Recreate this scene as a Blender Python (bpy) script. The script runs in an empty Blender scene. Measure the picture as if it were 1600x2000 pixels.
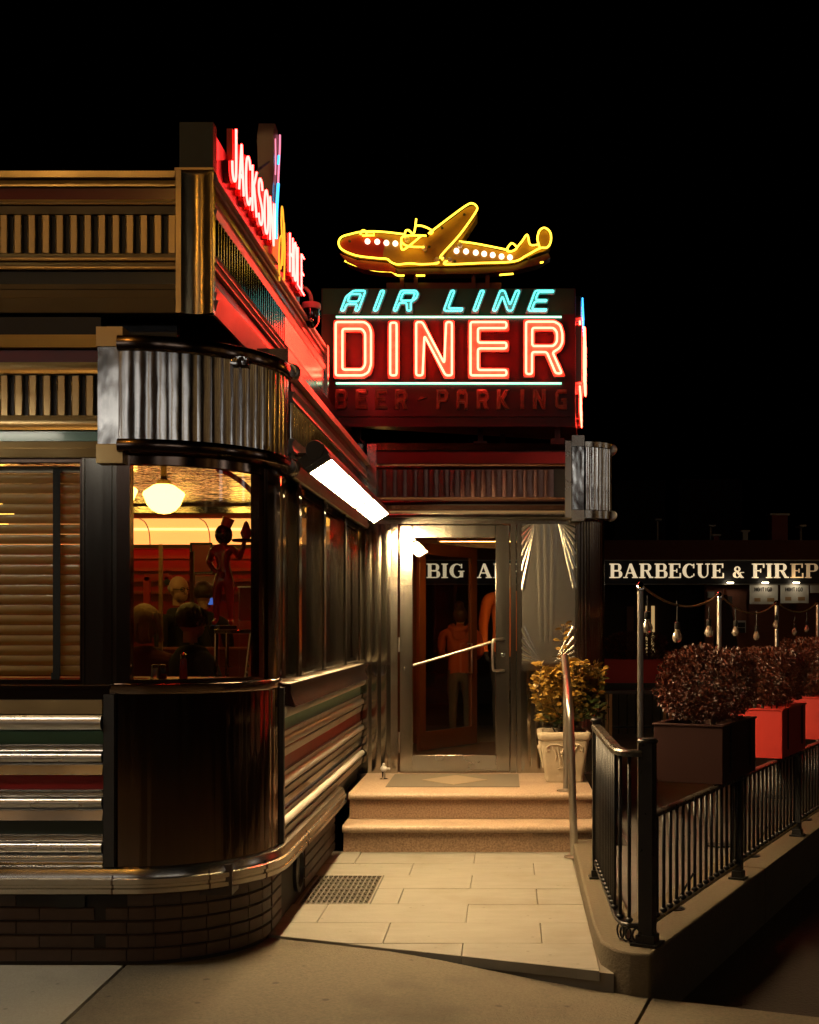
import bpy, bmesh, math, random
from mathutils import Vector, Matrix
from mathutils.geometry import tessellate_polygon
random.seed(7)
sc = bpy.context.scene
COL = sc.collection
R = math.radians

# ------------------------------------------------------------------ camera, world, exposure
CAMZ = 1.6
cam = bpy.data.objects.new('camera', bpy.data.cameras.new('camera'))
COL.objects.link(cam)
cam.location = (0, 0, CAMZ)
cam.rotation_euler = (R(90), 0, 0)
cam.data.sensor_fit = 'HORIZONTAL'
cam.data.sensor_width = 36
cam.data.lens = 54.0
cam.data.shift_x = -0.1175
cam.data.shift_y = 0.13875
cam.data.clip_start = 0.05
cam.data.clip_end = 500
sc.camera = cam

w = bpy.data.worlds.new('World')
sc.world = w
w.use_nodes = True
nt = w.node_tree
bg = nt.nodes['Background']
sky = nt.nodes.new('ShaderNodeTexSky')
sky.sky_type = 'NISHITA'
sky.sun_disc = False
sky.sun_elevation = R(-8)
sky.sun_rotation = R(200)
nt.links.new(sky.outputs['Color'], bg.inputs['Color'])
bg.inputs['Strength'].default_value = 0.02

sc.view_settings.view_transform = 'Standard'
sc.view_settings.look = 'None'
sc.view_settings.exposure = 0.0
sc.view_settings.gamma = 1.0
sc.view_settings.use_curve_mapping = False
sc.render.engine = 'CYCLES'
cy = sc.cycles
cy.use_denoising = True
cy.use_adaptive_sampling = True
cy.adaptive_threshold = 0.01
cy.max_bounces = 8
cy.diffuse_bounces = 3
cy.glossy_bounces = 5
cy.transmission_bounces = 6
cy.transparent_max_bounces = 12
cy.caustics_reflective = False
cy.caustics_refractive = False
cy.sample_clamp_indirect = 4.0
cy.sample_clamp_direct = 0.0

# ------------------------------------------------------------------ materials
def mat(name, col, rough=0.5, metal=0.0, emit=None, strength=1.0, spec=0.5, coat=0.0,
        noise=None, bump=None, rvar=None, trans=0.0, aniso=0.0, spots=None, stain=None):
    """noise=(scale, amount, colour2[, stretch]) mixes a second colour; bump=(scale, strength, distance[, stretch]);
    rvar=(scale, lo, hi[, stretch]) varies the roughness."""
    m = bpy.data.materials.new(name)
    m.use_nodes = True
    n = m.node_tree
    b = n.nodes['Principled BSDF']
    b.inputs['Base Color'].default_value = (*col, 1)
    b.inputs['Roughness'].default_value = rough
    b.inputs['Metallic'].default_value = metal
    b.inputs['Specular IOR Level'].default_value = spec
    b.inputs['Coat Weight'].default_value = coat
    b.inputs['Coat Roughness'].default_value = 0.12
    if aniso:
        b.inputs['Anisotropic'].default_value = aniso
        b.inputs['Anisotropic Rotation'].default_value = 0.25
        tg = n.nodes.new('ShaderNodeTangent')
        tg.direction_type = 'RADIAL'; tg.axis = 'Z'
        n.links.new(tg.outputs['Tangent'], b.inputs['Tangent'])
    if trans:
        b.inputs['Transmission Weight'].default_value = trans
    if emit:
        b.inputs['Emission Color'].default_value = (*emit, 1)
        b.inputs['Emission Strength'].default_value = strength
    def tex(scale, stretch, detail=4):
        tc = n.nodes.new('ShaderNodeTexCoord')
        mp = n.nodes.new('ShaderNodeMapping')
        mp.inputs['Scale'].default_value = stretch
        t = n.nodes.new('ShaderNodeTexNoise')
        t.inputs['Scale'].default_value = scale
        t.inputs['Detail'].default_value = detail
        t.inputs['Roughness'].default_value = 0.6
        n.links.new(tc.outputs['Object'], mp.inputs['Vector'])
        n.links.new(mp.outputs['Vector'], t.inputs['Vector'])
        return t.outputs['Fac']
    if noise:
        st = noise[3] if len(noise) > 3 else (1, 1, 1)
        f = tex(noise[0], st, 6)
        rp = n.nodes.new('ShaderNodeValToRGB')
        rp.color_ramp.elements[0].position = 0.5 - 0.22
        rp.color_ramp.elements[1].position = 0.5 + 0.22
        c2 = noise[2]
        rp.color_ramp.elements[0].color = (*col, 1)
        rp.color_ramp.elements[1].color = (*[a + (b2 - a) * noise[1] for a, b2 in zip(col, c2)], 1)
        n.links.new(f, rp.inputs['Fac'])
        n.links.new(rp.outputs['Color'], b.inputs['Base Color'])
    def mix_over(fac, colour):
        ln = b.inputs['Base Color'].links
        mx = n.nodes.new('ShaderNodeMix'); mx.data_type = 'RGBA'
        if ln: n.links.new(ln[0].from_socket, mx.inputs['A'])
        else: mx.inputs['A'].default_value = b.inputs['Base Color'].default_value
        mx.inputs['B'].default_value = (*colour, 1)
        n.links.new(fac, mx.inputs['Factor'])
        n.links.new(mx.outputs['Result'], b.inputs['Base Color'])
    if stain:                                       # (scale, colour, amount): broad blotches
        f = tex(stain[0], (1, 1, 1), 8)
        mr = n.nodes.new('ShaderNodeMapRange')
        mr.inputs['From Min'].default_value = 0.52; mr.inputs['From Max'].default_value = 0.70
        mr.inputs['To Max'].default_value = stain[2]
        n.links.new(f, mr.inputs['Value'])
        mix_over(mr.outputs['Result'], stain[1])
    if spots:                                       # (scale, size, colour, amount): trodden-in specks
        tc = n.nodes.new('ShaderNodeTexCoord')
        vo = n.nodes.new('ShaderNodeTexVoronoi')
        vo.inputs['Scale'].default_value = spots[0]
        n.links.new(tc.outputs['Object'], vo.inputs['Vector'])
        mr = n.nodes.new('ShaderNodeMapRange')
        mr.inputs['From Min'].default_value = spots[1]; mr.inputs['From Max'].default_value = spots[1] * 0.6
        mr.inputs['To Max'].default_value = spots[3]
        n.links.new(vo.outputs['Distance'], mr.inputs['Value'])
        mix_over(mr.outputs['Result'], spots[2])
    if bump:
        st = bump[3] if len(bump) > 3 else (1, 1, 1)
        f = tex(bump[0], st, 3)
        bn = n.nodes.new('ShaderNodeBump')
        bn.inputs['Strength'].default_value = bump[1]
        bn.inputs['Distance'].default_value = bump[2]
        n.links.new(f, bn.inputs['Height'])
        n.links.new(bn.outputs['Normal'], b.inputs['Normal'])
    if rvar:
        st = rvar[3] if len(rvar) > 3 else (1, 1, 1)
        f = tex(rvar[0], st, 5)
        mr = n.nodes.new('ShaderNodeMapRange')
        mr.inputs['From Min'].default_value = 0.3
        mr.inputs['From Max'].default_value = 0.7
        mr.inputs['To Min'].default_value = rvar[1]
        mr.inputs['To Max'].default_value = rvar[2]
        n.links.new(f, mr.inputs['Value'])
        n.links.new(mr.outputs['Result'], b.inputs['Roughness'])
    return m

def pane_mat(name, tint=(1, 1, 1), rough=0.0, ior=1.5):
    m = bpy.data.materials.new(name)
    m.use_nodes = True
    n = m.node_tree
    n.nodes.remove(n.nodes['Principled BSDF'])
    out = n.nodes['Material Output']
    tr = n.nodes.new('ShaderNodeBsdfTransparent')
    tr.inputs['Color'].default_value = (*tint, 1)
    gl = n.nodes.new('ShaderNodeBsdfGlossy')
    gl.inputs['Roughness'].default_value = rough
    fr = n.nodes.new('ShaderNodeFresnel')
    ge = n.nodes.new('ShaderNodeNewGeometry')
    mr = n.nodes.new('ShaderNodeMapRange')                  # the far side of a pane bends light the other way
    mr.inputs['To Min'].default_value = ior
    mr.inputs['To Max'].default_value = 1.0 / ior
    n.links.new(ge.outputs['Backfacing'], mr.inputs['Value'])
    n.links.new(mr.outputs['Result'], fr.inputs['IOR'])
    mx = n.nodes.new('ShaderNodeMixShader')
    n.links.new(fr.outputs['Fac'], mx.inputs['Fac'])
    n.links.new(tr.outputs['BSDF'], mx.inputs[1])
    n.links.new(gl.outputs['BSDF'], mx.inputs[2])
    n.links.new(mx.outputs['Shader'], out.inputs['Surface'])
    return m

def sheer_mat(name, col, through):
    m = bpy.data.materials.new(name)
    m.use_nodes = True
    n = m.node_tree
    b = n.nodes['Principled BSDF']
    b.inputs['Base Color'].default_value = (*col, 1)
    b.inputs['Roughness'].default_value = 0.22
    t = n.nodes.new('ShaderNodeBsdfTranslucent')
    t.inputs['Color'].default_value = (*col, 1)
    x = n.nodes.new('ShaderNodeMixShader')
    x.inputs['Fac'].default_value = through
    n.links.new(b.outputs['BSDF'], x.inputs[1]); n.links.new(t.outputs['BSDF'], x.inputs[2])
    n.links.new(x.outputs['Shader'], n.nodes['Material Output'].inputs['Surface'])
    return m
def glow(name, col, strength):
    return mat(name, tuple(min(1, c) for c in col), 0.3, emit=col, strength=strength)

M = {}
M['steel'] = mat('stainless_steel', (0.62, 0.57, 0.49), 0.27, 1.0, bump=(1.2, 0.02, 0.02), rvar=(4, 0.24, 0.31))
M['steel_strip'] = mat('pressed_steel_strip', (0.60, 0.55, 0.47), 0.22, 1.0, bump=(1.6, 0.06, 0.015), rvar=(4, 0.19, 0.27))
M['steel_front'] = mat('weathered_steel_cornice', (0.58, 0.43, 0.21), 0.36, 1.0, bump=(1.6, 0.06, 0.015), rvar=(5, 0.31, 0.42))
M['steel_wavy'] = mat('dented_mirror_steel', (0.62, 0.60, 0.56), 0.13, 1.0, bump=(4.0, 0.22, 0.03, (1, 1, 0.45)), rvar=(5, 0.11, 0.16))
M['steel_flat'] = mat('brushed_steel_sheet', (0.46, 0.42, 0.34), 0.13, 1.0, bump=(1.3, 0.08, 0.03, (1, 1, 0.5)), rvar=(6, 0.10, 0.15, (3, 3, 0.2)))
M['steel_ray'] = mat('embossed_ray_steel', (0.50, 0.46, 0.385), 0.24, 1.0, bump=(2.0, 0.12, 0.03))
M['steel_drum'] = mat('fluted_drum_steel', (0.62, 0.60, 0.57), 0.16, 1.0, bump=(5.0, 0.12, 0.03, (1, 1, 0.35)))
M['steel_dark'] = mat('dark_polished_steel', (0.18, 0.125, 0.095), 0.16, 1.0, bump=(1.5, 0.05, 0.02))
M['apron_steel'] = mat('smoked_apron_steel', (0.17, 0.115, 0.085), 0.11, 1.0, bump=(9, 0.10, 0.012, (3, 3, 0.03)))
M['steel_door'] = mat('satin_door_steel', (0.54, 0.49, 0.41), 0.16, 1.0, bump=(1.0, 0.06, 0.03), rvar=(6, 0.13, 0.19, (3, 3, 0.2)))
M['steel_side'] = mat('scuffed_lit_side_steel', (0.84, 0.78, 0.66), 0.36, 0.3, stain=(5, (0.55, 0.49, 0.39), 0.4), rvar=(6, 0.34, 0.46))  # paler than the front steel: floodlight put into the colour
M['dusty_steel'] = mat('dusty_ledge_steel', (0.42, 0.38, 0.31), 0.6, 0.5, noise=(12, 0.5, (0.30, 0.26, 0.20)))
M['steel_dim'] = mat('dark_red_brown_steel', (0.20, 0.11, 0.085), 0.24, 1.0, bump=(4.0, 0.3, 0.03, (1, 1, 0.45)))  # darker, redder base than the other cladding steel
M['corner_gold'] = mat('polished_corner_steel', (0.58, 0.45, 0.26), 0.22, 1.0, bump=(3.0, 0.3, 0.03, (1, 1, 0.4)))
M['cabinet_grey'] = mat('grey_green_cabinet_paint', (0.075, 0.08, 0.06), 0.5, noise=(8, 0.5, (0.05, 0.055, 0.04)))
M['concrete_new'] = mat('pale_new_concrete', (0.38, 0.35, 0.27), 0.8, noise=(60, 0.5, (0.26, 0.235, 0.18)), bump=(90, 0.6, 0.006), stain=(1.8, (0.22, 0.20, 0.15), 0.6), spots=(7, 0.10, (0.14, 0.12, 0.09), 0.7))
M['planter_shaded'] = mat('shaded_planter_paint', (0.032, 0.010, 0.008), 0.6, spec=0.2, noise=(8, 0.5, (0.026, 0.009, 0.007)))  # shade on the nearest box put into its paint colour
M['tube_steel'] = mat('round_handrail_steel', (0.66, 0.61, 0.53), 0.32, 1.0, rvar=(12, 0.27, 0.38))
M['chrome'] = mat('chrome', (0.75, 0.73, 0.7), 0.06, 1.0)
M['red_enamel'] = mat('red_enamel_band', (0.28, 0.012, 0.012), 0.3, 0.0, coat=0.4, noise=(7, 0.4, (0.18, 0.01, 0.01)))
M['green_enamel'] = mat('green_enamel_band', (0.10, 0.24, 0.17), 0.3, 0.0, coat=0.4, noise=(7, 0.4, (0.07, 0.17, 0.12)))
M['green_side'] = mat('lit_green_side_enamel', (0.28, 0.46, 0.34), 0.35, stain=(6, (0.18, 0.32, 0.24), 0.6))  # brighter copy of the front green, floodlight put into the colour
M['red_side'] = mat('lit_red_side_enamel', (0.48, 0.05, 0.03), 0.35, stain=(6, (0.26, 0.03, 0.02), 0.6))  # brighter copy of the front red, floodlight put into the colour
M['dark_green_enamel'] = mat('dark_green_enamel_band', (0.02, 0.032, 0.026), 0.35, 0.0, coat=0.3)
M['black_paint'] = mat('black_paint', (0.012, 0.011, 0.011), 0.4, bump=(60, 0.15, 0.004))
M['dark_metal'] = mat('dark_painted_metal', (0.03, 0.027, 0.024), 0.4, 0.0, rvar=(10, 0.3, 0.55))
M['iron'] = mat('black_wrought_iron', (0.012, 0.012, 0.013), 0.36, 0.0, spec=0.35, bump=(70, 0.35, 0.004), rvar=(20, 0.25, 0.45))
M['rail_iron'] = mat('worn_iron_top_rail', (0.05, 0.045, 0.035), 0.3, 0.3, bump=(60, 0.3, 0.004), rvar=(20, 0.2, 0.4))
M['brick_tile'] = mat('brown_base_brick', (0.085, 0.047, 0.033), 0.6, noise=(9, 0.7, (0.055, 0.03, 0.022)), bump=(30, 0.5, 0.006), stain=(5, (0.045, 0.03, 0.024), 0.7))
M['brick_tile_b'] = mat('dark_base_brick', (0.08, 0.048, 0.036), 0.6, noise=(9, 0.7, (0.05, 0.03, 0.024)), bump=(30, 0.5, 0.006))
M['brick_tile_c'] = mat('pale_base_brick', (0.10, 0.06, 0.042), 0.65, noise=(9, 0.7, (0.09, 0.055, 0.04)), bump=(30, 0.5, 0.006), stain=(6, (0.19, 0.16, 0.13), 0.5))
M['paving_mortar'] = mat('paving_mortar', (0.17, 0.15, 0.115), 0.9)
M['mortar'] = mat('dark_mortar', (0.035, 0.03, 0.027), 0.9)
M['granite'] = mat('pink_granite', (0.46, 0.30, 0.19), 0.55, noise=(85, 1.0, (0.17, 0.10, 0.06)), bump=(90, 0.3, 0.004), stain=(4, (0.16, 0.11, 0.07), 0.5))
M['granite_top'] = mat('worn_granite_tread', (0.50, 0.37, 0.25), 0.5, noise=(85, 0.8, (0.20, 0.13, 0.085)), bump=(90, 0.25, 0.003), stain=(3, (0.26, 0.18, 0.12), 0.5))
M['bluestone'] = mat('bluestone_paver', (0.255, 0.240, 0.198), 0.65, noise=(5, 0.7, (0.195, 0.183, 0.150), (1, 3, 1)), bump=(45, 0.3, 0.005), stain=(2.2, (0.17, 0.15, 0.11), 0.6), spots=(9, 0.10, (0.12, 0.10, 0.08), 0.6))
M['bluestone_b'] = mat('pale_bluestone_paver', (0.265, 0.248, 0.204), 0.68, noise=(4, 0.7, (0.20, 0.187, 0.152), (1, 3, 1)), bump=(45, 0.3, 0.005), stain=(2.2, (0.18, 0.155, 0.115), 0.6), spots=(8, 0.09, (0.12, 0.10, 0.08), 0.6))
M['concrete'] = mat('sidewalk_concrete', (0.20, 0.17, 0.115), 0.85, noise=(60, 0.7, (0.10, 0.085, 0.06)), bump=(90, 0.8, 0.008), stain=(1.6, (0.09, 0.075, 0.05), 0.7), spots=(7, 0.11, (0.06, 0.05, 0.035), 0.7))
M['concrete_b'] = mat('old_sidewalk_concrete', (0.18, 0.15, 0.098), 0.85, noise=(60, 0.7, (0.09, 0.075, 0.05)), bump=(90, 0.8, 0.008), stain=(1.3, (0.08, 0.065, 0.042), 0.7), spots=(6, 0.12, (0.055, 0.045, 0.03), 0.7))
M['kerb'] = mat('stained_kerb_concrete', (0.115, 0.09, 0.052), 0.85, noise=(40, 0.6, (0.08, 0.062, 0.036)), bump=(50, 0.7, 0.008), stain=(3, (0.08, 0.065, 0.04), 0.8))
M['asphalt'] = mat('asphalt', (0.05, 0.048, 0.045), 0.85, noise=(40, 0.6, (0.03, 0.03, 0.03)), bump=(120, 0.6, 0.006))
M['patio'] = mat('patio_slabs', (0.12, 0.11, 0.10), 0.7, noise=(6, 0.6, (0.07, 0.065, 0.06)), bump=(50, 0.4, 0.005))
M['terracotta'] = mat('pale_cast_stone', (0.44, 0.36, 0.25), 0.75, noise=(14, 0.6, (0.28, 0.22, 0.15)), bump=(60, 0.4, 0.005))
M['soil'] = mat('potting_soil', (0.03, 0.02, 0.014), 0.95, bump=(60, 1, 0.01))
M['wood'] = mat('varnished_wood', (0.11, 0.035, 0.010), 0.35, coat=0.3, noise=(5, 0.6, (0.06, 0.018, 0.006), (1, 1, 0.1)))
M['pale_wood'] = mat('pale_wood', (0.32, 0.19, 0.08), 0.5)
M['planter_box'] = mat('red_brown_planter_paint', (0.26, 0.03, 0.02), 0.5, noise=(8, 0.5, (0.17, 0.022, 0.015)))
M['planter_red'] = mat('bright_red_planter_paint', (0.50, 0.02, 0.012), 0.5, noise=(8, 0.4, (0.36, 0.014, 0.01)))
M['maroon'] = mat('maroon_sign_enamel', (0.085, 0.005, 0.004), 0.35, coat=0.15, noise=(4, 0.8, (0.04, 0.003, 0.002)))
M['sign_green'] = mat('green_sign_enamel', (0.03, 0.085, 0.045), 0.3, coat=0.4, noise=(4, 0.7, (0.016, 0.05, 0.026)))
M['letter_cream'] = mat('faded_cream_letter_face', (0.60, 0.40, 0.32), 0.4, noise=(22, 0.8, (0.36, 0.18, 0.12)))
M['letter_teal'] = mat('pale_teal_letter_face', (0.24, 0.38, 0.35), 0.4, noise=(22, 0.7, (0.10, 0.20, 0.18)))
M['letter_dull'] = mat('peeling_orange_letter_face', (0.36, 0.10, 0.045), 0.55, noise=(16, 1.0, (0.07, 0.012, 0.01)))
M['letter_steel'] = mat('letter_return_metal', (0.35, 0.30, 0.28), 0.4, 0.8)
M['plane_gold'] = mat('rusty_gold_sheet', (0.50, 0.30, 0.05), 0.42, 0.2, noise=(7, 0.8, (0.28, 0.14, 0.03)), bump=(9, 0.25, 0.01))
M['plane_red'] = mat('red_nose_paint', (0.45, 0.03, 0.015), 0.35, noise=(7, 0.6, (0.28, 0.02, 0.01)))
M['glass_tube'] = mat('unlit_glass_tube', (0.30, 0.16, 0.12), 0.12, coat=0.6)
M['lamp_front'] = glow('front_flood_diffuser', (1.0, 0.88, 0.70), 30.0)
M['lamp_over'] = glow('overhead_street_lens', (1.0, 0.57, 0.19), 46.0)
M['n_red'] = glow('red_neon', (1.0, 0.036, 0.019), 38.0)
M['n_pinkred'] = glow('cherry_neon', (1.0, 0.028, 0.024), 34.0)
M['n_added_rear'] = glow('added_rear_red_neon', (1.0, 0.035, 0.012), 26.0)  # added red light for the rear of the room
M['n_added'] = glow('added_red_neon', (1.0, 0.035, 0.012), 90.0)  # added red light behind the corner window head
M['n_teal'] = glow('turquoise_neon', (0.12, 0.85, 0.78), 2.3)
M['n_green'] = glow('mint_neon', (0.30, 1.0, 0.62), 1.9)
M['n_yellow'] = glow('yellow_neon', (1.0, 0.62, 0.035), 4.2)
M['n_amber'] = glow('amber_neon', (1.0, 0.45, 0.03), 1.3)
M['n_blue'] = glow('blue_neon', (0.05, 0.45, 1.0), 2.6)
M['n_blue_dim'] = glow('blue_screen_glow', (0.1, 0.25, 1.0), 0.5)
M['n_pink'] = glow('pink_neon', (1.0, 0.28, 0.42), 1.3)
M['n_bulb'] = glow('white_sign_bulb', (1.0, 0.78, 0.55), 3.0)
M['lamp_white'] = glow('flood_lamp_diffuser', (1.0, 0.70, 0.35), 190.0)
M['lamp_warm'] = glow('opal_lamp_glass', (1.0, 0.55, 0.085), 11.0)
M['lamp_vest'] = glow('vestibule_lamp_tube', (1.0, 0.42, 0.09), 85.0)
M['cove'] = glow('backlit_cream_panel', (1.0, 0.55, 0.13), 1.25)
M['cove_line'] = glow('cove_lamp_line', (1.0, 0.72, 0.3), 1.7)
M['added_lamp'] = glow('added_sign_lamp', (1.0, 0.82, 0.55), 30.0)  # added light below the shop sign
M['sodium'] = glow('sodium_lamp_lens', (1.0, 0.46, 0.07), 125.0)
M['led'] = glow('led_street_lens', (1.0, 0.95, 0.85), 60.0)
M['poster_glow'] = glow('lit_poster_panel', (1.0, 0.95, 0.86), 9.0)
M['shop_glow'] = glow('lit_shop_window', (1.0, 0.96, 0.90), 2.0)
M['amber_glow'] = glow('amber_room_window', (1.0, 0.62, 0.24), 0.45)
M['store_letter'] = glow('lamplit_cream_letter', (1.0, 0.78, 0.48), 0.7)  # lamplight on the letters put in as their own glow
M['store_letter_dim'] = glow('lamplit_dim_cream_letter', (1.0, 0.68, 0.36), 0.22)  # weaker glow where that lamplight falls off
M['glass'] = pane_mat('window_glass', (0.92, 0.93, 0.92))
M['glass_tint'] = pane_mat('bronze_tinted_glass', (0.80, 0.66, 0.52))
M['glass_side'] = pane_mat('dusty_side_window_glass', (0.55, 0.50, 0.45), 0.06)
M['bulb_glass'] = pane_mat('clear_bulb_glass', (0.9, 0.85, 0.78), 0.02)
M['letter_red'] = mat('halo_red_letter_channel', (0.42, 0.03, 0.02), 0.4)  # red base stands in for the halo of the neon
M['bulb_clear'] = mat('clear_bulb_shell', (0.50, 0.42, 0.33), 0.06, coat=1.0, trans=0.55)
M['blind'] = sheer_mat('cream_blind_slat', (0.52, 0.34, 0.14), 0.62)
M['ceiling_steel'] = mat('rippled_ceiling_steel', (0.6, 0.55, 0.5), 0.12, 1.0, bump=(4, 0.7, 0.05))
M['int_red'] = mat('red_laminate', (0.42, 0.02, 0.014), 0.35)
M['int_dark'] = mat('reddened_wall', (0.17, 0.018, 0.012), 0.6)  # red of the room light put into the wall colour
M['int_brown'] = mat('brown_trim', (0.16, 0.06, 0.02), 0.5)
M['int_floor'] = mat('dark_floor_tile', (0.06, 0.04, 0.03), 0.4)
M['cream'] = mat('cream_paint', (0.55, 0.47, 0.36), 0.6)
M['skin'] = mat('skin', (0.45, 0.26, 0.18), 0.55)
M['hair_dark'] = mat('dark_brown_hair', (0.045, 0.022, 0.012), 0.5, bump=(60, 1, 0.01, (1, 1, 0.2)))
M['hair_blond'] = mat('blond_hair', (0.34, 0.20, 0.09), 0.5, bump=(50, 1, 0.01, (1, 1, 0.2)))
M['hair_grey'] = mat('grey_hair', (0.28, 0.24, 0.21), 0.6)
M['cloth_black'] = mat('black_cloth', (0.014, 0.013, 0.013), 0.9)
M['cloth_maroon'] = mat('dark_red_cloth', (0.09, 0.012, 0.01), 0.9)
M['hoodie'] = mat('rust_hoodie_cloth', (0.40, 0.085, 0.03), 0.95, bump=(30, 0.5, 0.01))
M['sleeve'] = mat('orange_sweater_cloth', (0.72, 0.17, 0.035), 0.95, bump=(30, 0.5, 0.01))
M['leggings'] = mat('grey_leggings_cloth', (0.10, 0.09, 0.075), 0.9)
M['jeans'] = mat('dark_jeans_cloth', (0.025, 0.026, 0.03), 0.9)
M['shoe'] = mat('tan_shoe', (0.30, 0.20, 0.08), 0.6)
M['white_plastic'] = mat('white_plastic', (0.6, 0.58, 0.55), 0.4)
M['dome_black'] = mat('smoked_dome', (0.01, 0.01, 0.011), 0.05, coat=1.0)
M['mat_grey'] = mat('grey_inlaid_granite', (0.17, 0.145, 0.105), 0.6, noise=(120, 0.6, (0.10, 0.085, 0.06)))
M['mat_tan'] = mat('tan_inlaid_granite', (0.32, 0.25, 0.165), 0.55, noise=(120, 0.6, (0.22, 0.165, 0.11)))
M['far_brick'] = mat('far_brick', (0.22, 0.075, 0.04), 0.8, noise=(12, 0.8, (0.12, 0.04, 0.025), (1, 1, 6)))
M['far_dark'] = mat('far_dark_wall', (0.035, 0.022, 0.018), 0.8)
M['store_black'] = mat('black_sign_band', (0.006, 0.006, 0.006), 0.4)
M['poster'] = mat('white_store_poster', (0.55, 0.53, 0.48), 0.6)
M['ink'] = mat('dark_ink', (0.02, 0.02, 0.02), 0.6)
M['bark'] = mat('shrub_bark', (0.06, 0.04, 0.025), 0.9)
for k, (c, c2) in {'leaf_gold': ((0.38, 0.20, 0.028), (0.20, 0.13, 0.025)), 'leaf_green': ((0.07, 0.10, 0.025), (0.04, 0.06, 0.018)),
                   'leaf_olive': ((0.20, 0.13, 0.028), (0.11, 0.085, 0.022)), 'leaf_box': ((0.085, 0.018, 0.008), (0.045, 0.012, 0.006)),
                   'leaf_box_b': ((0.15, 0.032, 0.012), (0.08, 0.018, 0.008))}.items():  # box shrub leaves carry the red neon glow in their colour
    M[k] = mat(k, c, 0.42, noise=(9, 1.0, c2))

# ------------------------------------------------------------------ helpers
def P(px, py, d):
    return Vector(((px - 988) * d / 2400.0, d, CAMZ + (1222 - py) * d / 2400.0))

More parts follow.
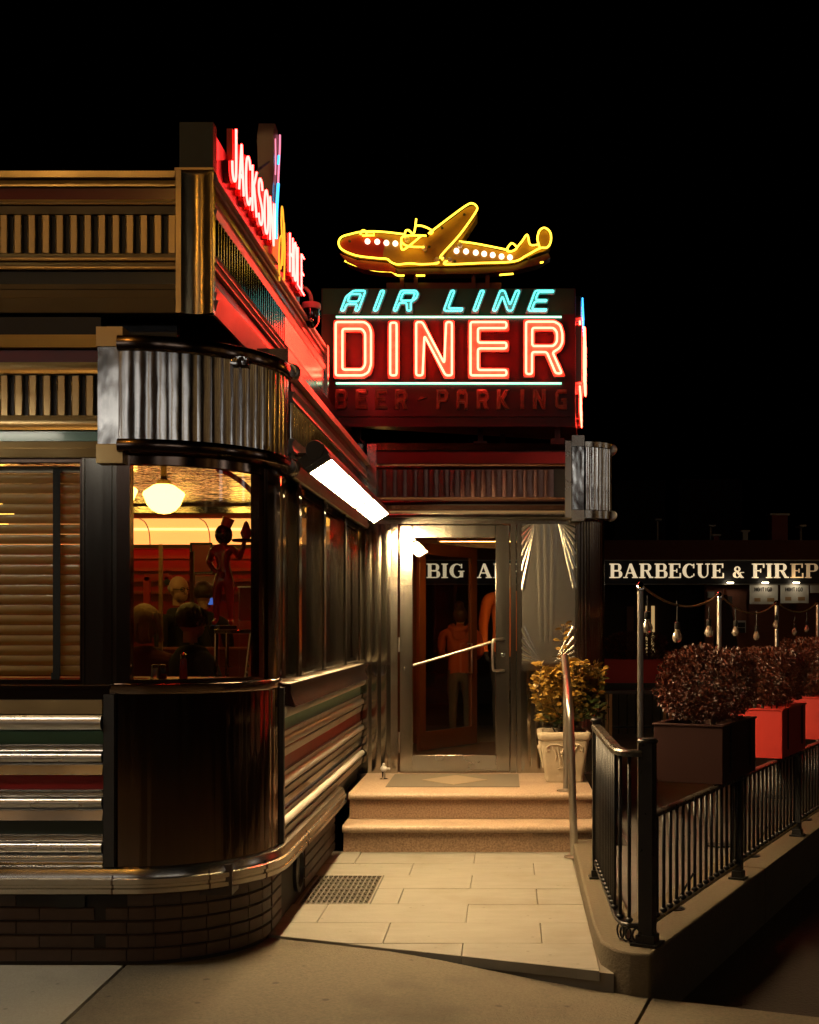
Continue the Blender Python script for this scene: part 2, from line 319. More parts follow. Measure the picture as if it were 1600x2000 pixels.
class MB:
    def __init__(self):
        self.bm = bmesh.new()
    def _f(self, vs, mi=0, smooth=False):
        try:
            f = self.bm.faces.new(vs)
            f.material_index = mi
            f.smooth = smooth
            return f
        except ValueError:
            return None
    def box(self, x0, x1, y0, y1, z0, z1, mi=0, rot=None, piv=None):
        if x0 > x1: x0, x1 = x1, x0
        if y0 > y1: y0, y1 = y1, y0
        if z0 > z1: z0, z1 = z1, z0
        co = [(x0, y0, z0), (x1, y0, z0), (x1, y1, z0), (x0, y1, z0), (x0, y0, z1), (x1, y0, z1), (x1, y1, z1), (x0, y1, z1)]
        if rot is not None:
            co = [rot @ (Vector(c) - Vector(piv)) + Vector(piv) for c in co]
        v = [self.bm.verts.new(c) for c in co]
        for q in ((0, 3, 2, 1), (4, 5, 6, 7), (0, 1, 5, 4), (1, 2, 6, 5), (2, 3, 7, 6), (3, 0, 4, 7)):
            self._f([v[i] for i in q], mi)
        return self
    def tube(self, pts, r, seg=8, closed=False, mi=0, radii=None, caps=True):
        pts = [Vector(p) for p in pts]
        n = len(pts)
        rings = []
        prev = None
        for i in range(n):
            a = pts[(i - 1) % n] if (closed or i > 0) else pts[i]
            b = pts[(i + 1) % n] if (closed or i < n - 1) else pts[i]
            t = b - a
            if t.length < 1e-9: t = Vector((0, 0, 1))
            t.normalize()
            if prev is None:
                up = Vector((0, 0, 1)) if abs(t.z) < 0.9 else Vector((1, 0, 0))
                u = t.cross(up).normalized()
            else:
                u = prev - t * prev.dot(t)
                if u.length < 1e-6:
                    u = t.cross(Vector((0, 0, 1)))
                    if u.length < 1e-6: u = Vector((1, 0, 0))
                u.normalize()
            prev = u
            v = t.cross(u)
            rr = radii[i] if radii else r
            rings.append([self.bm.verts.new(pts[i] + (u * math.cos(2 * math.pi * k / seg) + v * math.sin(2 * math.pi * k / seg)) * rr) for k in range(seg)])
        m = n if closed else n - 1
        for i in range(m):
            A, B = rings[i], rings[(i + 1) % n]
            for k in range(seg):
                self._f([A[k], A[(k + 1) % seg], B[(k + 1) % seg], B[k]], mi, True)
        if not closed and caps:
            self._f(list(reversed(rings[0])), mi)
            self._f(rings[-1], mi)
        return self
    def lathe(self, prof, center, seg=24, mi=0, axis='Z', caps=True):
        c = Vector(center)
        rings = []
        for (r, h) in prof:
            ring = []
            for k in range(seg):
                a = 2 * math.pi * k / seg
                if axis == 'Z': p = Vector((r * math.cos(a), r * math.sin(a), h))
                elif axis == 'Y': p = Vector((r * math.cos(a), h, r * math.sin(a)))
                else: p = Vector((h, r * math.cos(a), r * math.sin(a)))
                ring.append(self.bm.verts.new(c + p))
            rings.append(ring)
        for A, B in zip(rings, rings[1:]):
            for k in range(seg):
                self._f([A[k], A[(k + 1) % seg], B[(k + 1) % seg], B[k]], mi, True)
        if caps:
            self._f(list(reversed(rings[0])), mi)
            self._f(rings[-1], mi)
        return self
    def ball(self, c, rx, ry=None, rz=None, seg=14, rings=9, mi=0, rot=None):
        ry = ry or rx; rz = rz or rx
        c = Vector(c)
        rows = []
        for i in range(1, rings):
            th = math.pi * i / rings
            row = []
            for k in range(seg):
                a = 2 * math.pi * k / seg
                p = Vector((rx * math.sin(th) * math.cos(a), ry * math.sin(th) * math.sin(a), rz * math.cos(th)))
                if rot is not None: p = rot @ p
                row.append(self.bm.verts.new(c + p))
            rows.append(row)
        t = Vector((0, 0, rz)); b = Vector((0, 0, -rz))
        if rot is not None: t = rot @ t; b = rot @ b
        t = self.bm.verts.new(c + t); b = self.bm.verts.new(c + b)
        for k in range(seg):
            self._f([t, rows[0][k], rows[0][(k + 1) % seg]], mi, True)
            self._f([b, rows[-1][(k + 1) % seg], rows[-1][k]], mi, True)
        for A, B in zip(rows, rows[1:]):
            for k in range(seg):
                self._f([A[k], B[k], B[(k + 1) % seg], A[(k + 1) % seg]], mi, True)
        return self
    def sweep(self, path, prof, mi=0, caps=True, smooth=False):
        """path: (x, y, nx, ny); prof: closed list of (outward offset, z)."""
        rings = []
        for (x, y, nx, ny) in path:
            rings.append([self.bm.verts.new((x + nx * o, y + ny * o, z)) for (o, z) in prof])
        n = len(prof)
        for A, B in zip(rings, rings[1:]):
            for k in range(n):
                self._f([A[k], A[(k + 1) % n], B[(k + 1) % n], B[k]], mi, smooth)
        if caps:
            self._f(list(reversed(rings[0])), mi)
            self._f(rings[-1], mi)
        return self
    def plate(self, outer, holes, to3d, t, mi=0, side=None):
        """flat plate with holes: outline in 2-D, to3d(u, v, w) maps to space, thickness t along w."""
        loops = [outer] + list(holes)
        tri = tessellate_polygon([[Vector((p[0], p[1], 0)) for p in l] for l in loops])
        flat = [p for l in loops for p in l]
        F = [self.bm.verts.new(to3d(p[0], p[1], t)) for p in flat]
        B = [self.bm.verts.new(to3d(p[0], p[1], 0)) for p in flat]
        for a, b, c in tri:
            self._f([F[a], F[b], F[c]], mi)
            self._f([B[c], B[b], B[a]], mi)
        i0 = 0
        sm = mi if side is None else side
        for l in loops:
            n = len(l)
            for k in range(n):
                a, b = i0 + k, i0 + (k + 1) % n
                self._f([F[a], F[b], B[b], B[a]], sm)
            i0 += n
        return self
    def build(self, name, mats, parent=None, bevel=0.0, smooth_all=False):
        bmesh.ops.recalc_face_normals(self.bm, faces=self.bm.faces[:])
        me = bpy.data.meshes.new(name)
        self.bm.to_mesh(me)
        self.bm.free()
        me.set_sharp_from_angle(angle=R(42))
        for m in (mats if isinstance(mats, (list, tuple)) else [mats]):
            me.materials.append(m)
        return put(name, me, parent, bevel)

def put(name, me, parent=None, bevel=0.0, loc=None, rot=None):
    o = bpy.data.objects.new(name, me)
    COL.objects.link(o)
    if loc is not None: o.location = loc
    if rot is not None: o.rotation_euler = rot
    if parent is not None: attach(o, parent)
    if bevel:
        b = o.modifiers.new('bevel', 'BEVEL')
        b.width = bevel; b.segments = 2; b.limit_method = 'ANGLE'
    return o

def world_of(p):
    m = Matrix.LocRotScale(p.location, p.rotation_euler, p.scale)
    if p.parent: m = world_of(p.parent) @ p.matrix_parent_inverse @ m
    return m
def attach(o, parent):
    o.parent = parent
    o.matrix_parent_inverse = world_of(parent).inverted()

def tag(o, label=None, cat=None, group=None, kind=None):
    if label: o['label'] = label
    if cat: o['category'] = cat
    if group: o['group'] = group
    if kind: o['kind'] = kind
    return o
def thing(name, label, cat, loc=(0, 0, 0), group=None, kind=None):
    o = bpy.data.objects.new(name, None)
    COL.objects.link(o)
    o.location = loc
    o.empty_display_size = 0.2
    return tag(o, label, cat, group, kind)
def copy_tree(o, parent=None):
    c = o.copy()
    COL.objects.link(c)
    if parent is not None: c.parent = parent
    for ch in list(o.children): copy_tree(ch, c)
    return c

def inset(poly, d):
    """offset a closed polygon to its inside by d (either winding)."""
    n = len(poly)
    area = sum(poly[i][0] * poly[(i + 1) % n][1] - poly[(i + 1) % n][0] * poly[i][1] for i in range(n))
    s = 1 if area > 0 else -1
    out = []
    for i in range(n):
        a, b, c = Vector(poly[i - 1][:2]), Vector(poly[i][:2]), Vector(poly[(i + 1) % n][:2])
        e1, e2 = (b - a).normalized(), (c - b).normalized()
        n1, n2 = Vector((-e1.y, e1.x)) * s, Vector((-e2.y, e2.x)) * s
        k = 1 + n1.dot(n2)
        m = (n1 + n2) / max(k, 0.35)
        out.append((b.x + m.x * d, b.y + m.y * d))
    return out
def rounded(poly, r, n=3):
    out = []
    N = len(poly)
    for i in range(N):
        a, b, c = Vector(poly[i - 1]), Vector(poly[i]), Vector(poly[(i + 1) % N])
        d1, d2 = (a - b), (c - b)
        rr = min(r, d1.length * 0.45, d2.length * 0.45)
        p, q = b + d1.normalized() * rr, b + d2.normalized() * rr
        for k in range(n + 1):
            t = k / n
            v = p * (1 - t) ** 2 + b * 2 * t * (1 - t) + q * t * t
            out.append((v.x, v.y))
    return out
def smooth_line(pts, n=6):
    """Catmull-Rom through points."""
    pts = [Vector(p) for p in pts]
    out = []
    for i in range(len(pts) - 1):
        p0 = pts[max(i - 1, 0)]; p1 = pts[i]; p2 = pts[i + 1]; p3 = pts[min(i + 2, len(pts) - 1)]
        for k in range(n):
            t = k / n
            out.append(0.5 * ((2 * p1) + (p2 - p0) * t + (2 * p0 - 5 * p1 + 4 * p2 - p3) * t * t + (3 * p1 - p0 - 3 * p2 + p3) * t ** 3))
    out.append(pts[-1])
    return out

# ================================================================== the setting
def clip_poly(poly, a, b, c):
    """keep a*x + b*y <= c"""
    out = []
    for i in range(len(poly)):
        p, q = poly[i], poly[(i + 1) % len(poly)]
        fp, fq = a * p[0] + b * p[1] - c, a * q[0] + b * q[1] - c
        if fp <= 0: out.append(p)
        if (fp < 0 < fq) or (fq < 0 < fp):
            t = fp / (fp - fq)
            out.append((p[0] + (q[0] - p[0]) * t, p[1] + (q[1] - p[1]) * t))
    return out
EDGE_A, EDGE_B = Vector((-1.08, 6.30)), Vector((0.455, 5.69))      # front edge of the paved entry
ED = (EDGE_B - EDGE_A).normalized()
EN = Vector((ED.y, -ED.x))                                          # points to the street
EC = EN.dot(EDGE_A)
def smooth(a, b, x):
    t = max(0, min(1, (x - a) / (b - a)))
    return t * t * (3 - 2 * t)
def walk_z(x, y):
    return -0.012 - 0.085 * smooth(-0.7, 0.6, x)

b = MB(); b.box(-120, 120, -60, 160, -0.6, -0.5)
g = tag(b.build('ground', M['asphalt']), kind='structure')
b = MB(); b.box(-60, 60, -30, -1.8, -0.30, -0.24)
tag(b.build('road', M['asphalt']), kind='structure')

# concrete sidewalk laid in slabs, with sunk joints between them
side_root = thing('sidewalk', None, None, (0, 4, 0), kind='structure')
def slab(poly, m, thick=0.2):
    if len(poly) < 3: return
    xs = [p[0] for p in poly]; ys = [p[1] for p in poly]
    bm = MB()
    sh = inset(poly, 0.009)
    NX = 10
    # split along x so that the slab follows the fall of the pavement
    x0, x1 = min(xs), max(xs)
    cuts = [x0 + (x1 - x0) * i / NX for i in range(NX + 1)]
    for i in range(NX):
        q = clip_poly(clip_poly(sh, -1, 0, -cuts[i]), 1, 0, cuts[i + 1])
        if len(q) < 3: continue
        top = [bm.bm.verts.new((p[0], p[1], walk_z(*p))) for p in q]
        bot = [bm.bm.verts.new((p[0], p[1], walk_z(*p) - thick)) for p in q]
        bm._f(top)
        for k in range(len(q)):
            k2 = (k + 1) % len(q)
            if abs(q[k][0] - q[k2][0]) < 1e-6 and any(abs(q[k][0] - c_) < 1e-6 for c_ in cuts[1:-1]): continue
            bm._f([top[k], bot[k], bot[k2], top[k2]])
    bmesh.ops.remove_doubles(bm.bm, verts=bm.bm.verts[:], dist=0.0005)
    bm.build('sidewalk_slab', m, side_root)
J0 = P(240, 1885, 5.80).xy; J1 = P(118, 2000, 4.95).xy              # the joint seen at lower left
jd = (J0 - J1).normalized(); jn = Vector((jd.y, -jd.x)); jc = jn.dot(J0)
base = [(-9, -1.6), (9, -1.6), (9, 14), (-9, 14)]
walk = clip_poly(base, -EN.x, -EN.y, -EC)                            # street side of the entry's edge line
left_part = clip_poly(base, jn.x, jn.y, jc)
left_part = clip_poly(left_part, 0, 1, 5.9)
right_part = clip_poly(walk, -jn.x, -jn.y, -jc)
K0 = Vector((0.66, 5.60)); KD = Vector((0.474, 1.0)).normalized(); KN = Vector((KD.y, -KD.x))   # kerb line
C0 = P(1215, 2000, 4.9).xy; C1 = K0
cd = (C1 - C0).normalized(); cn = Vector((cd.y, -cd.x)); cc = cn.dot(C0)
mid = clip_poly(right_part, cn.x, cn.y, cc)
far = clip_poly(right_part, -cn.x, -cn.y, -cc)
def split(poly, n, offs):
    outs = []
    lo = None
    for o in offs + [None]:
        q = poly
        if lo is not None: q = clip_poly(q, -n.x, -n.y, -lo)
        if o is not None: q = clip_poly(q, n.x, n.y, o)
        outs.append(q); lo = o
    return outs
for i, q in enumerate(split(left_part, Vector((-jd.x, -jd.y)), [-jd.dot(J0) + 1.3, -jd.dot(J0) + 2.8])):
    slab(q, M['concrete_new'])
for q in split(mid, EN, [EC + 2.1, EC + 3.7]):
    slab(q, M['concrete_b'])
kc = EN.dot(K0)
for i, q in enumerate(split(far, EN, [kc - 3.4, kc - 1.75, kc - 0.02, kc + 1.6])):
    slab(q, M['concrete_b'] if i % 2 else M['concrete'])
b = MB(); b.box(-9, 9, -1.5, 15, -0.40, -0.24)
tag(b.build('sidewalk_bed', M['soil']), kind='structure')

# paved entry of bluestone
pave = thing('entry_pavement', None, None, (-0.3, 7.2, 0), kind='structure')
b = MB()
q = clip_poly([(-1.3, 5.5), (0.5, 5.5), (0.5, 8.75), (-1.3, 8.75)], EN.x, EN.y, EC - 0.012)
for pz in [0]:
    top = [b.bm.verts.new((p[0], p[1], -0.012)) for p in q]
    bot = [b.bm.verts.new((p[0], p[1], -0.28)) for p in q]
    b._f(top)
    for k in range(len(q)): b._f([top[k], bot[k], bot[(k + 1) % len(q)], top[(k + 1) % len(q)]])
b.build('mortar_bed', M['paving_mortar'], pave)
rows = [5.30, 5.74, 6.19, 6.62, 7.06, 7.47, 7.88, 8.28, 8.72]
GX = -0.78
for i in range(len(rows) - 1):
    y0, y1 = rows[i], rows[i + 1]
    xs = [-1.30, -0.62, 0.185, 0.455] if i % 2 == 0 else [-1.30, -1.02, -0.215, 0.46]
    if y0 in (7.06, 7.47): xs = [GX] + [x for x in xs if x > GX + 0.1]
    for x0, x1 in zip(xs, xs[1:]):
        x1e = 0.44 + 0.02 * (y0 - 5.7) / 3 if x1 > 0.4 else x1
        q = clip_poly([(x0, y0), (x1e, y0), (x1e, y1), (x0, y1)], EN.x, EN.y, EC)
        if len(q) < 3: continue
        q = inset(q, 0.0018)
        b = MB()
        t = random.uniform(-0.002, 0.002)
        top = [b.bm.verts.new((p[0], p[1], t + random.uniform(-0.0015, 0.0015))) for p in q]
        bot = [b.bm.verts.new((p[0], p[1], -0.05)) for p in q]
        b._f(top)
        for k in range(len(q)): b._f([top[k], bot[k], bot[(k + 1) % len(q)], top[(k + 1) % len(q)]])
        b.build('paving_stone', M[random.choice(['bluestone', 'bluestone', 'bluestone_b'])], pave, bevel=0.003)

# kerb wall round the terrace, terrace floor
def off_line(o, along):
    p = K0 + KD * along - KN * o
    return (p.x, p.y)
kerb = thing('kerb', None, None, (0.6, 6.5, 0), kind='structure')
TOPZ = 0.10
outer = [(0.470, 8.62), (0.452, 7.2), (0.440, 6.2), (0.452, 5.84)] + [(0.50, 5.70), (0.57, 5.625)] + [tuple(K0)]
b = MB()
poly = outer + [off_line(0, 2.2), off_line(0.34, 2.2), off_line(0.34, 0.62), (0.665, 6.05), (0.645, 6.6), (0.645, 8.62)]
b.plate(poly, [], lambda u, v, t: Vector((u, v, -0.28 + t)), TOPZ + 0.28)
b.build('kerb_corner', M['kerb'], kerb, bevel=0.011)
for i, (a0, a1) in enumerate([(2.206, 4.4), (4.406, 6.8), (6.806, 10.5)]):
    b = MB()
    b.plate([off_line(0, a0), off_line(0, a1), off_line(0.34, a1), off_line(0.34, a0)], [], lambda u, v, t: Vector((u, v, -0.28 + t)), TOPZ + 0.28)
    b.build('kerb_stone', M['kerb'], kerb, bevel=0.011)
b = MB()
b.plate([(0.645, 6.6), (0.665, 6.05), off_line(0.34, 0.62), off_line(0.34, 10.5), (12, 16.5), (12, 30), (0.86, 30), (0.86, 8.6), (0.645, 8.6)], [],
        lambda u, v, t: Vector((u, v, -0.2 + t)), 0.26)
tag(b.build('terrace_floor', M['patio']), kind='structure')
b = MB(); b.box(-6, 30, 30, 70, -0.3, 0.02)
tag(b.build('car_park', M['asphalt']), kind='structure')

# ================================================================== the diner
D_F, D_C, D_S = 5.80, Vector((-1.79, 6.40)), -1.19          # front plane, corner centre, side plane
diner = thing('diner', 'streamlined steel diner with banded walls, rounded corner window and red lit cornice', 'building', (-3, 7, 0))
def arc(r0=0.0, n=14, a0=90.0, a1=0.0):
    out = []
    for i in range(n + 1):
        a = R(a0 + (a1 - a0) * i / n)
        c, s = math.cos(a), -math.sin(a)
        out.append((D_C.x + 0.6 * c, D_C.y + 0.6 * s, c, s))
    return out
FRONT = [(-7.0, D_F, 0, -1), (-1.902, D_F, 0, -1)]
SIDE = [(D_S, 6.47, 1, 0), (D_S, 10.10, 1, 0)]
WHOLE = [(-7.0, D_F, 0, -1)] + arc(n=18) + [(D_S, 8.685, 1, 0)]
def band(kind, z0, z1, o=0.0, n=10, depth=0.03):
    """closed profile (offset, z)."""
    h = z1 - z0
    if kind == 'flat': front = [(o, z0), (o, z1)]
    elif kind == 'roll':
        front = [(o + 0.55 * h * math.sin(math.pi * k / n) * 0.9, z0 + h * (1 - math.cos(math.pi * k / n)) / 2) for k in range(n + 1)]
    elif kind == 'bead':
        front = [(o, z0), (o + h * 0.55, z0 + h * 0.2), (o + h * 0.7, z0 + h * 0.5), (o + h * 0.55, z0 + h * 0.8), (o, z1)]
    elif kind == 'tilt': front = [(o, z0), (o + h * 0.28, z1)]
    elif kind == 'tiltd': front = [(o + h * 0.28, z0), (o, z1)]
    elif kind == 'cove': front = [(o + 0.012 * (1 - math.sin(math.pi * k / n)), z0 + h * k / n) for k in range(n + 1)]
    return front + [(-depth, z1), (-depth, z0)]
def lay(path, items, parent, off=0.0):
    for (name, kind, z0, z1, o, m) in items:
        bb = MB()
        bb.sweep(path, band(kind, z0, z1, o + off), smooth=(kind in ('roll', 'cove')))
        bb.build(name, m, parent)

# ---- apron bands under the windows
def apron(front):
    s, st = (M['steel'], M['steel_strip']) if front else (M['steel_side'], M['steel_side'])
    L = [('lit_side_band' if not front else 'sill_band', 'flat', 1.184, 1.250, 0.012, M['steel_front'] if front else M['steel_side']),
         ('roll_moulding', 'roll', 1.106, 1.180, 0.004, s),
         ('green_band', 'flat', 1.042, 1.102, -0.004, M['green_enamel']),
         ('bead', 'bead', 1.036, 1.042, 0.004, M['chrome']),
         ('steel_band', 'cove', 1.004, 1.035, 0.0, st),
         ('roll_moulding', 'roll', 0.954, 1.002, 0.004, s),
         ('bead', 'bead', 0.944, 0.952, 0.004, M['chrome']),
         ('steel_band', 'tiltd', 0.897, 0.943, 0.0, st),
         ('red_band', 'flat', 0.829, 0.895, -0.004, M['red_enamel']),
         ('bead', 'bead', 0.822, 0.828, 0.004, M['chrome']),
         ('steel_band', 'cove', 0.792, 0.820, 0.0, st),
         ('roll_moulding', 'roll', 0.740, 0.790, 0.004, s),
         ('bead', 'bead', 0.730, 0.738, 0.004, M['chrome']),
         ('steel_band', 'tiltd', 0.682, 0.728, 0.0, st),
         ('dark_band', 'flat', 0.618, 0.680, -0.004, M['dark_green_enamel'] if front else M['steel_flat']),
         ('bead', 'bead', 0.611, 0.617, 0.004, M['chrome']),
         ('steel_band', 'cove', 0.582, 0.610, 0.0, st),
         ('roll_moulding', 'roll', 0.528, 0.580, 0.004, s),
         ('bead', 'bead', 0.518, 0.526, 0.004, M['chrome']),
         ('steel_band', 'cove', 0.464, 0.516, 0.0, st)]
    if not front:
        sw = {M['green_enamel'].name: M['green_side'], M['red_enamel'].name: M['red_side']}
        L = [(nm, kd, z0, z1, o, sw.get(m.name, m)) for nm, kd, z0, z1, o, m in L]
    if not front:                                   # on the entry side the strips lean out at the top, over the paving
        L = [(nm, 'tilt' if kd in ('tiltd', 'cove') or nm in ('lit_side_band', 'dark_band') else kd, z0, z1, o, m) for nm, kd, z0, z1, o, m in L]
    return L
lay(FRONT, apron(True), diner)
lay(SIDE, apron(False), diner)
# rail that wraps the foot of the apron, in one run, with two grooves
prof = [(0.050, 0.338), (0.062, 0.346), (0.062, 0.366), (0.052, 0.372), (0.052, 0.384), (0.064, 0.390), (0.064, 0.412), (0.052, 0.418), (0.050, 0.430), (0.040, 0.456), (0.020, 0.462), (-0.02, 0.462), (-0.02, 0.338)]
b = MB(); b.sweep(WHOLE, prof); b.build('foot_rail', M['steel_strip'], diner)
# joints of the rail
for (x, y, nx, ny) in [(-1.84, D_F, 0, -1), (D_S, 7.02, 1, 0)] + [arc(n=18)[k] for k in (7, 13)]:
    b = MB()
    b.sweep([(x - ny * 0.004, y + nx * 0.004, nx, ny), (x + ny * 0.004, y - nx * 0.004, nx, ny)], [(o + 0.0035, z) for o, z in prof[:9]] + [(0.03, 0.43), (0.03, 0.338)])
    b.build('rail_joint', M['steel_dark'], diner)

# base course of brick, laid one by one
BASE = [(-3.4, D_F, 0, -1)] + arc(n=36) + [(D_S, 8.66, 1, 0)]
def along_base(s):
    L1 = D_C.x + 3.4
    L2 = 0.6 * math.pi / 2
    if s < L1: return (-3.4 + s, D_F, 0, -1)
    if s < L1 + L2:
        a = R(90) - (s - L1) / 0.6
        return (D_C.x + 0.6 * math.cos(a), D_C.y - 0.6 * math.sin(a), math.cos(a), -math.sin(a))
    return (D_S, D_C.y + s - L1 - L2, 1, 0)
b = MB(); b.sweep(BASE, [(-0.036, -0.1), (-0.036, 0.338), (-0.16, 0.338), (-0.16, -0.1)]); b.build('base_backing', M['mortar'], diner)
bl, rh = 0.262, 0.0655
TOT = (D_C.x + 3.4) + 0.6 * math.pi / 2 + (8.66 - D_C.y)
def brick_mesh(l, h, curve):
    bm = MB()
    n = 4 if curve else 1
    path = []
    for i in range(n + 1):
        t = -l / 2 + l * i / n
        if curve:
            a = t / 0.6
            path.append((0.6 * math.sin(a), -(0.6 * math.cos(a) - 0.6), math.sin(a), -math.cos(a)))
        else: path.append((t, 0, 0, -1))
    bm.sweep(path, [(-0.0345, 0), (-0.026, 0.004), (-0.026, h - 0.004), (-0.0345, h), (-0.06, h), (-0.06, 0)])
    bmesh.ops.recalc_face_normals(bm.bm, faces=bm.bm.faces[:])
    me = bpy.data.meshes.new('brick'); bm.bm.to_mesh(me); bm.bm.free()
    me.materials.append(M['brick_tile'])
    return me
bm_flat, bm_half = brick_mesh(bl - 0.006, rh - 0.006, False), brick_mesh(bl * 0.42 - 0.006, rh - 0.006, False)
bm_curve = brick_mesh(bl * 0.5 - 0.006, rh - 0.006, True)
VAR = {}
def brick_variant(me):
    k = random.choice(['brick_tile_b', 'brick_tile_c'])
    if (me.name, k) not in VAR:
        c = me.copy(); c.materials[0] = M[k]; VAR[(me.name, k)] = c
    return VAR[(me.name, k)]
L1 = D_C.x + 3.4; L2 = 0.6 * math.pi / 2
for r in range(5):
    z = 0.006 + r * rh
    s = 0.03
    k = 0
    while s < TOT - 0.05:
        if s < L1 - 0.02:
            ln = bl if not (r % 2 and k == 0) else bl * 0.42
            me = bm_flat if ln == bl else bm_half
            if s + ln > L1:
                if L1 - s > 0.05:
                    cc_ = along_base(s + bl * 0.21)
                    put('brick', bm_half, diner, loc=(L1 - 3.4 - bl * 0.21, cc_[1], z))
                s = L1; continue
        elif s < L1 + L2 - 0.02:
            ln, me = bl * 0.5, bm_curve
            if s + ln > L1 + L2 + 0.01: s = L1 + L2; continue
        else:
            ln = bl; me = bm_flat
        c = along_base(s + ln / 2)
        s += ln; k += 1
        vent_front = (c[3] == -1 and abs(c[0] + 2.06) < 0.14 and r == 4)
        vent_side = (c[2] == 1 and 6.72 < c[1] < 7.45)
        if vent_front or vent_side: continue
        if random.random() < 0.55: me = brick_variant(me)
        put('brick', me, diner, loc=(c[0], c[1], z + random.uniform(-0.001, 0.001)), rot=(0, 0, math.atan2(c[2], -c[3])))
# vent openings in the base
b = MB(); b.box(-2.13, -1.99, D_F + 0.005, D_F + 0.04, 0.268, 0.330); b.build('base_vent', M['black_paint'], diner)
b = MB()
b.box(D_S - 0.07, D_S - 0.045, 6.62, 7.58, 0.0, 0.336)
b.lathe([(0.13, 0.0), (0.13, 0.03), (0.105, 0.035), (0.10, 0.012), (0.02, 0.010)], (D_S - 0.045, 7.2, 0.17), 20, axis='X')
b.build('foundation_vent', M['black_paint'], diner)

# walls behind the cladding
b = MB()
b.box(-7, -1.80, D_F + 0.032, D_F + 0.12, 0.34, 1.300)
b.box(D_S - 0.12, D_S - 0.032, 6.42, 10.13, 0.34, 1.290)
b.sweep(arc(n=18), [(-0.016, 0.34), (-0.016, 1.318), (-0.10, 1.318), (-0.10, 0.34)])
b.build('inner_wall', M['black_paint'], diner)
def flute_mesh(r, wdt, z0, z1, bulge, m, name):
    bm = MB()
    n = 7
    lo, hi = [], []
    a_half = wdt / r / 2
    rr = []
    for j, z in enumerate((z0, (z0 * 2 + z1) / 3, (z0 + 2 * z1) / 3, z1)):
        row = []
        tw = (j - 1.5) * 0.12
        for i in range(n + 1):
            t = i / n
            a = -a_half + 2 * a_half * t
            o = bulge * math.sin(math.pi * t) ** 0.8 * (1 + tw * (t - 0.5) * 2)
            row.append(bm.bm.verts.new(((r + o) * math.cos(a), (r + o) * math.sin(a), z)))
        rr.append(row)
    for a, c in zip(rr, rr[1:]):
        for i in range(n): bm._f([a[i], a[i + 1], c[i + 1], c[i]], 0, True)
    bmesh.ops.recalc_face_normals(bm.bm, faces=bm.bm.faces[:])
    me = bpy.data.meshes.new(name); bm.bm.to_mesh(me); bm.bm.free(); me.materials.append(m)
    return me
# smooth apron panel round the corner with its trims
A = arc(n=28, a0=97, a1=-4)
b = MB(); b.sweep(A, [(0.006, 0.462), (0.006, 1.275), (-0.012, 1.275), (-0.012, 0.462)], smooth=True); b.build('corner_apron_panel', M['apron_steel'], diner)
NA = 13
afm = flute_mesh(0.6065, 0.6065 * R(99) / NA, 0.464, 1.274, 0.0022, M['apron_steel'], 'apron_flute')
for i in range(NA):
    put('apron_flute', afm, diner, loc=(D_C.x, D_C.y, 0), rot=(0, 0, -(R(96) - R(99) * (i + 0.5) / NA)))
b = MB(); b.sweep(A, [(0.014, 1.277), (0.020, 1.284), (0.020, 1.322), (0.010, 1.330), (-0.10, 1.330), (-0.10, 1.277)]); b.build('corner_sill', M['steel_dark'], diner)
for (x, y, nx, ny), nm in ((A[0], 'corner_edge_strip'), (A[-1], 'corner_edge_strip')):
    b = MB()
    t = Vector((-ny, nx)) * 0.026
    b.sweep([(x - t.x, y - t.y, nx, ny), (x + t.x, y + t.y, nx, ny)], [(0.030, 0.464), (0.030, 1.275), (-0.02, 1.275), (-0.02, 0.464)])
    b.build(nm, M['dark_metal'], diner)

# ---- front window wall
b = MB(); b.box(-7, -1.862, D_F - 0.004, D_F + 0.12, 1.252, 1.300); b.box(-7, -1.862, D_F - 0.022, D_F + 0.11, 1.302, 1.318)
b.build('front_sill', M['steel_dark'], diner)
b = MB(); b.box(-1.990, -1.835, D_F - 0.006, D_F + 0.10, 1.320, 2.395)
b.box(-1.995, -1.985, D_F - 0.014, D_F - 0.006, 1.320, 2.395); b.box(-1.865, -1.857, D_F - 0.014, D_F - 0.006, 1.320, 2.395)
b.build('window_pilaster', M['steel_flat'], diner)
fw = MB()
fw.box(-7, -1.992, D_F + 0.005, D_F + 0.06, 1.320, 1.345); fw.box(-7, -1.992, D_F + 0.005, D_F + 0.06, 2.372, 2.395)
fw.box(-2.012, -1.991, D_F + 0.005, D_F + 0.06, 1.345, 2.372)
fwo = fw.build('front_window', M['steel_dark'], diner)
b = MB(); b.box(-7, -2.012, D_F + 0.030, D_F + 0.034, 1.345, 2.372); b.build('pane', M['glass'], fwo)
# corner window: curved pane, dark jambs
cw = MB()
cw.sweep(arc(n=3, a0=99, a1=88.4), [(0.008, 1.330), (0.008, 2.42), (-0.06, 2.42), (-0.06, 1.330)])
cw.sweep(arc(n=4, a0=23.0, a1=17), [(0.0, 1.330), (0.0, 2.42), (-0.05, 2.42), (-0.05, 1.330)])
cw.sweep(arc(n=4, a0=16.6, a1=-2), [(0.012, 1.330), (0.012, 2.42), (-0.06, 2.42), (-0.06, 1.330)])
cw.sweep(arc(n=18, a0=90, a1=20), [(0.004, 1.330), (0.004, 1.345), (-0.05, 1.345), (-0.05, 1.330)])
cw.sweep(arc(n=18, a0=90, a1=20), [(0.004, 2.362), (0.004, 2.42), (-0.05, 2.42), (-0.05, 2.362)])
cwo = cw.build('corner_window', M['steel_dark'], diner)
b = MB(); b.sweep(arc(n=24, a0=88.3, a1=23.1), [(-0.02, 1.345), (-0.02, 2.362), (-0.026, 2.362), (-0.026, 1.345)], smooth=True)
b.build('pane', M['glass'], cwo)

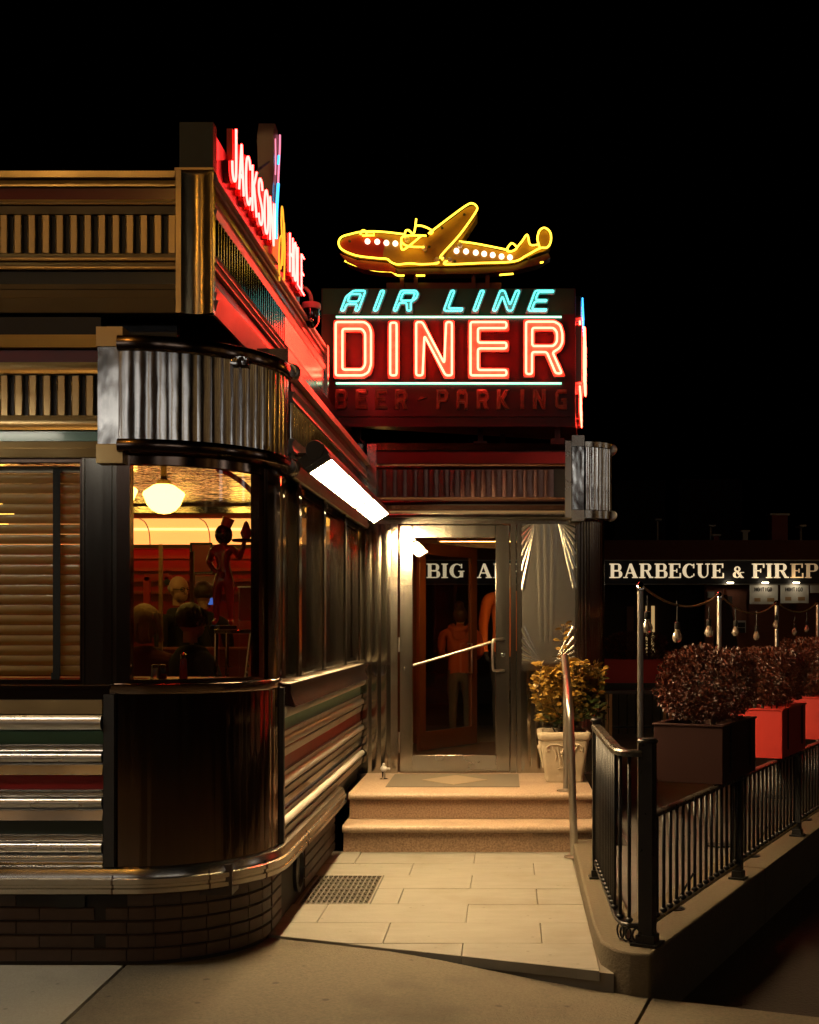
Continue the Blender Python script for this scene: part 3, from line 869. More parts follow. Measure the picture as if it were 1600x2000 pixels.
# ---- lower cornice, front
def cornice_low(front):
    sf = M['steel_front'] if front else M['steel_side']
    return [('cornice_strip', 'tiltd', 2.905, 2.968, 0.016, sf), ('red_band', 'flat', 2.842, 2.898, 0.0, M['red_enamel']),
            ('cornice_strip', 'cove', 2.784, 2.838, 0.006, sf),
            ('cornice_strip', 'cove', 2.520, 2.588, 0.006, sf),
            ('green_band', 'flat', 2.470, 2.515, 0.0, M['green_enamel']),
            ('cornice_strip', 'tilt', 2.434, 2.466, 0.006, sf), ('cornice_strip', 'tilt', 2.392, 2.430, 0.012, sf)]
LOWF = [(-7.0, D_F - 0.01, 0, -1), (-1.915, D_F - 0.01, 0, -1)]
lay(LOWF, cornice_low(True), diner)
b = MB(); b.box(-7, -1.915, D_F + 0.012, D_F + 0.10, 2.392, 3.06); b.build('frieze_backing', M['black_paint'], diner)
slat_me = None
def slats(x1, n, pitch, wd, y, z0, z1, m):
    bm = MB(); bm.box(-wd / 2, wd / 2, -0.012, 0.008, 0, z1 - z0); 
    bm.tube([(-wd / 2, -0.012, 0), (-wd / 2, -0.012, z1 - z0)], 0.0028, 6); bm.tube([(wd / 2, -0.012, 0), (wd / 2, -0.012, z1 - z0)], 0.0028, 6)
    bmesh.ops.recalc_face_normals(bm.bm, faces=bm.bm.faces[:])
    me = bpy.data.meshes.new('frieze_slat'); bm.bm.to_mesh(me); bm.bm.free(); me.materials.append(m)
    for i in range(n):
        put('frieze_slat', me, diner, loc=(x1 - i * pitch, y, z0), rot=(0, 0, random.uniform(-0.03, 0.03)))
slats(-1.962, 12, 0.0672, 0.034, D_F + 0.004, 2.592, 2.780, M['steel_front'])

# bright cap at the end of the lower cornice
b = MB(); b.box(-1.912, -1.80, D_F - 0.045, D_F + 0.06, 2.452, 2.905); b.build('cornice_end_panel', M['steel_wavy'], diner)
for z0, z1 in ((2.908, 3.00), (2.362, 2.449)):
    b = MB(); b.box(-1.918, -1.794, D_F - 0.050, D_F + 0.06, z0, z1); b.build('cornice_end_cap', M['steel_front'], diner)
# fluted corner drum
FL = 15
fr = 0.655
span = R(94)
fme = flute_mesh(fr, fr * span / FL, 2.475, 2.885, 0.003, M['steel_drum'], 'corner_flute')
for i in range(FL):
    a = R(91.5) - span * (i + 0.5) / FL
    o = put('corner_flute', fme, diner, loc=(D_C.x, D_C.y, 0), rot=(0, 0, -a))
b = MB(); b.sweep(arc(n=24, a0=92, a1=-3), [(0.050, 2.475), (0.050, 2.885), (-0.06, 2.885), (-0.06, 2.475)]); b.build('drum_backing', M['steel_dark'], diner)
for z0, z1, t in ((2.886, 2.958, 0.075), (2.412, 2.474, 0.075)):
    b = MB()
    b.sweep(arc(n=28, a0=92, a1=-3), [(t, z0 + 0.006), (t + 0.006, (z0 + z1) / 2), (t, z1 - 0.006), (t - 0.012, z1), (-0.1, z1), (-0.1, z0), (t - 0.012, z0)], smooth=False)
    b.build('drum_ring', M['steel_dark'], diner)
for z in (2.93, 2.43):
    b = MB(); b.tube([(-1.135, 6.40, z), (-1.135, 6.52, z)], 0.043, 18, mi=0)
    b.lathe([(0.043, 0), (0.036, -0.004), (0.03, -0.002), (0.01, -0.004)], (-1.118, 6.44, z), 18, axis='Y')
    b.build('drum_end_knob', M['steel'], diner)

# ---- lower cornice, side
LOWS = [(D_S + 0.055, 6.50, 1, 0), (D_S + 0.055, 10.02, 1, 0)]
lay(LOWS, cornice_low(False), diner)
def pleats(x, y0, y1, z0, z1, pitch, amp, m, name, parent, axis='Y'):
    bm = MB()
    n = int((y1 - y0) / pitch)
    pts = []
    for i in range(n):
        for k in range(6):
            t = k / 6
            pts.append((y0 + (i + t) * pitch, amp * math.sin(math.pi * t)))
    pts.append((y0 + n * pitch, 0))
    va, vb = [], []
    for (s, o) in pts:
        if axis == 'Y': va.append(bm.bm.verts.new((x + o, s, z0))); vb.append(bm.bm.verts.new((x + o, s, z1)))
        else: va.append(bm.bm.verts.new((s, x - o, z0))); vb.append(bm.bm.verts.new((s, x - o, z1)))
    for i in range(len(pts) - 1): bm._f([va[i], va[i + 1], vb[i + 1], vb[i]], 0, True)
    return bm.build(name, m, parent)
pleats(D_S + 0.05, 6.50, 10.0, 2.590, 2.782, 0.052, 0.012, M['steel_wavy'], 'pleated_frieze', diner)
b = MB(); b.box(D_S - 0.12, D_S + 0.045, 6.47, 10.05, 2.392, 3.06); b.build('side_header', M['steel_dark'], diner)

# ---- side window bays
b = MB(); b.box(D_S - 0.10, D_S + 0.004, 6.47, 10.12, 1.292, 1.318); b.build('side_sill', M['steel_strip'], diner)
ys = [6.50, 6.77, 7.70, 8.73, 9.93]
for i, y in enumerate(ys):
    b = MB()
    b.box(D_S - 0.06, D_S + (0.010 if i in (0, 4) else 0.050), y, y + 0.10, 1.318, 2.392)
    b.tube([(D_S + (0.010 if i in (0, 4) else 0.050) - 0.006, y + 0.004, 1.318), (D_S + (0.010 if i in (0, 4) else 0.050) - 0.006, y + 0.004, 2.392)], 0.008, 8)
    b.build('side_mullion', M['steel_flat'], diner)
for i in range(4):
    y0, y1 = ys[i] + 0.10, ys[i + 1]
    f = MB()
    f.box(D_S - 0.045, D_S - 0.012, y0, y1, 1.318, 1.345); f.box(D_S - 0.045, D_S - 0.012, y0, y1, 2.365, 2.392)
    f.box(D_S - 0.044, D_S - 0.013, y0, y0 + 0.012, 1.344, 2.366); f.box(D_S - 0.044, D_S - 0.013, y1 - 0.012, y1, 1.344, 2.366)
    fo = f.build('side_window', M['steel_flat'], diner)
    b = MB(); b.box(D_S - 0.030, D_S - 0.026, y0, y1, 1.345, 2.365); b.build('pane', M['glass_side'], fo)
# hooded ledge below the side windows
lx = D_S
sec = [(0.0, 1.292), (0.058, 1.290), (0.060, 1.262), (0.058, 1.240), (0.084, 1.172), (0.078, 1.170), (0.0, 1.185)]
b = MB()
pth = [(lx, 6.47, 1, 0), (lx, 9.86, 1, 0)]
n0 = [(o, z) for o, z in sec]
b.sweep(pth, n0)
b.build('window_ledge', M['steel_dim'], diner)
b = MB(); b.box(D_S + 0.005, D_S + 0.056, 6.475, 9.86, 1.2925, 1.2955); b.build('ledge_top', M['dusty_steel'], diner)
b = MB()                                                             # rounded far end of the ledge
pp = [(lx + 0.02 * (k / 6) , 9.862 + 0.02 * k, 1, 0) for k in range(7)]
rings = []
for k in range(7):
    f = math.cos(math.pi / 2 * k / 6)
    rings.append([b.bm.verts.new((lx + o * max(f, 0.15), 9.862 + 0.16 * math.sin(math.pi / 2 * k / 6), 1.292 - (1.292 - z) * (0.5 + 0.5 * f))) for o, z in sec])
for A1, B1 in zip(rings, rings[1:]):
    for k in range(len(sec)): b._f([A1[k], A1[(k + 1) % len(sec)], B1[(k + 1) % len(sec)], B1[k]])
b._f(rings[-1])
b.build('ledge_end', M['steel_dim'], diner)

# ---- upper tier
U_F, U_S, U_E = 5.90, -1.409, 9.56
su = lambda y: CAMZ + (1222 - y) / 406.8
def tier(front):
    sf = M['steel_front'] if front else M['steel_side']
    y2 = [('tier_strip', 'tiltd', 335, 349, 0.012), ('tier_strip', 'tiltd', 352, 365, 0.0), ('red_band', 'flat', 367, 390, -0.006), ('tier_strip', 'cove', 391, 401, 0.0),
          ('tier_strip', 'tilt', 405, 419, 0.008), ('tier_strip', 'cove', 497, 511, 0.004), ('tier_strip', 'cove', 514, 528, 0.004),
          ('green_band', 'flat', 530, 555, -0.006), ('tier_strip', 'tilt', 556, 565, 0.004), ('tier_strip', 'tilt', 568, 581, 0.008), ('tier_base_strip', 'tilt', 583, 611, 0.004)]
    return [(nm, kd, su(b_), su(a_), o, M['red_enamel'] if nm == 'red_band' else (M['dark_green_enamel'] if nm == 'green_band' else sf)) for nm, kd, a_, b_, o in y2]
lay([(-7, U_F, 0, -1), (-1.585, U_F, 0, -1)], tier(True), diner)
lay([(U_S, 5.93, 1, 0), (U_S, U_E, 1, 0)], tier(False), diner)
b = MB(); b.box(-7, -1.585, U_F + 0.012, U_F + 0.10, su(612), su(337))
b.box(U_S - 0.16, U_S - 0.012, 5.96, U_E, su(612), su(337)); b.build('tier_backing', M['black_paint'], diner)
slats(-1.602, 16, 0.0672, 0.034, U_F + 0.004, su(495), su(421), M['steel_front'])
pleats(U_S, 5.95, 7.78, su(495), su(421), 0.060, 0.012, M['steel_wavy'], 'pleated_frieze', diner)
b = MB(); b.box(U_S - 0.01, U_S + 0.006, 7.80, U_E - 0.06, su(495), su(421)); b.build('plain_frieze_panel', M['steel_strip'], diner)
b = MB(); b.box(U_S - 0.02, U_S + 0.03, U_E - 0.05, U_E + 0.02, su(612), su(337)); b.build('tier_end_post', M['steel_strip'], diner)
b = MB(); b.box(-1.580, -1.555, U_F - 0.02, U_F + 0.05, su(612), su(333)); b.build('tier_corner_strip', M['steel_front'], diner)
b = MB()                                                             # concave polished corner of the tier
cpts = [(-1.555, U_F - 0.012), (-1.53, U_F + 0.004), (-1.49, U_F + 0.012), (-1.445, U_F + 0.006), (-1.418, U_F - 0.012), (-1.402, U_F - 0.012), (-1.402, U_F + 0.03), (-1.555, U_F + 0.06)]
b.plate(cpts, [], lambda u, v, t: Vector((u, v, su(612) + t)), su(335) - su(612))
b.build('tier_corner_panel', M['corner_gold'], diner)
b = MB(); b.box(-1.585, -1.398, U_F - 0.022, U_F + 0.05, su(334.5), su(330)); b.build('tier_corner_cap', M['steel_front'], diner)
# recess between the tiers, soffits, roof, back walls
b = MB()
b.box(-7, -1.62, U_F + 0.15, U_F + 0.2, 2.95, 3.10)
b.box(-7, -1.25, 6.0, 13.0, 2.905, 2.935)
b.box(-7, U_S - 0.17, 6.02, U_E, 3.66, 3.70)
b.box(-7.05, -7.0, 5.9, 13.0, -0.1, 3.7)
b.build('roof_deck', M['black_paint'], diner)

# ================================================================== entrance vestibule
V = 10.13
sv = lambda x: (x - 988) * V / 2400
zv = lambda y: CAMZ + (1222 - y) * V / 2400
LZ = 0.384
vest = thing('entrance_vestibule', 'small steel clad entrance porch with glass door beside the diner wall', 'porch', (-0.2, V, 0))
# left wall: fluted cladding
def flat_flute(wd, z0, z1, bulge, m, name):
    bm = MB(); n = 6
    lo = [bm.bm.verts.new((-wd / 2 + wd * i / n, -bulge * math.sin(math.pi * i / n), z0)) for i in range(n + 1)]
    hi = [bm.bm.verts.new((-wd / 2 + wd * i / n, -bulge * math.sin(math.pi * i / n), z1)) for i in range(n + 1)]
    for i in range(n): bm._f([lo[i], lo[i + 1], hi[i + 1], hi[i]], 0, True)
    bmesh.ops.recalc_face_normals(bm.bm, faces=bm.bm.faces[:])
    me = bpy.data.meshes.new(name); bm.bm.to_mesh(me); bm.bm.free(); me.materials.append(m)
    return me
b = MB(); b.box(-1.32, sv(780) - 0.02, V + 0.004, V + 0.10, LZ, zv(1010)); b.build('left_wall', M['steel_door'], vest)
wf = 0.078
fm = flat_flute(wf, LZ + 0.002, zv(1298), 0.0028, M['steel_flat'], 'wall_flute')
fm2 = flat_flute(wf, zv(1296), zv(1014), 0.0014, M['steel_flat'], 'wall_flute')
for i in range(3):
    put('wall_flute', fm, vest, loc=(D_S + 0.045 + wf * (i + 0.0), V, 0)); put('wall_flute', fm2, vest, loc=(D_S + 0.045 + wf * (i + 0.0), V, 0))
b = MB(); b.box(sv(765), sv(777), V - 0.012, V + 0.01, LZ, zv(1014)); b.build('door_jamb', M['steel_door'], vest)
b = MB(); b.box(sv(997.5), sv(1008), V - 0.012, V + 0.1, LZ, zv(1014)); b.box(sv(1009.5), sv(1018), V - 0.006, V + 0.1, LZ, zv(1014)); b.build('door_jamb', M['steel_door'], vest)
b = MB(); b.box(-1.19, sv(1130), V - 0.008, V + 0.1, zv(1023.5), zv(1008)); b.build('door_header', M['steel_door'], vest)
# the door
dy = V + 0.004
door = MB()
door.box(sv(781), sv(806), dy, dy + 0.045, LZ + 0.006, zv(1025.5)); door.box(sv(968), sv(995.5), dy, dy + 0.045, LZ + 0.006, zv(1025.5))
door.box(sv(806), sv(968), dy + 0.001, dy + 0.044, zv(1050), zv(1025.5))
door.box(sv(806), sv(968), dy + 0.001, dy + 0.044, LZ + 0.006, zv(1476))
dr = door.build('door', M['steel_door'], vest, bevel=0.003)
b = MB(); b.box(sv(806), sv(968), dy + 0.020, dy + 0.026, zv(1476), zv(1050)); b.build('pane', M['glass'], dr)
b = MB(); b.box(sv(805), sv(970), dy - 0.006, dy - 0.0005, LZ + 0.03, zv(1475)); b.build('kick_plate', M['steel'], dr, bevel=0.002)
for y0, y1 in ((1055, 1082), (1245, 1273), (1430, 1470)):
    b = MB(); b.tube([(sv(779.5), dy - 0.008, zv(y1)), (sv(779.5), dy - 0.008, zv(y0))], 0.008, 10); b.build('hinge', M['tube_steel'], dr)
hx = sv(984); hz0, hz1 = zv(1310), zv(1248)
b = MB()
gx = sv(963)
b.tube(smooth_line([(hx, dy, hz1), (hx - 0.02, dy - 0.05, hz1), (gx + 0.02, dy - 0.065, hz1 - 0.002), (gx, dy - 0.07, hz1 - 0.03), (gx, dy - 0.07, hz0 + 0.03), (gx + 0.02, dy - 0.065, hz0 + 0.002), (hx - 0.02, dy - 0.05, hz0), (hx, dy, hz0)], 5), 0.011, 10)
b.build('pull_handle', M['tube_steel'], dr)
b = MB(); b.lathe([(0.018, 0), (0.017, -0.008), (0.008, -0.010)], (sv(983), dy, zv(1279)), 18, axis='Y'); b.build('lock', M['chrome'], dr)
b = MB(); b.lathe([(0.010, 0), (0.009, -0.006), (0.004, -0.007)], (sv(791), dy, zv(1306)), 14, axis='Y'); b.build('lock', M['chrome'], dr)
b = MB(); b.tube([(sv(806), dy + 0.06, zv(1300)), (sv(968), dy + 0.06, zv(1252))], 0.0125, 10); b.build('push_bar', M['tube_steel'], dr)
# right hand wall: ray panel over fluted dado, rounded corner column
b = MB(); b.box(sv(1018), sv(1131), V + 0.012, V + 0.10, LZ, zv(1010)); b.build('right_wall', M['steel_flat'], vest)
b = MB(); b.box(sv(1019.5), sv(1124), V + 0.002, V + 0.012, zv(1296), zv(1016)); b.build('ray_panel', M['steel_ray'], vest)
def ray(p, q, w0, w1, h=0.006):
    p, q = Vector((sv(p[0]), zv(p[1]))), Vector((sv(q[0]), zv(q[1])))
    d = (q - p).normalized(); nn = Vector((-d.y, d.x))
    bm = MB(); y = V + 0.0018; n = 6
    A_, B_ = [], []
    for i in range(n + 1):
        t = -1 + 2 * i / n; o = 1 - t * t
        a, c = p + nn * w0 * t, q + nn * w1 * t
        A_.append(bm.bm.verts.new((a.x, y - h * .25 * o, a.y))); B_.append(bm.bm.verts.new((c.x, y - h * o, c.y)))
    for i in range(n): bm._f([A_[i], A_[i + 1], B_[i + 1], B_[i]], 0, True)
    bm.build('ray_rib', M['steel_ray'], vest)
ex0, ex1 = 1020.5, 1123
def fan(fx, fy, ex, ys, sgn):
    for a, c in zip(ys, ys[1:]):
        m_ = (a + c) / 2
        q_ = Vector((sv(ex), zv(m_))); f_ = Vector((sv(fx), zv(fy))); d_ = (q_ - f_).normalized()
        half = abs(zv(a) - zv(c)) / 2 * abs(d_.x)
        ray((fx, fy), (ex, m_), 0.003, half * 0.98, 0.0035)
fan(1047, 1017, ex0, (1030, 1042, 1056, 1074, 1098, 1130, 1175), -1)
fan(1090, 1017, ex1, (1028, 1040, 1053, 1070, 1094, 1126, 1170), 1)
for x0, x1, wt in ((1054, 1058, .030), (1068, 1068, .030), (1082, 1078, .030)): ray((x0, 1017), (x1, 1255), wt, 0.020, 0.0016)
fan(1056, 1293, ex0, (1290, 1280, 1269, 1256, 1238, 1212), -1)
fan(1084, 1293, ex1, (1290, 1280, 1269, 1256, 1238, 1212), 1)
b = MB(); b.box(sv(1018.5), sv(1130), V - 0.004, V + 0.012, zv(1310), zv(1297)); b.build('dado_rail', M['steel_door'], vest)
fm3 = flat_flute(0.078, LZ + 0.002, zv(1311), 0.0028, M['steel_flat'], 'wall_flute')
for i in range(6): put('wall_flute', fm3, vest, loc=(sv(1018) + 0.042 + 0.0785 * i, V + 0.008, 0))
CC = Vector((sv(1126) , V + 0.25))
def varc(r, a0, a1, n=16):
    return [(CC.x + 0.25 * math.cos(R(a0 + (a1 - a0) * i / n)), CC.y - 0.25 * math.sin(R(a0 + (a1 - a0) * i / n)), math.cos(R(a0 + (a1 - a0) * i / n)), -math.sin(R(a0 + (a1 - a0) * i / n))) for i in range(n + 1)]
b = MB(); b.sweep(varc(0.25, 92, -2) , [(-0.004, LZ), (-0.004, zv(1010)), (-0.06, zv(1010)), (-0.06, LZ)]); b.build('corner_column', M['steel_dark'], vest)
cm = flute_mesh(0.25, 0.25 * R(90) / 11, LZ + 0.002, zv(1013), 0.002, M['steel_flat'], 'column_flute')
for i in range(11):
    put('column_flute', cm, vest, loc=(CC.x, CC.y, 0), rot=(0, 0, -(R(90) * (1 - (i + 0.5) / 11))))
# far right side wall and roof of the porch
b = MB()
b.box(CC.x + 0.19, CC.x + 0.245, CC.y, 12.7, LZ, 0.95)
b.box(CC.x + 0.19, CC.x + 0.245, CC.y, 12.7, 2.36, 2.5)
b.box(CC.x + 0.18, CC.x + 0.25, 12.6, 12.76, LZ, 2.5)
b.build('side_wall', M['int_dark'], vest)
b = MB(); b.box(CC.x + 0.215, CC.x + 0.221, CC.y, 12.6, 0.95, 2.36); b.build('side_pane', M['glass'], vest)
b = MB(); b.box(-1.25, CC.x + 0.2, V + 0.1, 12.76, 2.50, 2.56); b.build('porch_ceiling', M['int_dark'], vest)
b = MB(); b.box(-1.32, -1.235, V + 0.1, 13.0, LZ - 0.3, 2.5); b.build('inner_side_wall', M['int_red'], vest)
b = MB(); b.box(-1.24, CC.x + 0.25, V - 0.02, 12.9, LZ - 0.3, LZ - 0.004); b.build('porch_floor', M['int_floor'], vest)
# inner frame of varnished wood at the back
b = MB(); b.box(-1.235, -0.87, 12.68, 12.76, LZ, 2.5); b.box(-0.87, CC.x + 0.2, 12.68, 12.76, 2.40, 2.5)
b.box(0.34, 0.44, 12.68, 12.76, LZ, 2.40); b.build('inner_frame', M['wood'], vest)
# open inner door leaf
H0, H1 = Vector((-0.826, 11.80)), Vector((-0.294, 12.62))
ld = (H1 - H0).normalized(); ln_ = Vector((-ld.y, ld.x)); LW = (H1 - H0).length
def leaf3(u, v, t): return Vector((H0.x + ld.x * u + ln_.x * t, H0.y + ld.y * u + ln_.y * t, v))
b = MB()
st = 0.10
b.plate([(0, LZ + 0.01), (LW, LZ + 0.01), (LW, 2.40), (0, 2.40)], [[(st, LZ + 0.19), (LW - st, LZ + 0.19), (LW - st, 2.29), (st, 2.29)]], leaf3, 0.04)
il = b.build('inner_door', M['wood'], vest, bevel=0.003)
b = MB(); b.plate([(st, LZ + 0.19), (LW - st, LZ + 0.19), (LW - st, 2.29), (st, 2.29)], [], lambda u, v, t: leaf3(u, v, t + 0.017), 0.005); b.build('pane', M['glass'], il)
b = MB(); b.tube([leaf3(LW - 0.17, 1.42, -0.002), leaf3(LW - 0.17, 1.42, -0.05), leaf3(LW - 0.17, 1.12, -0.05), leaf3(LW - 0.17, 1.12, -0.002)], 0.010, 8); b.build('handle', M['tube_steel'], il)
# ceiling lamp in the porch
lampv = thing('ceiling_lamp', 'small warm strip lamp on the ceiling inside the glass entrance door', 'lamp', (-0.3, 11.2, 2.5), group='strip lamps inside the entrance')
b = MB(); b.box(-0.62, 0.10, 11.12, 11.24, 2.392, 2.498); b.build('lamp_housing', M['cream'], lampv)
b = MB(); b.box(-0.60, 0.08, 11.13, 11.23, 2.368, 2.391); b.build('lamp_tube', M['lamp_vest'], lampv)
b = MB(); b.box(-0.62, 0.10, 11.112, 11.119, 2.362, 2.392); b.build('lamp_lip', M['cream'], lampv)

# fascia over the door
F = 10.00
zf = lambda y: CAMZ + (1222 - y) * F / 2400
sf_ = lambda x: (x - 988) * F / 2400
FAS = [(sf_(722), F, 0, -1), (sf_(1104), F, 0, -1)]
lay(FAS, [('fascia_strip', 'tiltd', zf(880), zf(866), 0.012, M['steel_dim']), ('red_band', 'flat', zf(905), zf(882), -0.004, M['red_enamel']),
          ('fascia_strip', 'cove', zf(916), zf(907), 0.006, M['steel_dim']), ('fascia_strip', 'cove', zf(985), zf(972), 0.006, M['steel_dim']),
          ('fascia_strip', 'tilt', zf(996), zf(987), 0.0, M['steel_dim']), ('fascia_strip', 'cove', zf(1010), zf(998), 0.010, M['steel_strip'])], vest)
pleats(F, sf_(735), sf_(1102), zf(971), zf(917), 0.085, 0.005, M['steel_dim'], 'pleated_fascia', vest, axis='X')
b = MB(); b.box(sf_(720), sf_(1150), F + 0.012, V + 0.1, zf(1010) + 0.002, zf(868)); b.build('fascia_core', M['black_paint'], vest)
b = MB(); b.box(sf_(718), sf_(736), F - 0.03, F + 0.02, zf(1010), zf(868)); b.build('fascia_corner_post', M['steel_strip'], vest)
b = MB(); b.box(sf_(1104), sf_(1116), F - 0.035, F + 0.05, zf(1011), zf(862)); b.build('fascia_end_strip', M['steel'], vest)
b = MB(); b.box(sf_(1117), sf_(1140), F - 0.05, F + 0.05, zf(996), zf(874)); b.build('fascia_end_panel', M['steel_wavy'], vest)
for y0, y1 in ((873, 852), (1018, 997)):
    b = MB(); b.box(sf_(1116.5), sf_(1141), F - 0.055, F + 0.05, zf(y0), zf(y1)); b.build('fascia_end_cap', M['steel_strip'], vest)
dc = Vector((sf_(1143), F + 0.22))
def drum(r, z0, z1, name, m, n=16):
    bm = MB()
    bm.sweep([(dc.x + 0.2 * math.cos(R(90 - 96 * i / n)), dc.y - 0.2 * math.sin(R(90 - 96 * i / n)), math.cos(R(90 - 96 * i / n)), -math.sin(R(90 - 96 * i / n))) for i in range(n + 1)],
             [(r, z0), (r, z1), (-0.08, z1), (-0.08, z0)], smooth=False)
    return bm.build(name, m, vest)
drum(0.030, zf(996), zf(874), 'drum_core', M['steel_dark'])
dfm = flute_mesh(0.232, 0.232 * R(96) / 8, zf(996), zf(874), 0.006, M['steel_wavy'], 'drum_flute')
for i in range(8): put('drum_flute', dfm, vest, loc=(dc.x, dc.y, 0), rot=(0, 0, -(R(90) - R(96) * (i + 0.5) / 8)))
drum(0.045, zf(873), zf(863), 'drum_ring', M['steel_strip']); drum(0.045, zf(1012), zf(997), 'drum_ring', M['steel_strip'])
for y in (872, 1003):
    b = MB(); b.tube([(dc.x + 0.235, F + 0.16, zf(y)), (dc.x + 0.235, F + 0.30, zf(y))], 0.042, 18)
    b.lathe([(0.042, 0), (0.036, -0.004), (0.03, -0.002), (0.01, -0.004)], (dc.x + 0.235, F + 0.16, zf(y)), 18, axis='Y'); b.build('drum_end_knob', M['steel'], vest)

# ================================================================== steps
steps = thing('entrance_steps', 'two speckled pink granite steps with rounded nosings up to the glass door', 'steps', (-0.25, 8.7, 0))
def nosed(x0, x1, y0, y1, z, t, name, m):
    n = 6
    sec = [(y1, z), (y1, z - t)] + [(y0 + t * 0.5 - t * 0.5 * math.sin(math.pi * k / n), z - t / 2 - t / 2 * math.cos(math.pi * k / n)) for k in range(n + 1)]
    bm = MB()
    L = [bm.bm.verts.new((x0, a, c)) for a, c in sec]; Rr = [bm.bm.verts.new((x1, a, c)) for a, c in sec]
    for k in range(len(sec)): bm._f([L[k], L[(k + 1) % len(sec)], Rr[(k + 1) % len(sec)], Rr[k]], 0, 2 <= k < 2 + n)
    bm._f(L[::-1]); bm._f(Rr)
    return bm.build(name, m, steps)
b = MB(); b.box(-1.150, 0.638, 8.69, 9.0, -0.05, 0.139); b.build('riser', M['granite'], steps, bevel=0.003)
nosed(-1.152, 0.648, 8.640, 9.05, 0.192, 0.052, 'tread', M['granite_top'])
b = MB(); b.box(-1.140, 0.628, 8.965, 9.2, 0.193, 0.332); b.build('riser', M['granite'], steps, bevel=0.003)
nosed(-1.142, 0.640, 8.915, V + 0.08, LZ, 0.052, 'landing_tread', M['granite_top'])
b = MB(); b.box(-1.15, 0.625, 9.20, V + 0.1, -0.05, 0.331); b.build('landing_core', M['granite'], steps)

mat_o = thing('door_mat', 'thin grey granite-look mat with a tan diamond before the glass door', 'mat', (-0.4, 9.6, LZ))
mx0, mx1, my0, my1 = -0.905, 0.105, 9.24, 10.03
b = MB(); b.box(mx0, mx1, my0, my1, LZ + 0.001, LZ + 0.005); b.build('mat_sheet', M['mat_grey'], mat_o)
b = MB(); cx, cyy = (mx0 + mx1) / 2, (my0 + my1) / 2
b.plate([(cx - 0.26, cyy), (cx, cyy - 0.30), (cx + 0.26, cyy), (cx, cyy + 0.30)], [], lambda u, v, t: Vector((u, v, LZ + 0.0052 + t)), 0.003); b.build('diamond_motif', M['mat_tan'], mat_o)

stp = thing('door_stop', 'little silver floor stop with a round head on the landing left of the door', 'door stop', (-0.965, 9.72, LZ))
b = MB(); b.lathe([(0.034, 0.0), (0.034, 0.006), (0.014, 0.010), (0.013, 0.06), (0.02, 0.064)], (-0.965, 9.72, LZ), 16); b.build('stop_post', M['chrome'], stp)
b = MB(); b.ball((-0.965, 9.72, LZ + 0.085), 0.026); b.tube([(-0.965, 9.72, LZ + 0.085), (-0.915, 9.71, LZ + 0.085)], 0.009, 8); b.ball((-0.965, 9.72, LZ + 0.118), 0.012); b.build('stop_head', M['white_plastic'], stp)

# handrail beside the steps
hr = thing('handrail', 'round brushed steel handrail rising beside the granite steps before the potted shrub', 'handrail', (0.473, 8.48, 0))
b = MB()
b.tube([(0.473, 8.48, 0.0), (0.445, 8.48, 0.95)] + smooth_line([(0.444, 8.48, 0.96), (0.442, 8.50, 1.02), (0.441, 8.56, 1.075)], 4) + [(0.445, 9.23, 1.357), (0.445, 9.245, 1.363)], 0.0275, 14)
b.build('rail_tube', M['tube_steel'], hr)
b = MB(); b.tube([(0.445, 9.03, LZ), (0.445, 9.03, 1.268)], 0.0245, 14); b.build('post', M['tube_steel'], hr)
for c in ((0.473, 8.48, 0.0), (0.445, 9.03, LZ)):
    b = MB(); b.lathe([(0.070, 0.0), (0.070, 0.010), (0.056, 0.016), (0.030, 0.020)], c, 22); b.build('floor_flange', M['tube_steel'], hr)

# grate in the paving
gr = thing('area_grate', 'galvanised diamond mesh grate set in the paving beside the brick base', 'grate', (-0.98, 7.47, 0))
gx0, gx1, gy0, gy1 = -1.20, GX - 0.006, 7.066, 7.874
b = MB(); b.box(gx0, gx1, gy0, gy1, -0.35, -0.32); b.box(gx0 - 0.02, gx0, gy0, gy1, -0.35, -0.03); b.box(gx1 , gx1 + 0.004, gy0, gy1, -0.35, -0.004)
b.box(gx0, gx1, gy1, gy1 + 0.004, -0.35, -0.004); b.box(gx0, gx1, gy0 - 0.004, gy0, -0.35, -0.004); b.build('pit', M['black_paint'], gr)
b = MB(); t = 0.008
b.box(gx0, gx1, gy0, gy0 + t, -0.03, -0.001); b.box(gx0, gx1, gy1 - t, gy1, -0.03, -0.001); b.box(gx1 - t, gx1, gy0 + t, gy1 - t, -0.03, -0.001); b.box(gx0, gx0 + t, gy0 + t, gy1 - t, -0.03, -0.001)
M['galv'] = mat('galvanised_steel', (0.30, 0.28, 0.24), 0.45, 0.7)
b.build('grate_frame', M['galv'], gr)
NB = 13
pit_ = (gx1 - gx0 - 0.016) / NB
bmx = MB(); bmx.box(-0.0024, 0.0024, gy0 + t, gy1 - t, -0.03, -0.0015)
me_bar = bpy.data.meshes.new('grate_bar'); bmx.bm.to_mesh(me_bar); bmx.bm.free(); me_bar.materials.append(M['galv'])
bmx = MB(); nz = 8; hh = (gy1 - gy0 - 2 * t) / nz
for k in range(nz):
    for s in (0, 1):
        ya, yb = gy0 + t + hh * (k + 0.5 * s), gy0 + t + hh * (k + 0.5 * s + 0.5)
        xa, xb = (0.003, pit_ - 0.003) if s == 0 else (pit_ - 0.003, 0.003)
        v = [bmx.bm.verts.new(p) for p in ((xa, ya - 0.0022, -0.002), (xb, yb - 0.0022, -0.002), (xb, yb + 0.0022, -0.002), (xa, ya + 0.0022, -0.002), (xa, ya, -0.026), (xb, yb, -0.026))]
        bmx._f(v[:4]); bmx._f([v[0], v[4], v[5], v[1]]); bmx._f([v[3], v[2], v[5], v[4]])
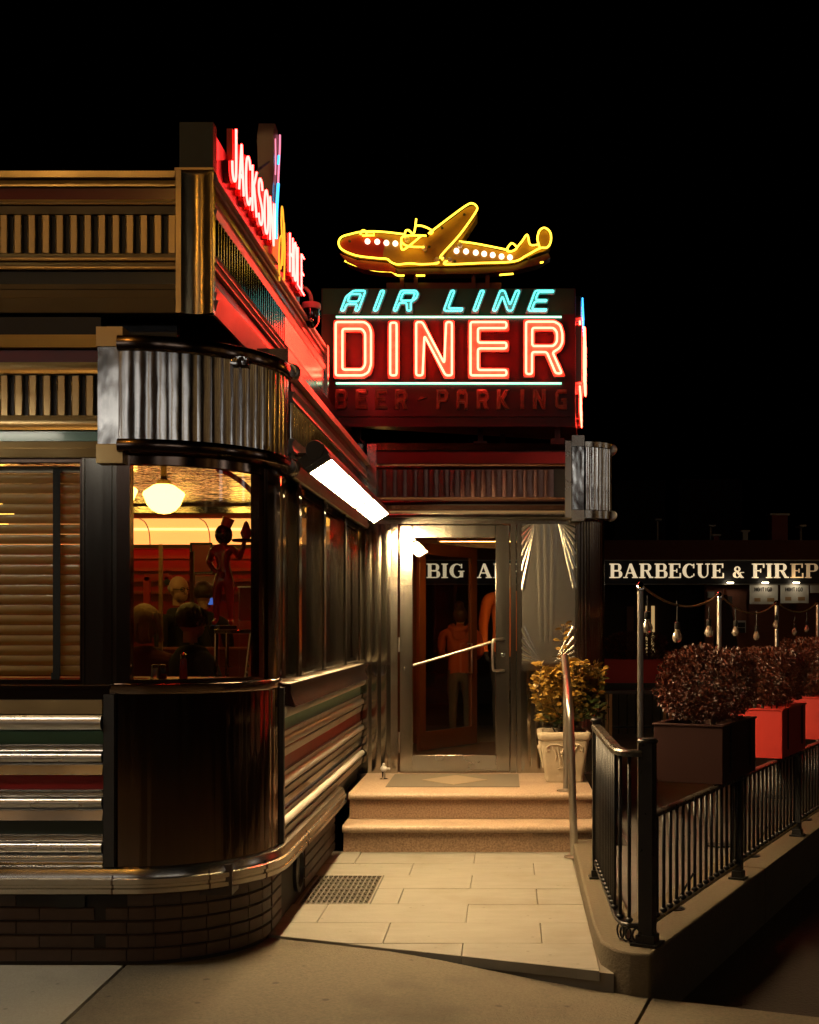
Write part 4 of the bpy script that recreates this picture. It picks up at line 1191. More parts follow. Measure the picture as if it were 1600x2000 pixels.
me_zig = bpy.data.meshes.new('crimped_bar'); bmx.bm.to_mesh(me_zig); bmx.bm.free(); me_zig.materials.append(M['galv'])
for i in range(NB):
    x = gx0 + 0.008 + pit_ * i
    if i: put('grate_bar', me_bar, gr, loc=(x, 0, 0))
    put('crimped_bar', me_zig, gr, loc=(x, 0, 0))

# ================================================================== flood lamp over the side windows
fl = thing('flood_lamp', 'long glowing white strip flood lamp bracketed to the cornice over the side windows', 'lamp', (-0.95, 6.6, 2.45))
def fpt(d, s, o=0.0):                               # s: 0 lower edge, 1 upper edge; o: out along the face normal
    a, c = Vector((-0.9975, 0, 2.3828)), Vector((-0.892, 0, 2.450))
    n = Vector((0.54, 0, -0.84))
    p = a.lerp(c, s) + n * o
    return Vector((p.x, d, p.z))
def fbox(d0, d1, s0, s1, o0, o1, name, m):
    bm = MB()
    v = [bm.bm.verts.new(fpt(d, s, o)) for d in (d0, d1) for s in (s0, s1) for o in (o0, o1)]
    for q in ((0, 1, 3, 2), (4, 6, 7, 5), (0, 4, 5, 1), (2, 3, 7, 6), (0, 2, 6, 4), (1, 5, 7, 3)): bm._f([v[i] for i in q])
    return bm.build(name, m, fl)
fbox(6.175, 9.367, -0.10, 1.10, -0.07, -0.012, 'lamp_housing', M['dark_metal'])
fbox(6.232, 8.13, 0.0, 1.0, -0.010, 0.0, 'diffuser', M['lamp_white']); fbox(8.175, 9.32, 0.0, 1.0, -0.010, 0.0, 'diffuser', M['lamp_white'])
fbox(6.23, 9.323, -0.07, -0.006, -0.011, 0.014, 'side_lip', M['dark_metal']); fbox(6.23, 9.323, 1.006, 1.07, -0.011, 0.006, 'side_lip', M['dark_metal'])
fbox(6.175, 6.228, -0.05, 1.05, -0.011, 0.012, 'end_cap', M['dark_metal']); fbox(9.325, 9.367, -0.05, 1.05, -0.011, 0.004, 'end_cap', M['dark_metal']); fbox(8.12, 8.185, -0.05, 1.05, -0.011, 0.012, 'joint_strip', M['dark_metal'])
for d in (6.62, 8.15, 9.2):
    b = MB(); b.tube([(D_S + 0.05, d, 2.52), (-1.03, d, 2.52), (-0.98, d, 2.47)], 0.012, 8); b.build('bracket', M['dark_metal'], fl)
b = MB(); b.lathe([(0.045, -0.02), (0.05, 0.0), (0.045, 0.04), (0.02, 0.05)], (-0.96, 6.19, 2.485), 16, axis='Y'); b.build('gland_box', M['dark_metal'], fl)

ff = thing('flood_lamp', 'strip flood lamp on arms over the left front window outside the left edge', 'lamp', (-4.4, 5.2, 2.62))
b = MB(); b.box(-6.4, -2.30, 5.10, 5.26, 2.600, 2.66); b.build('lamp_housing', M['dark_metal'], ff)
b = MB(); b.box(-6.36, -2.33, 5.12, 5.24, 2.588, 2.599); b.build('diffuser', M['lamp_front'], ff)
for x in (-6.0, -4.4, -2.8):
    b = MB(); b.tube([(x, 5.76, 2.70), (x, 5.3, 2.68), (x, 5.2, 2.661)], 0.012, 8); b.build('bracket', M['dark_metal'], ff)

# ================================================================== AIR LINE DINER sign
S = 9.90
KS = 0.3875
def sg(u, v, o=0.0):                                # region coordinates of the sign drawing to its face plane
    px, py = 600 + u * KS, 360 + v * KS
    return Vector(((px - 988) * S / 2400, S - o, CAMZ + (1222 - py) * S / 2400))
sign = thing('diner_sign', 'big maroon and green neon sign with red and turquoise letters above the entrance', 'sign', (-0.46, S, 3.1))
X0, X1 = sg(72, 0).x, sg(1352, 0).x
Z1, Z0 = sg(0, 524).z, sg(0, 1205).z
XB = X1 + 0.072
b = MB()                                           # wedge shaped cabinet: the second face runs back from the right front edge
b.plate([(X0, S), (X1, S), (XB, S + 0.95), (X0 + 0.25, S + 0.22)], [], lambda u, v, t: Vector((u, v, Z0 + t)), Z1 - Z0)
b.build('cabinet', M['maroon'], sign)
b = MB(); b.box(sg(80, 0).x, sg(1345, 0).x, S - 0.006, S - 0.0005, sg(0, 655).z + 0.02 - 0.02, Z1 - 0.004); b.build('green_field', M['sign_green'], sign)
b = MB(); b.box(X0, X1 - 0.02, S - 0.02, S - 0.0005, sg(0, 1172).z, sg(0, 1158).z); b.box(X0, X1, S - 0.03, S + 0.02, Z0 - 0.03, Z0 - 0.001); b.build('bottom_moulding', M['maroon'], sign)
TUBE_R = 0.0085
def channel_letter(outer, holes, face_m, tube_m, tin, r=TUBE_R, depth=0.05, tube_out=0.022, tubes=True, rnd=8, fm=None):
    fm = fm or sg
    bm = MB()
    o2 = rounded(outer, rnd) if rnd else outer
    h2 = [rounded(h, rnd * 0.7) if rnd else h for h in holes]
    bm.plate(o2, h2, lambda u, v, t: fm(u, v, 0.001 + t), depth, 0, 1)
    lo = bm.build('channel_letter', [face_m, M['letter_steel']], sign)
    if not tubes: return lo
    for lp, d in [(outer, tin)] + [(h, -tin) for h in holes]:
        t2 = rounded(inset(lp, d), 12, 4)
        bm = MB(); bm.tube([fm(u, v, depth + tube_out) for u, v in t2], r, 8, closed=True)
        bm.build('neon_tube', tube_m, lo)
        bm = MB()                                   # little stand-offs that hold the tube
        for k in range(0, len(t2), max(1, len(t2) // 4)):
            u, v = t2[k]; bm.tube([fm(u, v, depth), fm(u, v, depth + tube_out - r)], 0.004, 6)
        tag(bm.build('tube_support', M['glass_tube'], lo), kind='stuff')
    return lo
L_D = [(137, 692), (300, 692), (328, 715), (340, 750), (340, 920), (325, 965), (290, 985), (137, 985)]; H_D = [(197, 752), (275, 752), (285, 765), (285, 915), (275, 930), (197, 930)]
L_I = [(410, 695), (468, 695), (468, 985), (410, 985)]
L_N = [(540, 692), (592, 692), (690, 895), (690, 692), (745, 692), (745, 985), (692, 985), (598, 790), (598, 985), (540, 985)]
L_E = [(812, 692), (1018, 692), (1018, 748), (875, 748), (875, 795), (1018, 795), (1018, 850), (875, 850), (875, 932), (1018, 932), (1018, 985), (812, 985)]
L_R = [(1090, 690), (1250, 690), (1285, 712), (1298, 760), (1298, 810), (1280, 845), (1252, 862), (1303, 975), (1243, 975), (1198, 868), (1146, 868), (1146, 978), (1090, 978)]; H_R = [(1147, 747), (1235, 747), (1245, 760), (1245, 798), (1235, 812), (1147, 812)]
for o_, h_ in ((L_D, [H_D]), (L_I, []), (L_N, []), (L_E, []), (L_R, [H_R])):
    channel_letter(o_, h_, M['letter_cream'], M['n_red'], 13)
def italic(pts, x0, wd, base=655, top=535, shear=0.375):
    return [(x0 + p[0] * wd + (1 - p[1]) * (base - top) * shear, top + p[1] * (base - top)) for p in pts]
G_A = ([(0, 1), (0, .28), (.28, 0), (1, 0), (1, 1), (.66, 1), (.66, .72), (.34, .72), (.34, 1)], [[(.34, .30), (.66, .30), (.66, .46), (.34, .46)]])
G_I = ([(0, 0), (1, 0), (1, 1), (0, 1)], [])
G_R = ([(0, 0), (.78, 0), (1, .2), (1, .45), (.82, .6), (1, 1), (.66, 1), (.5, .66), (.32, .66), (.32, 1), (0, 1)], [[(.32, .24), (.68, .24), (.68, .42), (.32, .42)]])
G_L = ([(0, 0), (.34, 0), (.34, .74), (1, .74), (1, 1), (0, 1)], [])
G_N = ([(0, 0), (.30, 0), (.68, .55), (.68, 0), (1, 0), (1, 1), (.70, 1), (.32, .45), (.32, 1), (0, 1)], [])
G_E = ([(0, 0), (1, 0), (1, .22), (.34, .22), (.34, .39), (.85, .39), (.85, .61), (.34, .61), (.34, .78), (1, .78), (1, 1), (0, 1)], [])
for gph, x0, wd in ((G_A, 160, 108), (G_I, 324, 38), (G_R, 424, 112), (G_L, 676, 112), (G_I, 824, 38), (G_N, 922, 118), (G_E, 1098, 112)):
    channel_letter(italic(gph[0], x0, wd), [italic(h, x0, wd) for h in gph[1]], M['letter_teal'], M['n_teal'], 9.5, r=0.0062, depth=0.04, tube_out=0.016, rnd=5)
for v in (673, 1007):
    b = MB(); b.tube([sg(148, v, 0.03), sg(1282, v, 0.03)], 0.0085, 10); b.build('neon_bar', M['n_green'], sign)
    b = MB()
    for u in (160, 500, 900, 1265): b.tube([sg(u, v, 0.0), sg(u, v, 0.022)], 0.005, 6)
    tag(b.build('bar_support', M['glass_tube'], sign), kind='stuff')
G_B = ([(0, 0), (.8, 0), (1, .15), (1, .4), (.88, .5), (1, .6), (1, .85), (.8, 1), (0, 1)], [[(.3, .2), (.7, .2), (.7, .4), (.3, .4)], [(.3, .6), (.7, .6), (.7, .8), (.3, .8)]])
G_P = ([(0, 0), (.8, 0), (1, .16), (1, .48), (.8, .64), (.32, .64), (.32, 1), (0, 1)], [[(.32, .22), (.68, .22), (.68, .42), (.32, .42)]])
G_A2 = ([(0, 1), (0, .2), (.2, 0), (.8, 0), (1, .2), (1, 1), (.68, 1), (.68, .7), (.32, .7), (.32, 1)], [[(.32, .26), (.68, .26), (.68, .48), (.32, .48)]])
G_K = ([(0, 0), (.32, 0), (.32, .38), (.66, 0), (1, 0), (.58, .48), (1, 1), (.64, 1), (.32, .62), (.32, 1), (0, 1)], [])
G_G = ([(.2, 0), (1, 0), (1, .22), (.32, .22), (.32, .78), (.68, .78), (.68, .62), (.5, .62), (.5, .44), (1, .44), (1, 1), (.2, 1), (0, .82), (0, .18)], [])
def flat_(pts, x0, wd): return [(x0 + p[0] * wd, 1035 + p[1] * 100) for p in pts]
for gph, x0, wd in ((G_B, 142, 62), (G_E, 245, 60), (G_E, 343, 60), (G_R, 443, 64), (G_P, 652, 60), (G_A2, 752, 58), (G_R, 853, 64), (G_K, 955, 66), (G_I, 1075, 20), (G_N, 1138, 66), (G_G, 1250, 60)):
    lo = channel_letter(flat_(gph[0], x0, wd), [flat_(h, x0, wd) for h in gph[1]], M['letter_dull'], None, 5, depth=0.02, tubes=False, rnd=3)
    b = MB(); b.tube([sg(u, v, 0.034) for u, v in rounded(inset(flat_(gph[0], x0, wd), 6.5), 5, 3)], 0.0032, 6, closed=True); b.build('glass_tube', M['glass_tube'], lo)
channel_letter([(558, 1092), (572, 1070), (604, 1076)], [], M['letter_dull'], None, 3, depth=0.02, tubes=False, rnd=0)
# second face, seen almost edge on: stacked tube letters stand proud of it
SD = Vector((XB - X1, 0.95, 0)).normalized(); SN = Vector((SD.y, -SD.x, 0))
def s2(t, z, o): return Vector((X1, S, 0)) + SD * (0.04 + t) + SN * o + Vector((0, 0, z))
def sg2(u, v, o=0.0): return s2(0.02 + (u - 72) / 1280 * 0.88, sg(0, v).z, o)
for o_, h_ in ((L_D, [H_D]), (L_I, []), (L_N, []), (L_E, []), (L_R, [H_R])):
    channel_letter(o_, h_, M['letter_cream'], M['n_red'], 13, fm=sg2, r=0.0095)
for gph, x0, wd in ((G_A, 160, 108), (G_I, 324, 38), (G_R, 424, 112), (G_L, 676, 112), (G_I, 824, 38), (G_N, 922, 118), (G_E, 1098, 112)):
    channel_letter(italic(gph[0], x0, wd), [italic(h, x0, wd) for h in gph[1]], M['letter_teal'], M['n_blue'], 9.5, r=0.0062, depth=0.04, tube_out=0.016, rnd=5, fm=sg2)
for v in (676, 1007):
    b = MB(); b.tube([sg2(120, v, 0.035), sg2(1300, v, 0.035)], 0.008, 8); b.build('neon_bar', M['n_red'], sign)
for x0 in (142, 245, 343, 443, 652, 752, 853, 955, 1138, 1250):
    q = [(x0, 1045), (x0 + 58, 1045), (x0 + 58, 1140), (x0, 1140)]
    lo = channel_letter(q, [], M['letter_dull'], M['n_red'], 6, depth=0.025, tube_out=0.014, rnd=4, fm=sg2, r=0.006)
# legs down to the porch roof
for u, dd in ((870, 0.25), (1265, 0.10), (240, 0.2), (985, 0.55)):
    p = sg(u, 0)
    b = MB(); b.box(p.x - 0.022, p.x + 0.022, S + dd, S + dd + 0.05, zf(868), Z0 - 0.001); b.box(p.x - 0.055, p.x + 0.055, S + dd - 0.03, S + dd + 0.08, zf(868), zf(868) + 0.045); b.build('leg', M['maroon'], sign)

# ================================================================== aeroplane sign
Pd = 9.95
def pl(u, v, o=0.0):
    px, py = 640 + u * 0.2875, 380 + v * 0.2875
    return Vector(((px - 988) * Pd / 2400, Pd - o, CAMZ + (1222 - py) * Pd / 2400))
plane = thing('aeroplane_sign', 'gold sheet metal aeroplane outlined in yellow neon on top of the diner sign', 'sign', (-0.5, Pd, 4.3))
body = smooth_line([(v[0], v[1], 0) for v in [(75, 330), (110, 292), (180, 272), (240, 262), (370, 262), (520, 278), (600, 272), (680, 290)]], 4)
body2 = smooth_line([(v[0], v[1], 0) for v in [(900, 328), (1020, 345), (1210, 385), (1290, 370), (1330, 320), (1356, 282), (1378, 330), (1400, 355), (1430, 340), (1425, 280), (1450, 242), (1490, 240), (1518, 280), (1515, 345), (1480, 380), (1430, 395), (1350, 430), (1260, 465), (1030, 478), (800, 485), (640, 485), (480, 490), (420, 455), (330, 445), (200, 430), (110, 395), (75, 350)]], 4)
outl = [(p.x, p.y) for p in body] + [(940, 110), (985, 88), (1015, 105), (1015, 150)] + [(p.x, p.y) for p in body2]
TH = 0.16
b = MB(); b.plate(outl, [], lambda u, v, t: pl(u, v, t - TH), TH); b.build('body', M['plane_gold'], plane)
nose = [(80, 340), (115, 300), (180, 280), (300, 285), (390, 310), (380, 380), (370, 435), (330, 440), (205, 425), (115, 390)]
b = MB(); b.plate([(p.x, p.y) for p in smooth_line([(a, c, 0) for a, c in nose + [nose[0]]], 4)[:-1]], [], lambda u, v, t: pl(u, v, t + 0.001), 0.003); b.build('nose_paint', M['plane_red'], plane)
keel = [(80, 395), (200, 440), (330, 452), (420, 462), (460, 495), (460, 535), (430, 522), (340, 518), (230, 500), (130, 455)]
b = MB(); b.plate(keel, [], lambda u, v, t: pl(u, v, t - TH), TH - 0.012); b.build('keel', M['plane_red'], plane)
b = MB(); b.plate([(460, 492), (800, 490), (1030, 484), (1260, 472), (1500, 390), (1515, 420), (1430, 470), (1260, 510), (1030, 530), (470, 535)], [], lambda u, v, t: pl(u, v, t - TH), TH - 0.03); b.build('belly', M['maroon'], plane)
wing = [(690, 290), (940, 105), (985, 86), (1012, 95), (1010, 150), (925, 255), (790, 430), (720, 440)]
b = MB(); b.plate(wing, [], lambda u, v, t: pl(u, v, t), 0.05); b.build('wing', M['plane_gold'], plane)
for (u, v, a) in ((150, 318, 0), (205, 432, 0), (610, 285, 0), (780, 240, 1), (930, 150, 1), (690, 355, 0), (865, 455, 0), (1370, 435, 0), (1170, 372, 0)):
    b = MB(); c = pl(u, v, 0.055 if a else 0.004); b.lathe([(0.012, 0.0), (0.010, -0.006), (0.004, -0.008)], c, 10, axis='Y'); b.build('bolt', M['dark_metal'], plane)
def pt(pts, o=0.045, r=0.0075, m='n_yellow', closed=False, sm=True):
    q = smooth_line([(a, c, 0) for a, c in pts], 6) if sm else [Vector((a, c, 0)) for a, c in pts]
    bm = MB(); bm.tube([pl(p.x, p.y, o) for p in q], r, 8, closed=closed); bm.build('neon_tube', M[m], plane)
pt([(530, 282), (370, 264), (240, 264), (160, 280), (100, 300), (80, 340), (105, 385), (200, 425), (330, 442), (405, 448), (435, 470), (480, 485), (560, 478), (640, 484), (745, 478), (752, 465)])
pt([(690, 292), (830, 185), (940, 105), (985, 88), (1018, 115), (1000, 160), (900, 300), (775, 440), (790, 455), (780, 468)], o=0.10)
pt([(895, 330), (1010, 345), (1210, 385), (1220, 395), (1255, 395), (1285, 372), (1250, 342), (1215, 385)])
pt([(1285, 372), (1320, 330), (1356, 284), (1375, 350), (1425, 352)])
pt([(1440, 370), (1425, 310), (1440, 255), (1475, 238), (1512, 270), (1515, 330), (1490, 370), (1440, 376), (1350, 425), (1260, 466), (1030, 476), (800, 484), (830, 455)])
pt([(115, 445), (200, 480), (330, 512), (430, 518), (470, 543), (520, 545)], o=-0.02); pt([(600, 545), (660, 545)], o=-0.02, sm=False); pt([(1168, 541), (1262, 533)], o=-0.02, sm=False); pt([(1445, 458), (1466, 453)], o=-0.02, sm=False)
pt([(228, 285), (240, 258), (262, 262), (268, 290), (240, 290)], o=0.05); pt([(270, 290), (320, 290), (318, 268), (270, 268)], o=0.05, closed=True, sm=False)
pt([(606, 180), (590, 278), (555, 258), (535, 262), (528, 290)], o=0.06); pt([(600, 225), (650, 230), (700, 252), (716, 270), (700, 285)], o=0.06)
pt([(675, 298), (560, 296), (510, 310), (512, 345), (560, 370), (660, 374)], o=0.07); pt([(505, 340), (520, 395), (640, 302)], o=0.08)
for (u, v) in ((272, 320), (338, 322), (400, 330), (461, 334), (876, 384), (941, 388), (1007, 396), (1064, 404), (1122, 412), (1182, 422), (1239, 428)):
    b = MB(); b.lathe([(0.022, 0.0), (0.021, -0.012), (0.012, -0.022), (0.003, -0.025)], pl(u, v, 0.004), 14, axis='Y'); b.build('bulb', M['n_bulb'], plane)
for (u, v, o) in ((543, 314, .03), (660, 374, .03), (900, 352, .03), (745, 455, .03), (790, 452, .07), (832, 455, .03)):
    b = MB(); c = pl(u, v, o); b.lathe([(0.020, 0.02), (0.020, -0.03), (0.014, -0.034)], c, 14, axis='Y'); b.build('tube_socket', M['white_plastic'], plane)
for u in (500, 595, 990, 1085):
    p0 = pl(u, 532, -0.08); p1 = sg(0, 524)
    b = MB(); b.box(p0.x - 0.016, p0.x + 0.016, Pd + 0.06, Pd + 0.10, Z1 + 0.001, p0.z); b.build('leg', M['maroon'], plane)
b = MB(); b.box(pl(390, 0).x, pl(1180, 0).x, Pd + 0.11, Pd + 0.15, Z1 + 0.04, Z1 + 0.09); b.build('base_beam', M['maroon'], plane)

# ================================================================== JACKSON HOLE sign along the cornice
jh = thing('cornice_sign', 'row of tall glowing red neon letters standing along the side cornice', 'sign', (-1.45, 7.3, 3.82))
LX = -1.40
b = MB(); b.box(LX - 0.17, LX - 0.035, 6.0, 8.55, su(334), su(236)); b.build('sign_cabinet', M['maroon'], jh)
b = MB(); b.box(LX - 0.175, LX - 0.012, 5.93, 6.0, su(330), su(233)); b.build('cabinet_end', M['cabinet_grey'], jh)
STROKE = {'J': [[(.85, 0), (.85, .78), (.7, .96), (.4, 1), (.12, .9), (.05, .7)]], 'A': [[(0, 1), (.5, 0), (1, 1)], [(.2, .66), (.8, .66)]],
          'C': [[(1, .2), (.8, .03), (.45, 0), (.12, .15), (0, .5), (.12, .85), (.45, 1), (.8, .97), (1, .8)]],
          'K': [[(0, 0), (0, 1)], [(1, 0), (.05, .58)], [(.35, .4), (1, 1)]],
          'S': [[(.95, .18), (.75, .02), (.35, 0), (.06, .14), (.1, .36), (.5, .48), (.9, .62), (.95, .85), (.65, 1), (.25, .98), (.02, .82)]],
          'O': [[(.5, 0), (.85, .12), (1, .5), (.85, .88), (.5, 1), (.15, .88), (0, .5), (.15, .12), (.5, 0)]],
          'N': [[(0, 1), (0, 0), (1, 1), (1, 0)]], 'H': [[(0, 0), (0, 1)], [(1, 0), (1, 1)], [(0, .5), (1, .5)]],
          'L': [[(0, 0), (0, 1), (1, 1)]], 'E': [[(1, 0), (0, 0), (0, 1), (1, 1)], [(0, .48), (.8, .48)]],
          'M': [[(0, 1), (0, 0), (.5, .7), (1, 0), (1, 1)]], 'T': [[(0, 0), (1, 0)], [(.5, 0), (.5, 1)]], 'I': [[(.5, 0), (.5, 1)]],
          'G': [[(1, .2), (.8, .03), (.45, 0), (.12, .15), (0, .5), (.12, .85), (.45, 1), (.8, .97), (1, .75), (1, .55), (.6, .55)]],
          'P': [[(0, 1), (0, 0), (.7, 0), (1, .15), (1, .4), (.7, .55), (0, .55)]], 'R': [[(0, 1), (0, 0), (.7, 0), (1, .15), (1, .4), (.7, .55), (0, .55)], [(.5, .55), (1, 1)]], 'U': [[(0, 0), (0, .8), (.25, 1), (.75, 1), (1, .8), (1, 0)]]}
def jletter(ch, y0, wd, zt, zb):
    lo = None
    for st_ in STROKE[ch]:
        pts = [(y0 + p[0] * wd, zt - p[1] * (zt - zb)) for p in st_]
        q = smooth_line([(0, a, c) for a, c in pts], 4) if ch in 'JCSO' else [Vector((0, a, c)) for a, c in pts]
        bm = MB()
        for p, p2 in zip(q, q[1:]):                 # deep metal channel behind the tube
            dv = (p2 - p); 
            if dv.length < 1e-5: continue
            nn = Vector((0, -dv.z, dv.y)).normalized() * 0.0115
            vs = [bm.bm.verts.new(Vector((xx, 0, 0)) + pp + s * nn) for xx in (LX - 0.034, LX - 0.004) for pp in (p, p2) for s in (-1, 1)]
            for f in ((0, 1, 3, 2), (4, 6, 7, 5), (0, 4, 5, 1), (2, 3, 7, 6), (0, 2, 6, 4), (1, 5, 7, 3)): bm._f([vs[i] for i in f])
        if lo is None: lo = bm.build('channel_letter', M['letter_red'], jh)
        else: bm.build('letter_bar', M['letter_red'], lo)
        bm = MB(); bm.tube([Vector((LX + 0.012, p.y, p.z)) for p in q], 0.0062, 8); bm.build('neon_tube', M['n_pinkred'], lo)
ZB, ZT = 3.875, 4.125
for i, ch in enumerate('JACKSON'): jletter(ch, 6.23 + i * 0.168, 0.112, ZT + (0.03 if i == 0 else 0), ZB)
for i, ch in enumerate('HOLE'): jletter(ch, 7.90 + i * 0.150, 0.105, ZT, ZB)
# shaped cut-out cabinet between the two words
cut = thing('cutout_sign', 'tall shaped metal sign with pink, blue and yellow neon between the words on the cornice', 'sign', (LX - 0.05, 7.62, 3.85))
ct = lambda y, z: (y, z)
shape = [(7.46, 3.86), (7.70, 3.86), (7.69, 4.05), (7.66, 4.30), (7.68, 4.55), (7.65, 4.68), (7.56, 4.69), (7.51, 4.60), (7.53, 4.40), (7.48, 4.25), (7.50, 4.05)]
b = MB(); b.plate(shape, [], lambda u, v, t: Vector((LX - 0.12 + t, u, v)), 0.10); b.build('cutout_cabinet', M['letter_steel'], cut)
def ctube(pts, m, o=0.0, r=0.007):
    bm = MB(); bm.tube([Vector((LX + o, p.y, p.z)) for p in smooth_line([(0, a, c) for a, c in pts], 5)], r, 8); bm.build('neon_tube', M[m], cut)
ctube([(7.66, 4.66), (7.65, 4.55), (7.62, 4.44), (7.60, 4.33)], 'n_pink', -0.008, 0.006); ctube([(7.52, 4.58), (7.53, 4.45), (7.52, 4.36)], 'n_pink', -0.010, 0.004)
ctube([(7.49, 3.96), (7.50, 4.10), (7.53, 4.22), (7.56, 4.32)], 'n_blue', 0.0, 0.009); ctube([(7.56, 4.44), (7.58, 4.50)], 'n_blue', 0.0)
ctube([(7.64, 3.84), (7.68, 4.05), (7.66, 4.16), (7.62, 4.20), (7.60, 4.10), (7.63, 3.95), (7.58, 3.80)], 'n_amber', 0.012, 0.005)
ctube([(7.56, 3.72), (7.54, 3.86), (7.57, 3.98), (7.62, 4.02)], 'n_amber', 0.008, 0.005); ctube([(7.68, 3.76), (7.71, 3.95), (7.68, 4.12)], 'n_amber', 0.014, 0.005)
b = MB(); b.tube([(LX - 0.05, 7.54, 4.45), (LX - 0.10, 6.95, 4.10)], 0.007, 6); b.build('brace_rod', M['dark_metal'], cut)

# ================================================================== dome camera on a swan neck
dc_ = thing('security_camera', 'dome security camera hanging from a curved arm at the end of the cornice', 'camera', (-1.40, 8.7, 3.9))
Dp = lambda x, y: P(x, y, 8.7)
b = MB(); b.tube(smooth_line([(-1.60, 8.7, Dp(590, 561).z), Dp(590, 561), Dp(600, 566), Dp(607, 578), Dp(608, 596)], 6), 0.013, 12); b.build('swan_neck', M['white_plastic'], dc_)
c = Dp(608, 592)
b = MB(); b.lathe([(0.02, 0.004), (0.062, 0.0), (0.068, -0.012), (0.068, -0.042), (0.06, -0.045)], c, 24); b.build('camera_cap', M['white_plastic'], dc_)
b = MB(); b.lathe([(0.060, -0.046), (0.060, -0.105), (0.052, -0.14), (0.035, -0.165), (0.012, -0.178)], c, 24); b.build('camera_dome', M['dome_black'], dc_)
b = MB(); b.ball(c + Vector((0.01, -0.055, -0.13)), 0.017); b.build('lens', M['chrome'], dc_)

# ================================================================== people
def skin_body(name, joints, bones, mat_fn, mats, parent, head=None, subdiv=2):
    """one continuous body grown over connected joints {name: (pos, radius[, radius_y])}; the head and its face are joined into the same mesh."""
    me = bpy.data.meshes.new(name + '_cage')
    keys = list(joints)
    me.from_pydata([joints[k][0] for k in keys], [(keys.index(a), keys.index(c)) for a, c in bones], [])
    tmp = bpy.data.objects.new(name + '_cage', me)
    COL.objects.link(tmp)
    sk = tmp.modifiers.new('skin', 'SKIN')
    sk.use_smooth_shade = True
    for i, k in enumerate(keys):
        r = joints[k][1]
        me.skin_vertices[0].data[i].radius = r if isinstance(r, tuple) else (r, r)
    me.skin_vertices[0].data[0].use_root = True
    ss = tmp.modifiers.new('sub', 'SUBSURF'); ss.levels = subdiv; ss.render_levels = subdiv
    dg = bpy.context.evaluated_depsgraph_get()
    out = bpy.data.meshes.new_from_object(tmp.evaluated_get(dg))
    bpy.data.objects.remove(tmp)
    b = MB()
    b.bm.from_mesh(out)
    if head: head(b)
    for m in mats: pass
    b.bm.faces.ensure_lookup_table()
    for f in b.bm.faces:
        if f.material_index == 0 or not head: f.material_index = mat_fn(f.calc_center_median())
        f.smooth = True
    o = b.build('body', mats, parent)
    bpy.data.meshes.remove(out)
    return o
def head_shape(b, c, s, face, mi=1):
    """skull, jaw, nose, ears, eyes, lips; c: centre, s: half head height, face: unit vector the face looks at"""
    c = Vector(c); f = Vector(face).normalized(); z = Vector((0, 0, 1)); l = z.cross(f).normalized()
    rot = Matrix((l, f, z)).transposed()
    b.ball(c + z * s * 0.12 - f * s * 0.05, s * 0.68, s * 0.82, s * 0.88, 16, 10, mi, rot)
    b.ball(c - z * s * 0.38 + f * s * 0.16, s * 0.54, s * 0.60, s * 0.62, 14, 9, mi, rot)
    b.ball(c + f * s * 0.80 - z * s * 0.12, s * 0.13, s * 0.17, s * 0.22, 8, 6, mi, rot)
    for k in (-1, 1):
        b.ball(c + l * k * s * 0.69 - z * s * 0.05, s * 0.07, s * 0.16, s * 0.22, 8, 6, mi, rot)
        b.ball(c + l * k * s * 0.27 + f * s * 0.70 + z * s * 0.05, s * 0.10, s * 0.06, s * 0.07, 8, 6, mi + 1, rot)
    b.ball(c + f * s * 0.72 - z * s * 0.46, s * 0.22, s * 0.06, s * 0.06, 8, 6, mi, rot)
    b.tube([c - z * s * 0.5 - f * s * 0.1, c - z * s * 1.25 - f * s * 0.12], s * 0.42, 12, mi=mi)
def hand(j, bones, wrist, pos, direction, up, k, s=1.0):
    """palm and five bent fingers rooted in the palm"""
    d = Vector(direction).normalized(); u = Vector(up).normalized(); l = d.cross(u).normalized()
    p = Vector(pos) + d * 0.075 * s
    j[k + 'palm'] = (tuple(p), (0.030 * s, 0.017 * s)); bones.append((wrist, k + 'palm'))
    for i, (off, ln) in enumerate(((-0.030, 0.060), (-0.010, 0.072), (0.010, 0.070), (0.028, 0.055))):
        a = p + d * 0.035 * s + l * off * s; b_ = a + (d * 0.8 - u * 0.4) * ln * 0.55 * s; c_ = b_ + (d * 0.35 - u * 0.8) * ln * 0.5 * s
        j[k + f'f{i}a'] = (tuple(a), 0.009 * s); j[k + f'f{i}b'] = (tuple(b_), 0.008 * s); j[k + f'f{i}c'] = (tuple(c_), 0.0065 * s)
        bones += [(k + 'palm', k + f'f{i}a'), (k + f'f{i}a', k + f'f{i}b'), (k + f'f{i}b', k + f'f{i}c')]
    a = p - d * 0.02 * s + l * -0.034 * s; b_ = a + (d * 0.6 - l * 0.7) * 0.035 * s
    j[k + 'ta'] = (tuple(a), 0.010 * s); j[k + 'tb'] = (tuple(b_), 0.009 * s); bones += [(k + 'palm', k + 'ta'), (k + 'ta', k + 'tb')]

